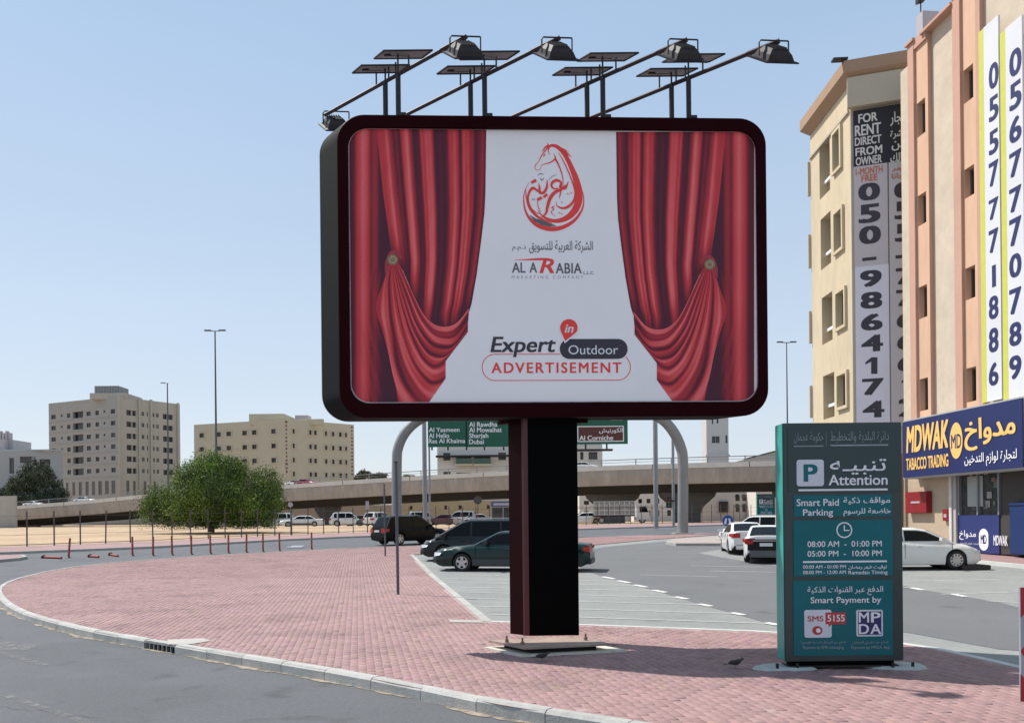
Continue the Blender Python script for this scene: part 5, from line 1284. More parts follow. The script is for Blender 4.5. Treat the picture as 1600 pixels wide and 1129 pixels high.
zt1, zt2, zt3 = onl(1440, 62).z, onl(1470, 36).z, onl(1500, -4).z
zsill = 6.7
# far cream end wall with pilasters
e0, e1, e2, e3, e4, e5 = S(1410), S(1431), S(1440), S(1442), S(1459), S(1459)
e6, e7, e8, e9, e10, e11 = S(1502), S(1502), S(1513.5), S(1538), S(1545), S(1575)
wallbox(e0, e1, zs0, zt1 - .6, .0, M_CREAM, 'pilaster'); wallbox(e1, e2, zs0, zt1, .32, M_PINKD, 'pilaster')
wallbox(e5, e6, zs0, zt2, .0, M_CREAM, 'pilaster'); wallbox(e7, e8, zs0, zt3, .32, M_PINKD, 'pilaster')
def panel_col(s0, s1, top, wrows, w0, w1):
    A_ = Vector((19.3, 41, 0)) + SHU * s0 + SHN * .2; B_ = Vector((19.3, 41, 0)) + SHU * s1 + SHN * .2
    facade(PB, A_, B_, zs0, top, [(w0 - s0, w1 - s0, c, d, 'plain', .34) for c, d in wrows], M_PINK)
    mb = MB(); B2 = B_ - SHN * .4; z_ = Vector((0, 0, top)); mb.add([Vector((B_.x, B_.y, zs0)), Vector((B2.x, B2.y, zs0)), B2 + z_, B_ + z_], [(0, 1, 2, 3)]); ab(mb, 'panel_return', M_PINKD)
r1 = [(onl(1445, b).z, onl(1445, a).z) for a, b in ((158, 212), (304, 352), (448, 498), (592, 642))]
r2 = [(onl(1520, b).z, onl(1520, a).z) for a, b in ((105, 158), (262, 308), (418, 468), (575, 628))]
panel_col(e2, e4, onl(1445, 70).z, r1, S(1441.5), S(1454.5)); panel_col(e8, e9, zt3, r2, S(1515), S(1530.5))
wallbox(e9, e10, zs0, zt3 + .2, .30, M_PINKD, 'pilaster')
# body behind
mb = MB(); o_ = Vector((19.3, 41, .2)) + SHU * e0 - SHN * .62; mb.obox(o_, SHU * 30, -SHN * 14, (0, 0, zt1 - .8)); ab(mb, 'wall', M_CREAM)
wallbox(e10, S(1760), zs0, 26, .1, M_CREAM, 'wall', deep=.65)
# parapet caps
for s0, s1, z in ((e1 - .1, e2 + .1, zt1), (e5 - .3, e6, zt2), (e7 - .1, e8 + .1, zt3)):
    wallbox(s0, s1, z, z + .12, .42, M_PINKD, 'coping')
for s0, s1, zt, m in ((e2, e4, onl(1440, 72).z, M_PINKD),): wallbox(s0, s1, zt - .1, zt + .35, .3, m, 'parapet_beam')
wallbox(e3, e3 + .5, zt1 + .1, zt1 + 1.1, .2, M_GREYL, 'roof_unit'); 
mb = MB(); c = Vector((19.3, 41, zt1 + .9)) + SHU * (e2 + .3) + SHN * .1; mb.tube([c, c + Vector((0, 0, .9))], .03, 6); mb.obox(c + Vector((-.2, -.2, .7)), (.35, 0, .1), (0, .3, 0), (0, 0, .25)); ab(mb, 'roof_light', M_DARK)
# banners with numbers
M_BANR = mat('banner_white', (.66, .66, .70), .6, var=.05, scale=.5); M_NAVY = mat('banner_navy', (.018, .022, .10), .5, var=0); M_YGR = mat('banner_yellow', (.55, .55, .10), .6, var=.05)
for (x0, x1, dg, xx, yy, out) in ((1540, 1563, '0557771886', (1545, 1560), [(98, 138), (150, 188), (203, 240), (252, 290), (310, 342), (358, 394), (414, 448), (462, 498), (512, 550), (566, 602)], .48), (1574, 1600, '0567770789', (1577, 1596), [(76, 118), (128, 170), (182, 222), (236, 275), (292, 330), (340, 383), (396, 433), (450, 490), (503, 540), (555, 592)], .48)):
    pl = Plane(Vector((19.3, 41, 0)) + SHN * (out + .004), SHU)
    s0, s1 = pl.uv(x0, 400)[0], pl.uv(x1, 400)[0]
    wallbox(s0, s1, pl.uv(x0, 628)[1], pl.uv(x1, 20)[1], out, M_BANR, 'banner', deep=-.40)
    wallbox(s0 - .35, s0 - .02, pl.uv(x0, 628)[1], pl.uv(x1, 20)[1], out - .02, M_YGR, 'banner_edge', deep=-.38)
    for ch, (yt, yb) in zip(dg, yy):
        mb = MB(); pl.text(mb, ch, xx[0] + (5 if ch == '1' else 0), xx[1] - (4 if ch == '1' else 0), yt, yb, .004, .05); ab(mb, 'banner_digit', M_NAVY)
# shop front at street level
g0 = .25
wallbox(e0, S(1484), g0, zs0, .02, mat('tan_stone_wall', (.46, .37, .26), .85, var=.10, scale=1.0, var2=(5, .06)), 'shop_wall')
wallbox(S(1489), S(1493), g0, zs0 - .05, .10, M_BC, 'corner_strip'); wallbox(S(1484), S(1488), g0, zs0 - .05, .16, mat('white_pipe', (.62, .58, .54), .5), 'door_post')
wallbox(S(1493), S(1557), g0 + 1.6, zs0, -.10, M_GLASSB, 'shop_window', deep=.3)
wallbox(S(1493), S(1557), g0, g0 + 1.6, .0, mat('shop_blue_panel', (.022, .035, .15), .45, var=.08, scale=1), 'shop_panel')
for px in (1494, 1523, 1556): wallbox(S(px), S(px) + .08, g0 + 1.6, zs0 - .02, .03, M_STEEL, 'mullion', deep=.1)
wallbox(S(1557), S(1760), g0, zs0, -.05, mat('dark_shop', (.05, .045, .04), .7, var=.2, scale=1), 'shop_wall')
# goods behind the pane read as pale blocks
rs_ = random.Random(3)
for k in range(26):
    s = S(1496) + rs_.random() * (S(1553) - S(1496)); z = g0 + 1.75 + rs_.random() * 2.6; w_ = .10 + .25 * rs_.random()
    wallbox(s, min(s + w_, S(1555)), z, z + .12 + .28 * rs_.random(), -.07, mat('goods_%d' % (k % 5), [(.30, .28, .26), (.08, .07, .07), (.42, .42, .40), (.22, .12, .10), (.14, .16, .14)][k % 5], .7, var=.3, scale=9), 'shelf_goods', deep=.08)
wallbox(S(1506), S(1530), zs0 - 1.5, zs0 - .2, -.06, mat('poster_grey', (.34, .36, .34), .5, var=.1, scale=3), 'window_poster', deep=.08)
pl = Plane(Vector((19.3, 41, 0)) + SHN * .004, SHU)
mb = MB(); pl.text(mb, shape('مدواخ'), 1499, 1525, 828, 843, .004, .02); pl.text(mb, shape('لتجارة لوازم التدخين'), 1499, 1529, 847, 851, .004, .0); ab(mb, 'panel_lettering', M_WHITE)
mb = MB(); c = pl.uv(1537, 842.5); pl.ring(mb, c[0] - .30, c[0] + .30, c[1] - .46, c[1] + .46, .299, .29, .004); ab(mb, 'panel_badge', M_WHITE)
mb = MB(); pl.text(mb, 'MD', 1532.5, 1541.5, 835, 849, .009, .03); ab(mb, 'panel_lettering', M_NAVY)
mb = MB(); pl.text(mb, 'MDWAK', 1553, 1575, 836, 852, .02, .03); ab(mb, 'panel_lettering', M_WHITE)
# the sign board
sg = Plane(Vector((19.3, 41, 0)) + SHN * 1.0, SHU)
s0, s1 = sg.uv(1410, 700)[0], sg.uv(1597, 680)[0]; zt_, zb_ = sg.uv(1500, 641)[1], sg.uv(1500, 738)[1]
wallbox(s0 - .06, s1 + .06, zb_ - .07, zt_ + .07, .93, M_BC, 'sign_frame', deep=-.2); wallbox(s0, s1, zb_, zt_, .985, mat('sign_navy', (.012, .02, .10), .4, var=.05, scale=.5), 'sign_board', deep=-.9)
M_YEL = mat('sign_yellow', (.85, .52, .16), .5, var=.04)
mb = MB()
def TS(txt, x0, x1, y0t, y0b, m, bold=.03, e=.006, sh=0.0, sp_=1.0):
    mb = MB(); sg.text(mb, txt, x0, x1, y0t, y0b, e, bold, sh, sp_); return ab(mb, 'sign_lettering', m)
TS('MDWAK', 1416, 1482, 660.5, 703.5, M_YEL, .06, sh=.15); TS('TABACCO TRADING', 1416, 1482, 712, 731.5, M_YEL, .05)
TS(shape('مدواخ'), 1507, 1587, 649, 700, M_YEL, .045); TS(shape('لتجارة لوازم التدخين'), 1507, 1589, 705, 727, M_WHITE, .02)
mb = MB(); c = sg.uv(1494, 688); rw_, rh = (sg.uv(1504, 688)[0] - sg.uv(1484, 688)[0]) / 2, (sg.uv(1494, 660)[1] - sg.uv(1494, 717)[1]) / 2
mb.add([sg.pt(c[0] + rw_ * math.cos(t * math.pi / 16), c[1] + rh * math.sin(t * math.pi / 16), .006) for t in range(32)], [tuple(range(32))]); ab(mb, 'sign_badge', M_YEL)
mb = MB(); sg.text(mb, 'MD', 1486.5, 1502, 678, 700, .012, .02); ab(mb, 'sign_lettering', M_NAVY)
# hose cabinets, bin
hc = thing('hose_cabinet', 'red fire hose cabinet on the tan wall under the shop sign', 'fire cabinet', Vector((19.3, 41, 0)) + SHU * S(1436) + SHN * .02)
def lb(root, mb, name, m, **k): mb.v = [tuple(Vector(v) - root.location) for v in mb.v]; return mb.build(name, m, root, **k)
M_FRED = mat('fire_red', (.24, .012, .016), .4, var=.08, scale=2)
mb = MB(); z0, z1 = onl(1436, 801).z, onl(1436, 768).z; mb.obox(Vector((19.3, 41, z0)) + SHU * S(1419.5) + SHN * .02, SHU * (S(1453.5) - S(1419.5)), SHN * .28, (0, 0, z1 - z0)); lb(hc, mb, 'cabinet', M_FRED, bevel=.02)
mb = MB(); mb.obox(Vector((19.3, 41, (z0 + z1) / 2 - .04)) + SHU * S(1429) + SHN * .305, SHU * (S(1443) - S(1429)), SHN * .01, (0, 0, .09)); lb(hc, mb, 'label_plate', M_GREYL)
h2 = thing('alarm_box', 'small red alarm box on the tan wall beside the white door post', 'alarm box', Vector((19.3, 41, 0)) + SHU * S(1478) + SHN * .02)
mb = MB(); z0, z1 = onl(1478, 813).z, onl(1478, 795).z; mb.obox(Vector((19.3, 41, z0)) + SHU * S(1474) + SHN * .02, SHU * (S(1483) - S(1474)), SHN * .15, (0, 0, z1 - z0)); lb(h2, mb, 'cabinet', M_FRED, bevel=.02)
mb = MB(); mb.obox(Vector((19.3, 41, z0 + .15)) + SHU * S(1476.5) + SHN * .172, SHU * .2, SHN * .01, (0, 0, .15)); lb(h2, mb, 'label_plate', M_GREYL)
gm = thing('downpipe', 'dark red and white painted pipe at the far corner of the shop wall', 'pipe', Vector((19.3, 41, .2)) + SHU * (e0 - .2) + SHN * .3)
mb = MB(); mb.tube([Vector((19.3, 41, .2)) + SHU * (e0 + .05) + SHN * .25, Vector((19.3, 41, 4.9)) + SHU * (e0 + .05) + SHN * .25], .11, 8); lb(gm, mb, 'pipe', mat('oxide_red', (.22, .02, .025), .5), smooth=40)
mb = MB(); mb.tube([Vector((19.3, 41, .2)) + SHU * (e0 - .25) + SHN * .25, Vector((19.3, 41, 3.9)) + SHU * (e0 - .25) + SHN * .25], .07, 8); lb(gm, mb, 'pipe', M_WHITE, smooth=40)
bl = thing('blue_bin', 'tall dark blue container beside the shop window at the right edge', 'container', onl(1590, 866))
q = onl(1590, 868); mb = MB(); o_ = Vector((19.3, 41, .3)) + SHN * .02 + SHU * S(1584); z1 = onl(1590, 790).z; mb.obox(o_, SHU * 1.5, SHN * .28, (0, 0, z1 - .3)); lb(bl, mb, 'body', mat('bin_blue', (.008, .03, .12), .4, var=.08, scale=1), bevel=.03)
mb = MB(); mb.obox(o_ + Vector((0, 0, z1 - .3)) - SHU * .03 - SHN * .03, SHU * 1.56, SHN * .34, (0, 0, .12)); lb(bl, mb, 'lid', mat('bin_blue', (1, 1, 1)), bevel=.03)
# shop pavement
sp_pts = [onl(1395, 800).xy, onl(1760, 800).xy]; d_ = SHU.xy
A_ = Vector((19.3, 41)) - d_ * 6; B_ = Vector((19.3, 41)) + d_ * 22; nn = SHN.xy
sheet('shop_pavement', [A_ + nn * 2.4, B_ + nn * 2.4, B_ - nn * 2, A_ - nn * 2], .10, M_PINKFAR); strip('shop_kerb', resample([B_ + nn * 2.4, A_ + nn * 2.4], 1), .15, -.1, .105, mat('white_kerb', (.55, .55, .52), .8, var=.15, scale=2), side=1)
# FOR RENT block
RB = thing('rental_building', 'tall yellow block with FOR RENT banner and phone numbers down its corner', 'building', (17.4, 43, .2))
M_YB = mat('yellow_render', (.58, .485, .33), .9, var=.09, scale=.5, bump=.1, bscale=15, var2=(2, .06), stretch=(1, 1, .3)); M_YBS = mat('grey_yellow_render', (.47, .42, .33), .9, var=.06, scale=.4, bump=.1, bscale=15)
c_ = P(1331, 420, 43); f_ = P(1268, 420, 48.8); RU = Vector((c_.x - f_.x, c_.y - f_.y, 0)); RL = RU.length; RU.normalize(); RI = Vector((-RU.y, RU.x, 0))
FU = Vector((.948, -.32, 0)).normalized(); FI = Vector((-FU.y, FU.x, 0))
ZR = P(1325, 117, 43).z
def rb(mb, name, m, **k): return lb(RB, mb, name, m, **k)
rpl = Plane((f_.x, f_.y, 0), RU)
wl = []
def spanr(x0, x1, y0, y1): 
    a0, z1_ = rpl.uv(x0, (y0)); a1, z0_ = rpl.uv(x1, y1); return a0, a1, z0_, z1_
big = [(1280, 1297, 226, 296), (1282, 1298.5, 344, 410), (1284, 1301, 466, 530), (1286, 1304, 588, 650)]
sml = [(1304, 1315, 212, 258), (1306, 1318, 336, 385), (1309, 1322, 460, 506), (1311, 1325, 588, 632)]
for b in big: a0, a1, z0, z1 = spanr(*b); wl.append((a0, a1, z0, z1, 'plain', .75))
for b in sml: a0, a1, z0, z1 = spanr(*b); wl.append((a0, a1, z0, z1, 'plain', .30))
facade(RB, (f_.x, f_.y), (c_.x, c_.y), .2, ZR, wl, M_YB)
for w in wl[4:]:
    mb = MB(); a, b, c, d = w[:4]; t, pr = .16, .14
    for x0, x1, z0, z1 in ((a - t, b + t, d, d + t), (a - t, b + t, c - t, c), (a - t, a, c, d), (b, b + t, c, d)):
        mb.obox(Vector((f_.x, f_.y, 0)) + RU * x0 - RI * pr + Vector((0, 0, z0)), RU * (x1 - x0), RI * (pr - .002), (0, 0, z1 - z0))
    rb(mb, 'window_surround', M_YB)
for w in wl[:4]:
    a, b, c, d = w[:4]; zz_ = c + (d - c) * .28; mb = MB(); mb.obox(Vector((f_.x, f_.y, zz_)) + RU * a + RI * .25, RU * (b - a), RI * .12, (0, 0, .16)); rb(mb, 'window_bar', M_WHITE)
for yt, yb in ((255, 308), (368, 420), (487, 537), (603, 653)):   # edge of windows round the far corner
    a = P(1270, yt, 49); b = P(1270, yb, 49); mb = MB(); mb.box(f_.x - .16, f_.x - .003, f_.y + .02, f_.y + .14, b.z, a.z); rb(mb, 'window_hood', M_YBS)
FW = 6.0
e_ = Vector((c_.x, c_.y, 0)) + FU * FW
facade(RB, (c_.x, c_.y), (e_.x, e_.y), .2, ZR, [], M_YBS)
closed(RB, [(f_.x, f_.y), (c_.x, c_.y), (e_.x, e_.y), (e_.x + 3, e_.y + 12), (f_.x * (f_.y + 8) / f_.y + .4, f_.y + 8)], .2, ZR, M_YB, skip=(0, 1))
# cornice: flared cap over both faces
ov_ = .45; z0_, z1_ = ZR - .5, ZR + .55
base = [Vector((f_.x, f_.y, 0)) + RI * 0, Vector((c_.x, c_.y, 0)), e_]
nA, nB = -RI, -FI; mid = (nA + nB).normalized() * (1 / max(.5, (nA + nB).normalized().dot(nA)))
off = [nA, mid, nB]; f2 = base[0] - RU * .45
mb = MB(); pr_ = [base[0] - RU * .02, base[1], base[2]]
lo = [p + o * .02 + Vector((0, 0, z0_)) for p, o in zip(pr_, off)]; up_ = [p + o * ov_ + Vector((0, 0, z0_ + .45)) for p, o in zip([f2, base[1], base[2]], off)]
tp = [p + o * ov_ + Vector((0, 0, z1_)) for p, o in zip([f2, base[1], base[2]], off)]; bk_ = [p - o * 1.5 + Vector((0, 0, z1_)) for p, o in zip([f2, base[1], base[2]], off)]
mb.add(lo + up_ + tp + bk_, [(k * 3 + i, k * 3 + i + 1, (k + 1) * 3 + i + 1, (k + 1) * 3 + i) for k in range(3) for i in range(2)] + [(0, 3, 6, 9)])
rb(mb, 'cornice', mat('cornice_brown', (.36, .235, .15), .85, var=.08, scale=.5))
mb = MB(); z = rpl.uv(1300, 228)[1] if False else ZR - 1.9; mb.obox(Vector((f_.x, f_.y, z)) - RI * .10, RU * (RL * .98), RI * .098, (0, 0, .14)); rb(mb, 'string_course', M_YBS)
mb = MB(); q = tp[1]; mb.obox(q + Vector((-.55, -.1, .02)), (.75, 0, .03), (0, .35, 0), (0, 0, .1)); mb.tube([q + Vector((-.0, .05, -.1)), q + Vector((-.0, .05, .1))], .04, 6); rb(mb, 'roof_light', M_DARK)
# front banners
bp_ = Plane(Vector((c_.x, c_.y, 0)) - FI * .10, FU)
def bx(x0, x1, yt, yb, m, name, th=.03, out=0.0):
    a0, _q = bp_.uv(x0, yt); a1, _q = bp_.uv(x1, yb); zt_ = bp_.uv(1350, yt)[1]; zb_ = bp_.uv(1350, yb)[1]; mb = MB(); mb.obox(bp_.pt(a0, zb_, out - th), FU * (a1 - a0), (-FI) * th, (0, 0, zt_ - zb_)); return rb(mb, name, m)
bx(1323, 1420, 122, 168, M_YBS, 'fascia_band', .30, .30)
bx(1333, 1425, 171, 259, mat('banner_black', (.012, .012, .02), .6, var=.1, scale=1), 'banner', .03, .0)
M_BG = mat('banner_grey', (.54, .51, .54), .6, var=.04, scale=1); M_BL = mat('banner_lilac', (.70, .70, .80), .6, var=.04, scale=1)
bx(1334, 1388, 259, 416, M_BG, 'banner'); bx(1388.6, 1430, 259, 668, M_BG, 'banner'); bx(1336, 1391, 416, 668, M_BL, 'banner', .04, .01)
def bt(txt, x0, x1, yt, yb, m, bold=.03, nm='banner_lettering', e=.016): mb = MB(); bp_.text(mb, txt, x0, x1, yt, yb, e, bold); return rb(mb, nm, m)
M_BW = mat('banner_text_pale', (.66, .65, .62), .6, var=0); M_BO = mat('banner_orange', (.55, .14, .06), .6, var=0)
for t_, a, b, c, d in (('FOR', 1341, 1371, 177, 191), ('RENT', 1335.5, 1376.5, 194, 211), ('DIRECT', 1335.5, 1377, 213, 226), ('FROM', 1336.5, 1378.5, 229, 242), ('OWNER', 1337, 1378, 244, 257)): bt(t_, a, b, c, d, M_BW, .045)
for t_, a, b, c, d in (('للإيجار', 1391, 1424, 173, 197), ('مباشرة', 1391, 1424, 202, 216), ('من', 1393, 1416, 220, 235), ('المالك', 1391, 1424, 238, 252)): bt(shape(t_), a, b, c, d, M_BW, .03)
bt('1-MONTH', 1337, 1379, 261, 272, M_BO, .03); bt('FREE', 1346, 1371, 273, 283, M_BO, .03); bt(shape('شهر'), 1393, 1420, 260, 267, M_BO); bt(shape('مجانا'), 1393, 1420, 270, 280, M_BO)
def one(x0, x1, yt, yb):
    mb = MB(); w = x1 - x0; st_ = .30 * w; h = yb - yt
    for pts in ([(x0 + .42 * w, yt), (x0 + .42 * w + st_ * 1.1, yt), (x0 + .42 * w + st_ * 1.1, yb), (x0 + .42 * w, yb)], [(x0 + .12 * w, yt + .30 * h), (x0 + .42 * w + .1, yt + .02 * h), (x0 + .42 * w + .1, yt + .26 * h), (x0 + .12 * w, yt + .44 * h)]):
        mb.add([bp_.at(*p, .0165) for p in reversed(pts)], [(0, 1, 2, 3)])
    return rb(mb, 'banner_lettering', M_INK)
ys = [(286, 313), (319, 348), (353, 381)] + [(402, 407)] + [(422, 448), (456, 482), (490, 516), (523, 549), (558, 584), (591, 617), (626, 652)]
for ch, (a, b) in zip('050-9864174', ys):
    x0 = 1341 + (a - 286) * .02; 
    if ch == '1': one(x0 + 2, x0 + 32, a, b); continue
    bt(ch, x0 + (3 if ch == '1' else 0) + (4 if ch == '-' else 0), x0 + 34 - (8 if ch in '1-' else 0) , a, b, M_INK, .07)
for ch, (a, b) in zip('055-7766612', [(284, 309), (314, 342), (349, 377), (398, 403), (418, 444), (452, 478), (486, 512), (520, 546), (554, 580), (588, 612), (622, 650)]):
    x0 = 1397 + (a - 286) * .02; 
    if ch == '1': one(x0 + 2, x0 + 32, a, b); continue
    bt(ch, x0, x0 + 33 - (8 if ch in '1-' else 0), a, b, M_INK, .07)
# chevron sign at the right edge
cv = thing('chevron_board', 'red and grey chevron warning board cut off by the right edge', 'road sign', (P(1640, 1100, 8.6).x, 8.6, -.0))
q0, q1 = P(1594, 917, 8.6), P(1690, 1100, 8.6)
mb = MB(); mb.box(q0.x, q1.x, 8.6, 8.63, q1.z, q0.z); lb(cv, mb, 'board', mat('chevron_grey', (.30, .33, .36), .4))
M_CR = mat('chevron_red', (.33, .008, .02), .45); pl = Plane((q0.x, 8.6, 0), (1, 0, 0))
for pts in ([(1594, 917), (1640, 917), (1594, 965)], [(1594, 1017), (1640, 960), (1680, 960), (1640, 1017), (1680, 1075), (1640, 1075)], [(1594, 1100), (1594, 1052), (1640, 1100)]):
    mb = MB(); mb.poly([pl.at(*p, .004) for p in pts]); lb(cv, mb, 'chevron', M_CR)
mb = MB(); mb.tube([(q0.x + .3, 8.68, -.1), (q0.x + .3, 8.68, q0.z)], .03, 8); lb(cv, mb, 'post', M_STEEL)
# ------------------------------------------------------------------ CARS
def interp(tab, x):
    for (a, p), (b, q) in zip(tab, tab[1:]):
        if x <= b: return p + (q - p) * max(0, (x - a)) / max(1e-6, b - a)
    return tab[-1][1]
def sinterp(tab, x):
    for (a, p), (b, q) in zip(tab, tab[1:]):
        if x <= b:
            t = max(0, (x - a)) / max(1e-6, b - a); return p + (q - p) * t * t * (3 - 2 * t)
    return tab[-1][1]
def wheel_meshes(r, spokes, w=.21):
    mb = MB(); mb.lathe([(r * .62, 0), (r * .93, 0), (r, .03), (r, w - .03), (r * .93, w), (r * .3, w)], 28, 'Y')
    ty = mb.mesh('wheel', [M_TYRE], 35)
    mb = MB(); mb.lathe([(r * .66, -.004), (r * .66, .02), (r * .60, .03), (r * .60, .09), (.02, .095)], 28, 'Y', mi=1)
    R_ = r * .66
    n = 28; vs = [(R_ * math.cos(2 * math.pi * k / n), -.012, R_ * math.sin(2 * math.pi * k / n)) for k in range(n)] + [(R_ * .90 * math.cos(2 * math.pi * k / n), -.012, R_ * .90 * math.sin(2 * math.pi * k / n)) for k in range(n)]
    mb.add(vs, [(k, (k + 1) % n, n + (k + 1) % n, n + k) for k in range(n)])
    for k in range(spokes):
        a = 2 * math.pi * (k + .25) / spokes; c, s_ = math.cos(a), math.sin(a); hw = (.035 if spokes > 6 else .055)
        q = [(.03, hw), (.03, -hw), (R_ * .93, -hw * .75), (R_ * .93, hw * .75)]
        vs = [(x * c - z * s_, -.014, x * s_ + z * c) for x, z in q] + [(x * c - z * s_, .03, x * s_ + z * c) for x, z in q]
        mb.add(vs, [(0, 1, 2, 3), (0, 4, 5, 1), (1, 5, 6, 2), (2, 6, 7, 3), (3, 7, 4, 0)])
    mb.lathe([(.055, -.022), (.055, .05)], 12, 'Y')
    rm = mb.mesh('rim', [M_RIM, M_UNDER], 35)
    return ty, rm
def car(name, label, cat, paint, L, Wd, hood, roofz, belt, gh, wx, wr, hgt_tab, wtab, zb=.20, spokes=5, group=None, trim=None, win=None, lamps=None, rack=False, rear_lamp=None):
    """x forward. hood: (x, z) shoulder line; gh: (x, z) greenhouse line; wx: axle positions"""
    t = thing(name, label, cat, (0, 0, 0), 0, group)
    hwid = Wd / 2
    xs = sorted(set([round(-L / 2 + i * L / 90, 4) for i in range(91)] + [round(x + wr * 1.13 * math.cos(a * math.pi / 14), 4) for x in wx for a in range(15)]))
    ra = wr * 1.13; secs = []
    for x in xs:
        w = hwid * sinterp(wtab, x); zt_ = interp(hood, x); zl = zb + .22 * max(0, 1 - (L / 2 - abs(x)) / .35) ** 2
        za = zl
        for a in wx:
            if abs(x - a) < ra - 1e-6: za = max(za, wr + math.sqrt(ra * ra - (x - a) ** 2))
            elif abs(abs(x - a) - ra) < 1e-3: za = max(za, wr * .72)
        za = min(za, zt_ - .14)
        zs = zt_ - .10
        zm = zb + (zs - zb) * .48
        secs.append([(0, zl), (w - .27, zl), (w - .26, za), (w - .035, za), (w - .005, max(za + .02, zb + .10)), (w, max(za + .04, zm)), (w - .012, max(za + .06, zs - .10)), (w - .045, max(za + .08, zs)), (w - .13, zt_ - .015), (w * .5, zt_ + .020), (0, zt_ + .028)])
    mb = MB(); n = len(secs[0]); vs = []
    for x, s_ in zip(xs, secs): vs += [(x, y, z) for y, z in s_] + [(x, -y, z) for y, z in s_]
    m2 = 2 * n
    for i in range(len(xs) - 1):
        for k in range(n - 1):
            mi = 1 if k < 3 else 0
            a = i * m2 + k; b = (i + 1) * m2 + k
            mb.f.append((a, b, b + 1, a + 1)); mb.mi.append(mi)
            a += n; b += n; mb.f.append((a, a + 1, b + 1, b)); mb.mi.append(mi)
    mb.v = vs
    for i in (0, len(xs) - 1):
        o = i * m2; f = [o + k for k in range(n)] + [o + n + k for k in range(n - 1, -1, -1)]
        mb.f.append(tuple(f)); mb.mi.append(0)
    # greenhouse
    gx = sorted(set([x for x, _ in gh] + [gh[0][0] + (gh[-1][0] - gh[0][0]) * i / 40 for i in range(41)]))
    wb, wt_ = hwid - .09, hwid - .28
    def gw(x, z): 
        k = max(0, min(1, (z - belt) / (roofz - belt))); return (wb + (wt_ - wb) * k) * (0.96 + .04 * min(1, (min(x - gh[0][0], gh[-1][0] - x)) / .5))
    gv = []
    for x in gx:
        z = sinterp(gh, x) if False else interp(gh, x); z0 = belt - .06
        ze = max(z - .05, z0 + .001)
        gv.append([(gw(x, z0), z0), (gw(x, ze), ze), (gw(x, ze) - .07, max(z - .008, z0 + .002)), (gw(x, ze) * .45, z + .012), (0, z + .018)])
    o = len(mb.v); g = 5
    for x, s_ in zip(gx, gv): mb.v += [(x, y, z) for y, z in s_] + [(x, -y, z) for y, z in s_]
    for i in range(len(gx) - 1):
        for k in range(g - 1):
            a = o + i * 2 * g + k; b = a + 2 * g; mb.f.append((a, b, b + 1, a + 1)); mb.mi.append(0)
            a += g; b += g; mb.f.append((a, a + 1, b + 1, b)); mb.mi.append(0)
    for i in (0, len(gx) - 1):
        oo = o + i * 2 * g; mb.f.append(tuple([oo + k for k in range(g)] + [oo + g + k for k in range(g - 1, -1, -1)])); mb.mi.append(0)
    mb.build('body', [paint, M_UNDER], t, smooth=38, recalc=True)
    mb = MB(); mb.box(-L / 2 + .3, L / 2 - .3, -hwid + .30, hwid - .30, zb - .03, zb + .3); mb.build('underside', M_UNDER, t)
    # side glass
    for (x0, x1) in win:
        for s in (1, -1):
            mb = MB(); vs = []; K = 14
            for i in range(K + 1):
                x = x0 + (x1 - x0) * i / K; top = interp(gh, x) - .085; bot = belt + .035
                top = max(top, bot + .004)
                vs += [(x, s * (gw(x, bot) + .006), bot), (x, s * (gw(x, top) + .006), top)]
            mb.add(vs, [((2 * i, 2 * i + 2, 2 * i + 3, 2 * i + 1) if s > 0 else (2 * i, 2 * i + 1, 2 * i + 3, 2 * i + 2)) for i in range(K)])
            mb.build('window', M_TINT, t, smooth=30)
    # screens
    for end in (0, 1):
        pts = gh if end == 0 else gh[::-1]
        (xa, za), (xb, zb2) = pts[0], pts[1]
        mb = MB(); vs = []; K = 8; J = 6
        dirn = Vector((xb - xa, 0, zb2 - za)).normalized(); nrm = Vector((-dirn.z, 0, dirn.x)) if end == 0 else Vector((dirn.z, 0, -dirn.x)) 
        if nrm.z < 0: nrm = -nrm
        if end == 0 and nrm.x > 0: nrm = -nrm
        if end == 1 and nrm.x < 0: nrm = -nrm
        for i in range(K + 1):
            f = .08 + .86 * i / K; x = xa + (xb - xa) * f; z = za + (zb2 - za) * f
            if z < belt + .03: z = belt + .03; x = xa + (xb - xa) * (z - za) / max(1e-3, zb2 - za)
            ww = gw(x, z) - .10
            for j in range(J + 1):
                y = -ww + 2 * ww * j / J; k_ = 1 - abs(y / ww) ** 2
                vs.append((x + nrm.x * .012, y, z + nrm.z * .012 + .016 * k_))
        mb.add(vs, [(i * (J + 1) + j, (i + 1) * (J + 1) + j, (i + 1) * (J + 1) + j + 1, i * (J + 1) + j + 1) for i in range(K) for j in range(J)])
        mb.build('rear_screen' if end == 0 else 'windscreen', M_TINT, t, smooth=40)
    ty, rm = wheel_meshes(wr, spokes)
    for x in wx:
        for s in (1, -1):
            w = inst(ty, 'wheel', t, (x, s * (hwid - .025), wr), 0 if s < 0 else math.pi); inst(rm, 'rim', w)
    fw = hwid * sinterp(wtab, L / 2 - .12)
    lz = interp(hood, L / 2 - .15) - .12; rz_ = interp(hood, -L / 2 + .1) - .16
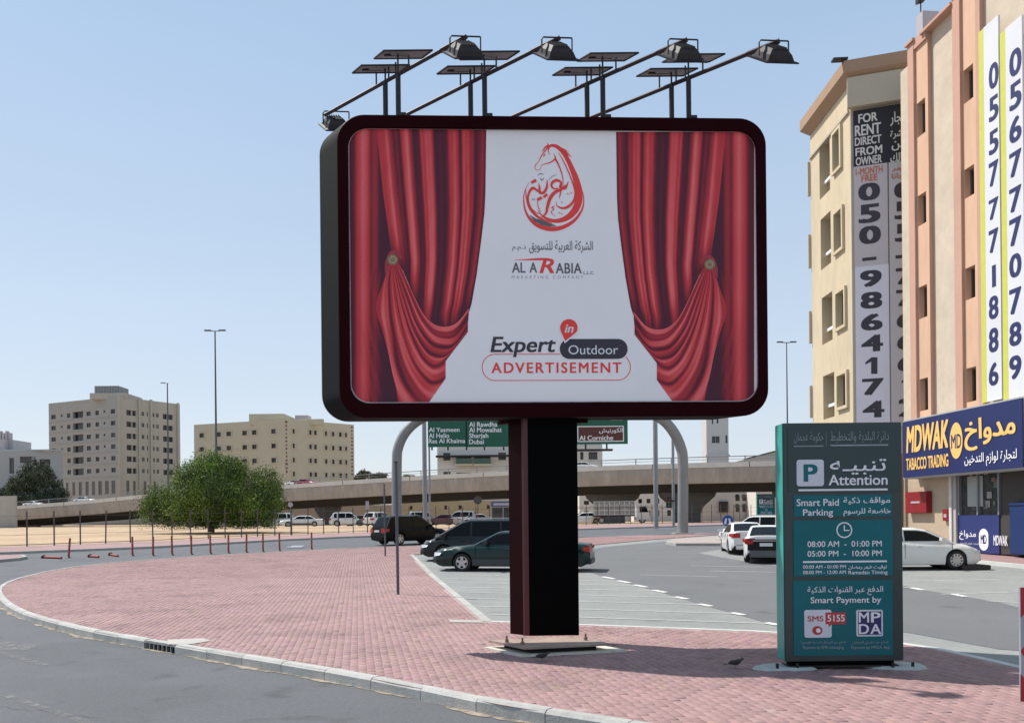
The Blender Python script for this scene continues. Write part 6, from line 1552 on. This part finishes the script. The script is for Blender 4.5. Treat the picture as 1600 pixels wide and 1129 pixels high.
    for s in (1, -1):
        mb = MB(); y0 = s * (fw - .02)
        mb.add([(L / 2 - .05, s * (fw * .52), lz - .06), (L / 2 - .02, s * (fw * .52), lz + .05), (L / 2 - .12, y0 * .97, lz + .07), (L / 2 - .42, s * (hwid - .012), lz + .06), (L / 2 - .36, s * (hwid + .004), lz - .03), (L / 2 - .10, y0 * .98 + s * .012, lz - .07)], [(0, 1, 2, 5), (5, 2, 3, 4)])
        mb.v = [(x + .03, y + s * .012, z) for x, y, z in mb.v]; mb.build('headlight', M_LAMP, t, recalc=True)
        rw2 = hwid * sinterp(wtab, -L / 2 + .06); hz = rear_lamp or .10
        mb = MB(); mb.add([(-L / 2 - .012, s * (rw2 * .55), rz_ - hz), (-L / 2 - .012, s * (rw2 * .55), rz_ + hz), (-L / 2 + .02, s * (rw2 * .97), rz_ + hz), (-L / 2 + .25, s * (hwid + .003), rz_ + hz * .8), (-L / 2 + .25, s * (hwid + .003), rz_ - hz * .3), (-L / 2 + .02, s * (rw2 * .98), rz_ - hz)], [(0, 1, 2, 5), (5, 2, 3, 4)])
        mb.v = [(x - .01, y + s * .008, z) for x, y, z in mb.v]; mb.build('tail_light', M_TAIL, t, recalc=True)
        mx = gh[-1][0] - .52; mb = MB(); mb.box(mx - .04, mx + .10, s * (hwid - .02) - .02 if s > 0 else -hwid - .20, s * (hwid) + .20 if s > 0 else -hwid + .02, belt + .02, belt + .16); mb.build('wing_mirror', trim or paint, t, bevel=.02)
        for hx_ in [(a + b) / 2 - .28 for a, b in win[:2]]:
            mb = MB(); mb.box(hx_ - .1, hx_ + .1, min(s * (hwid - .02), s * (hwid + .018)), max(s * (hwid - .02), s * (hwid + .018)), belt - .16, belt - .125); mb.build('door_handle', trim or paint, t)
        for dx in [win[0][0] - .03, (win[0][1] + win[1][0]) / 2, win[1][1] + .05][:3]:
            mb = MB(); mb.box(dx - .006, dx + .006, min(s * (hwid - .03), s * (hwid + .0015)), max(s * (hwid - .03), s * (hwid + .0015)), zb + .2, belt - .05); mb.build('door_gap', M_UNDER, t)
        if trim is not None:
            mb = MB(); mb.box(wx[0] + wr * 1.2, wx[1] - wr * 1.2, min(s * (hwid - .03), s * (hwid + .012)), max(s * (hwid - .03), s * (hwid + .012)), zb + .03, zb + .24); mb.build('sill_trim', trim, t, bevel=.008)
    mb = MB(); mb.box(L / 2 - .04, L / 2 + .012, -fw * .40, fw * .40, lz - .10, lz + .03); mb.build('grille', M_DARK, t)
    mb = MB(); mb.box(L / 2 - .10, L / 2 + .02, -fw * .75, fw * .75, zb + .10, zb + .24); mb.build('air_intake', M_DARK, t, bevel=.01)
    mb = MB(); mb.box(-L / 2 - .03, -L / 2 + .2, -fw * .84, fw * .84, zb + .05, zb + .26); mb.build('rear_bumper', trim or paint, t, bevel=.03)
    mb = MB(); mb.box(-L / 2 - .045, -L / 2 - .01, -.26, .26, rz_ - .09, rz_ + .03); mb.build('number_plate', M_PLATE, t)
    mb = MB(); mb.box(L / 2 + .0, L / 2 + .03, -.26, .26, zb + .25, zb + .36); mb.build('number_plate', M_PLATE, t)
    if rack:
        for s in (1, -1):
            mb = MB(); mb.tube([(gh[1][0] + .2, s * wt_ * .92, roofz), (gh[1][0] + .35, s * wt_ * .92, roofz + .06), (gh[-2][0] - .3, s * wt_ * .92, roofz + .06), (gh[-2][0] - .1, s * wt_ * .92, roofz)], .018, 6); mb.build('roof_rail', M_STEEL, t)
    return t
def paintm(name, c, rough=.28, coat=.45): return mat(name, c, rough, var=.04, scale=1.5, coat=coat, spec=.3)
P_GREEN = paintm('paint_green', (.0015, .019, .016), .25, .25); P_VAN = paintm('paint_dark_green_grey', (.007, .012, .0115), .3, .22); P_BLK = mat('paint_black', (.003, .003, .004), .35, var=.04, coat=.08, spec=.12); P_WHT = paintm('paint_white', (.68, .68, .66)); P_SIL = paintm('paint_silver', (.36, .37, .38)); P_GOLD = paintm('paint_brown', (.10, .03, .025)); P_GRY = paintm('paint_grey', (.10, .10, .11))
T_GREY = mat('trim_grey', (.035, .04, .042), .5, var=.1, scale=5)
WT = [(-9, .80), (-2.5, .80), (-2.3, .90), (-1.7, 1.0), (1.3, 1.0), (1.9, .95), (2.3, .86), (2.5, .74), (9, .7)]
def wt(L): h = L / 2; return [(-h, .80), (-h + .18, .92), (-h + .8, 1.0), (h - 1.1, 1.0), (h - .5, .95), (h - .18, .86), (h, .70)]
def sedan(label, paint, group=None, trim=None, L=4.85, spokes=5, H_=1.45, modern=False, cat='car'):
    if not modern:
        hood = [(-L / 2, .74), (-L / 2 + .06, .92), (-L / 2 + .9, .98), (.4, .94), (L / 2 - 1.3, .90), (L / 2 - .5, .82), (L / 2 - .12, .72), (L / 2, .58)]
        gh = [(-1.85, .95), (-1.15, H_ - .06), (-.85, H_), (.30, H_), (.48, H_ - .035), (1.28, .93)]
        return car('parked_car', label, cat, paint, L, 1.76, hood, H_, .93, gh, (-1.58 if L > 5 else -1.42, 1.66 if L > 5 else 1.45), .32, None, wt(L), .20, spokes, group, trim, [(-1.45, -.48), (-.42, 1.12)], None)
    hood = [(-L / 2, .78), (-L / 2 + .05, 1.02), (-L / 2 + .7, 1.06), (.3, .96), (L / 2 - 1.2, .93), (L / 2 - .5, .84), (L / 2 - .12, .70), (L / 2, .55)]
    gh = [(-1.85, 1.02), (-1.0, H_ - .05), (-.7, H_), (.1, H_ - .01), (.4, H_ - .06), (1.32, .94)]
    return car('parked_car', label, cat, paint, L, 1.78, hood, H_, .96, gh, (-1.35, 1.35), .33, None, wt(L), .18, spokes, group, trim, [(-1.35, -.42), (-.36, 1.15)], None)
def suv(label, paint, group=None, L=4.7, W_=1.88, H_=1.72, spokes=6, rack=True, cat='car'):
    hood = [(-L / 2, .80), (-L / 2 + .04, 1.02), (-L / 2 + .3, 1.06), (.3, 1.02), (L / 2 - 1.1, 1.00), (L / 2 - .45, .92), (L / 2 - .1, .80), (L / 2, .62)]
    gh = [(-L / 2 + .12, 1.05), (-L / 2 + .50, H_ - .06), (-L / 2 + .8, H_), (.1, H_ + .01), (.42, H_ - .05), (1.30, 1.0)]
    return car('parked_car', label, cat, paint, L, W_, hood, H_, 1.03, gh, (-1.38, 1.42), .37, None, wt(L), .25, spokes, group, None, [(-1.28, -.35), (-.28, 1.02), (-L / 2 + .62, -1.40)], None, rack=rack, rear_lamp=.14)
def van(label, paint, group=None, L=5.1, cat='van'):
    H_ = 1.76
    hood = [(-L / 2, .85), (-L / 2 + .04, 1.05), (-L / 2 + .3, 1.08), (.5, 1.02), (L / 2 - .95, .99), (L / 2 - .45, .90), (L / 2 - .1, .74), (L / 2, .58)]
    gh = [(-L / 2 + .08, 1.05), (-L / 2 + .30, H_ - .05), (-L / 2 + .6, H_), (.4, H_ - .01), (.75, H_ - .09), (1.95, 1.0)]
    return car('parked_van', label, cat, paint, L, 1.95, hood, H_, 1.03, gh, (-1.50, 1.52), .34, None, wt(L), .20, 10, group, None, [(-.90, .30), (.38, 1.62), (-2.2, -.98)], None, rack=True, rear_lamp=.16)
def put(o, px, py, yaw, sc=1.0, off=-.03, Y=None):
    """px,py: where the middle of the car's contact with the ground is seen"""
    g = G(px, py) if Y is None else Vector((P(px, py, Y).x, Y, gz(Y)))
    o.location = (g.x, g.y, g.z + off); o.rotation_euler = (math.atan(.0158) if g.y > 28 and False else 0, 0, math.radians(yaw)); o.scale = (sc, sc, sc); return o
cars = []
gs = sedan('old dark green saloon parked nose left beside the billboard column', P_GREEN, 'cars parked in the bays', T_GREY, L=5.55, H_=1.38)
freeze(gs)
put(gs, 803, 888.5, 168, 1.05); gs.location.z -= .02
vn = van('dark green grey people carrier with roof rails parked behind the green saloon', P_VAN, 'cars parked in the bays', L=5.15); put(vn, 752, 873, 176, 1.0)
sv = suv('black SUV driving away on the far road behind the bare poles', P_BLK, None, L=4.75); freeze(sv)
put(sv, 641, 846.5, 42, 1.06, off=-.13)
ws = sedan('white saloon with its nose to the shop kerb right of the parking pillar', P_WHT, 'cars parked in the bays', None, L=4.6, spokes=10, modern=True); freeze(ws)
put(ws, 1416, 886, -3, 1.0)
def cp(src, label, paint, px, py, yaw, sc=1.0, off=-.03, group=None, Y=None):
    c = copy_tree(src); c['label'] = label
    if group: c['group'] = group
    elif 'group' in c: del c['group']
    pm_ = None
    for k in COL.objects:
        if k.parent == c and k.type == 'MESH' and paint is not None and k.name.split('.')[0] in ('body', 'wing_mirror', 'door_handle', 'rear_bumper'):
            key = ('paintcopy', k.data.name, paint.name)
            if key not in MATS:
                m2 = k.data.copy(); m2.materials[0] = paint; MATS[key] = m2
            k.data = MATS[key]
    put(c, px, py, yaw, sc, off, Y); return c
GB = 'cars parked in the bays'
cp(ws, 'white saloon standing behind the white car with the grey bumper', None, 1161, 861.5, 82, 1.0, group=GB)
gb = cp(ws, 'white car with dark grey rear bumper seen from behind left of the parking pillar', None, 1199, 873.5, 72, 1.0, group=GB)
for k in COL.objects:
    if k.parent == gb and k.name.split('.')[0] == 'rear_bumper': k.data = k.data.copy(); k.data.materials[0] = P_GRY; k.scale = (1, 1.04, 1.5); k.location.z -= .12
mb = MB(); mb.box(-2.355, -2.25, -.70, .70, .50, .93); mb.build('boot_lid', M_UNDER, gb, bevel=.02); mb = MB(); mb.box(-2.375, -2.357, -.24, .24, .66, .79); mb.build('number_plate', M_PLATE, gb)
mb = MB(); mb.box(-2.37, -2.356, -.55, .55, .86, .89); mb.build('chrome_strip', M_CHROME, gb)
for s_ in (-1, 1): mb = MB(); mb.box(-2.39, -2.30, min(s_ * .48, s_ * .80), max(s_ * .48, s_ * .80), .74, .90); mb.build('tail_light', M_TAIL, gb, bevel=.02)
cp(sv, 'white SUV standing furthest back by the far parking notice pillar', P_WHT, 1184, 846, 150, .92, group=GB)
SG = 'cars parked on the sand lot'
lots = [(sv, 'white SUV parked under the right edge of the big tree', P_WHT, 433, 818, 185), (gs, 'white saloon parked behind the fence right of the tree', P_WHT, 472, 818.5, 190), (sv, 'white SUV parked on the sand behind the fence left of the black SUV', P_WHT, 545, 818, 5),
        (sv, 'white car just showing above the left of the black SUV', P_WHT, 593, 816, 60), (sv, 'small white car just above the bonnet of the black SUV', P_SIL, 662, 814, 20), (gs, 'dark brown saloon on the sand right of the black SUV', P_GOLD, 694, 819, 180), (sv, 'silver SUV on the sand behind the dark van', P_SIL, 718, 815, 175), (gs, 'silver saloon on the sand near the shelter', P_SIL, 748, 815, 10),
        (ws, 'white saloon behind the fence just right of the billboard column', P_WHT, 913, 819, 185), (gs, 'pale saloon under the tree crown on its left side', P_WHT, 318, 815, 10), (sv, 'silver SUV under the middle of the tree crown', P_SIL, 352, 816, 170), (gs, 'white saloon under the tree crown on its right side', P_WHT, 378, 815.5, 15), (gs, 'dark saloon behind the fence next to the white SUV', P_GRY, 567, 817, 175)]
for src, lab, pm, px, py, yaw in lots:
    cp(src, lab, pm, px, py, yaw, 1.0, .0, SG, Y=106)
OG = 'cars crossing the overpass'
for src, lab, pm, px in ((gs, 'white car on the overpass ramp before the dark tree', P_WHT, 50), (gs, 'pale car on the overpass in front of the cream block', P_WHT, 468), (gs, 'red car on the overpass just ahead of the pale one', paintm('paint_red', (.30, .02, .06)), 480), (ws, 'white car on the overpass above the white truck', P_WHT, 922), (gs, 'white car roof on the ramp below the beige block', P_WHT, 131)):
    a_, _ = un(px, 750); k_ = a_ / F
    for p, q in zip(pp, pp[1:]):
        if (p.x - k_ * p.y) <= 0 <= (q.x - k_ * q.y):
            t = (k_ * p.y - p.x) / ((q.x - p.x) - k_ * (q.y - p.y)); c = p.lerp(q, t); break
    o = copy_tree(src); o['label'] = lab; o['group'] = OG
    for k in COL.objects:
        if k.parent == o and k.name.split('.')[0] in ('body', 'rear_bumper', 'wing_mirror', 'door_handle'):
            key = ('paintcopy', k.data.name, pm.name)
            if key not in MATS: m2 = k.data.copy(); m2.materials[0] = pm; MATS[key] = m2
            k.data = MATS[key]
    o.location = (c.x - .6, c.y + 1.9, c.z - .62); o.rotation_euler = (0, 0, math.atan2(q.y - p.y, q.x - p.x))
ovj = []
for i, p in enumerate(resample([q.xy for q in pp], 14)):
    mb = MB(); mb.box(-.06, .06, -.012, .3, -3.05, -.02) if False else mb.box(-.05, .05, -.02, .1, -.74, -.01); mb.v = [(p.x + x, p.y + y, path_z(p.x) + z) for x, y, z in mb.v]; mb.build('expansion_joint', M_DARK, ov)
ovd = sweep(pp, [(.4, -.62), (12.6, -.62), (12.6, -.9), (.4, -.9)], 'deck_road', M_ASPH, ov)
# wheel stop before the white saloon
q = G(1493, 886); mb = MB(); mb.box(-.25, .75, -.9, .9, -.03, .13); tag(mb.build('wheel_stop', M_DARK, loc=(q.x, q.y, q.z), bevel=.02), 'black rubber wheel stop at the nose of the white saloon', 'wheel stop')
# truck
TK = thing('lattice_truck', 'white cage sided lorry parked behind the fence under the overpass', 'truck', (P(965, 815, 104).x, 104, gz(104)))
mb = MB(); mb.box(-3.0, 2.2, -.05, 2.1, .9, 1.05); mb.build('bed', M_DARK, TK)
cw = mat('cage_white', (.55, .55, .53), .6, var=.1, scale=2)
for i in range(9): x = -2.95 + i * .635; mb = MB(); mb.box(x, x + .08, -.08, -.02, 1.05, 2.75); mb.build('cage_bar', cw, TK)
for z in (1.1, 1.65, 2.2, 2.7): mb = MB(); mb.box(-3.0, 2.2, -.06, -.03, z, z + .09); mb.build('cage_bar', cw, TK)
mb = MB(); mb.box(-3.0, 2.2, .0, .05, 1.05, 2.6); mb.build('side_panel', mat('tarp_grey', (.30, .30, .29), .8, var=.25, scale=1.5), TK)
mb = MB(); mb.add([(2.35, -.05, .5), (4.0, -.05, .5), (4.0, -.05, 1.3), (3.65, -.05, 2.3), (2.35, -.05, 2.3), (2.35, 2, .5), (4.0, 2, .5), (4.0, 2, 1.3), (3.65, 2, 2.3), (2.35, 2, 2.3)], [(0, 1, 2, 3, 4), (9, 8, 7, 6, 5), (0, 5, 6, 1), (1, 6, 7, 2), (2, 7, 8, 3), (3, 8, 9, 4), (4, 9, 5, 0)]); mb.build('cab', cw, TK, recalc=True)
mb = MB(); mb.add([(2.75, -.065, 1.4), (3.85, -.065, 1.4), (3.58, -.065, 2.1), (2.75, -.065, 2.1)], [(0, 1, 2, 3)]); mb.build('window', M_TINT, TK)
ty, rm = wheel_meshes(.42, 6)
for x in (-2.0, 3.1):
    w = inst(ty, 'wheel', TK, (x, -.03, .42)); inst(rm, 'rim', w)
# ------------------------------------------------------------------ TREES
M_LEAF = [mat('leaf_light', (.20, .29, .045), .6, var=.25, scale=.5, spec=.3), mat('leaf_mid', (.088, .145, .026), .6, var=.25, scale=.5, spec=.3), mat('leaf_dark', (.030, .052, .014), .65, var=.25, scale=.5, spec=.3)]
M_LEAFD = [mat('dusty_leaf_light', (.10, .12, .055), .7, var=.25, scale=.5), mat('dusty_leaf_mid', (.052, .070, .034), .7, var=.2, scale=.5), mat('dusty_leaf_dark', (.018, .026, .016), .7, var=.2, scale=.5)]
def tree(name, label, base, lobes, trunkh, n, leaf, mats_, droop=.5, seed=1, group=None, tr=.28, m=28, sp_=.26):
    r = np.random.default_rng(seed); t = thing(name, label, 'tree', base, 0, group)
    mb = MB()
    top = Vector((0, 0, trunkh))
    mb.tube([(0, 0, -.1), (.1, 0, trunkh * .5), top], [tr, tr * .8, tr * .65], 10)
    for c, rad in lobes:
        c = Vector(c); m_ = top.lerp(c, .5) + Vector((r.normal(0, .3), r.normal(0, .3), -.3)); mb.tube([top - Vector((0, 0, .4)), m_, c], [tr * .5, tr * .3, tr * .08], 6)
        for k in range(4):
            e = c + Vector(r.normal(0, 1, 3)).normalized() * max(rad) * .7; mb.tube([m_.lerp(c, .6), (m_ + e) / 2 + Vector((0, 0, .3)), e], [tr * .18, tr * .1, .02], 4)
    mb.build('trunk', M_TRUNK, t, smooth=50)
    tot_ = sum(q[0] * q[1] + q[1] * q[2] for _, q in lobes); V, Fq, MI = [], [], []; cnt = 0
    cl = []
    for c, rad in lobes:
        k = int(n / m * (rad[0] * rad[1] + rad[1] * rad[2]) / tot_)
        d = r.normal(0, 1, (k, 3)); d /= np.linalg.norm(d, axis=1)[:, None]
        d[:, 2] = np.where(d[:, 2] < -.5, -d[:, 2] * .5, d[:, 2])
        q = r.uniform(.55, 1.05, (k, 1)) ** .6
        cl.append(np.concatenate([np.array(c) + d * q * np.array(rad), q], 1))
    cl = np.concatenate(cl); K = len(cl); tw = r.random(K)
    cc = np.repeat(cl, m, axis=0); N = len(cc)
    s_ = r.normal(0, 1, (N, 3)) * np.array((sp_, sp_, sp_ * .75)) * (1 + droop * .3); fall = r.random(N) ** 1.5 * droop
    s_[:, 2] -= fall * 1.3
    pos = cc[:, :3] + s_
    ax = r.normal(0, 1, (N, 3)); ax[:, 2] -= droop * 1.6; ax /= np.linalg.norm(ax, axis=1)[:, None]
    bx_ = np.cross(ax, r.normal(0, 1, (N, 3))); bx_ /= np.linalg.norm(bx_, axis=1)[:, None]
    ln = leaf * r.uniform(.7, 1.5, (N, 1)); wd_ = ln * .36
    v = np.stack([pos - ax * ln * .5, pos + bx_ * wd_ * .5, pos + ax * ln * .5, pos - bx_ * wd_ * .5], 1).reshape(-1, 3)
    keep = v[:, 2].reshape(-1, 4).min(1) > .12
    v = v.reshape(-1, 4, 3)[keep].reshape(-1, 3); N2 = keep.sum()
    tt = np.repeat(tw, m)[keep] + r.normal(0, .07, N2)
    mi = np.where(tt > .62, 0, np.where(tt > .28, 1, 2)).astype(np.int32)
    me = bpy.data.meshes.new('crown'); me.vertices.add(len(v)); me.vertices.foreach_set('co', v.ravel())
    me.loops.add(4 * N2); me.loops.foreach_set('vertex_index', np.arange(4 * N2)); me.polygons.add(N2)
    me.polygons.foreach_set('loop_start', np.arange(0, 4 * N2, 4)); me.polygons.foreach_set('loop_total', np.full(N2, 4)); me.polygons.foreach_set('material_index', mi)
    for q in mats_: me.materials.append(q)
    me.update(calc_edges=True); o = bpy.data.objects.new('crown', me); link(o, t); return t
TYY = 84
def lobes_px(items, Y, base):
    out = []
    for px, py, rx, ry, dy in items:
        c = P(px, py, Y + dy); k = Y / F; out.append(((c.x - base.x, dy, c.z - base.z), (rx * k, rx * k * .85, ry * k)))
    return out
b_ = P(330, 824, TYY); b_.z = gz(TYY); b_ = Vector((b_.x, TYY, gz(TYY)))
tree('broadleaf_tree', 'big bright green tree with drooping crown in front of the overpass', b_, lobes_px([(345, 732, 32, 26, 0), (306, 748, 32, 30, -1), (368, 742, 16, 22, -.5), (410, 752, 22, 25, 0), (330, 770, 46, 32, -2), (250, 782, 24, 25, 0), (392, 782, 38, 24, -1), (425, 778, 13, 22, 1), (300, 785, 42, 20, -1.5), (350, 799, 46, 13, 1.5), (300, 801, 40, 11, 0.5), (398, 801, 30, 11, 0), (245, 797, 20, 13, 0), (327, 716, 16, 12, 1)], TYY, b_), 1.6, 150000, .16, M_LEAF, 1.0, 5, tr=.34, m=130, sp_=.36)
b_ = Vector((P(60, 800, 197).x, 197, 1.0))
tree('dusty_tree', 'dark dusty willow like tree behind the ramp at the far left', b_, lobes_px([(58, 738, 24, 22, 0), (40, 755, 26, 22, 0), (72, 760, 26, 22, 1), (25, 765, 20, 18, 0), (88, 772, 20, 12, 0), (8, 775, 16, 14, 0), (55, 780, 45, 14, 0)], 197, b_), 3.0, 26000, .42, M_LEAFD, .9, 8, tr=.5)
b_ = Vector((P(574, 760, 210).x, 210, 1.0))
tree('far_tree', 'small dark treetops showing over the overpass right of the cream block', b_, lobes_px([(570, 742, 10, 7, 0), (583, 744, 9, 6, 0), (597, 744, 8, 5, 2), (562, 746, 8, 5, 0)], 210, b_), 6, 4500, .5, M_LEAFD, .3, 12, tr=.3)
b_ = Vector((P(640, 760, 225).x, 225, 1.0))
tree('far_tree', 'tiny treetop showing over the overpass behind the gantry pole', b_, lobes_px([(636, 746, 6, 3.5, 0), (645, 747, 5, 3, 0)], 225, b_), 6, 1500, .5, M_LEAFD, .3, 13, tr=.3)
# ------------------------------------------------------------------ BIRDS
def bird(label, px, py, flip):
    g = G(px, py); t = thing('bird', label, 'bird', g, math.radians(8 if flip > 0 else -6), 'dark birds on the pink paving'); s = 1.15; t.scale = (.74, .74, .74)
    cs = [(-.115, .075, .010, .006), (-.085, .080, .020, .012), (-.04, .092, .036, .034), (0, .098, .042, .042), (.04, .105, .038, .040), (.07, .122, .024, .026), (.088, .138, .021, .021), (.105, .143, .019, .019), (.118, .141, .010, .010), (.124, .138, .004, .004)]
    mb = MB(); n = 12; vs = [(x * s, w * math.cos(2 * math.pi * k / n) * s, (z + h * math.sin(2 * math.pi * k / n)) * s) for x, z, w, h in cs for k in range(n)]
    mb.add(vs, [(i * n + k, (i + 1) * n + k, (i + 1) * n + (k + 1) % n, i * n + (k + 1) % n) for i in range(len(cs) - 1) for k in range(n)] + [tuple(range(n)), tuple(reversed(range((len(cs) - 1) * n, len(cs) * n)))])
    mb.add([(-.08 * s, -.018, .082 * s), (-.08 * s, .018, .082 * s), (-.19 * s, .022, .078 * s), (-.19 * s, -.022, .078 * s), (-.08 * s, -.018, .074 * s), (-.08 * s, .018, .074 * s), (-.19 * s, .022, .073 * s), (-.19 * s, -.022, .073 * s)], [(0, 1, 2, 3), (7, 6, 5, 4), (0, 3, 7, 4), (1, 5, 6, 2), (3, 2, 6, 7)])
    mb.build('body', mat('dark_feathers', (.045, .035, .032), .7, var=.3, scale=30), t, smooth=60, recalc=True)
    for sg_ in (1, -1):
        mb = MB(); mb.tube([(.0, sg_ * .018, .07), (-.008, sg_ * .018, .03), (.004, sg_ * .018, .003)], .005, 6); 
        for dx, dy in ((.025, 0), (.02, .012), (.02, -.012), (-.015, 0)): mb.tube([(.004, sg_ * .018, .004), (.004 + dx, sg_ * .018 + dy, .003)], .003, 4)
        mb.build('leg', mat('bird_leg', (.25, .17, .06), .6), t)
        mb = MB(); vs = []
        for x, z, w, h in ((-.11, .088, .02, .012), (-.05, .100, .040, .022), (.01, .105, .045, .026), (.045, .105, .038, .02)): vs += [(x * s, sg_ * w * s, (z - h * .6) * s), (x * s, sg_ * (w + .004) * s, z * s), (x * s, sg_ * w * .7 * s, (z + h) * s)]
        mb.add(vs, [(i * 3 + k, (i + 1) * 3 + k, (i + 1) * 3 + k + 1, i * 3 + k + 1) for i in range(3) for k in range(2)]); mb.build('wing', mat('wing_feathers', (.02, .017, .017), .7, var=.3, scale=40), t, smooth=60)
    mb = MB(); mb.tube([(.122 * s, 0, .139 * s), (.150 * s, 0, .134 * s)], [.005, .001], 6); mb.build('beak', mat('bird_beak', (.30, .18, .04), .5), t)
    return t
bird('small dark bird on the pink bricks just in front of the billboard base plate', 848, 1033, 1)
bird('small dark bird standing in the billboard shadow left of the parking pillar', 1150, 1044, 1)
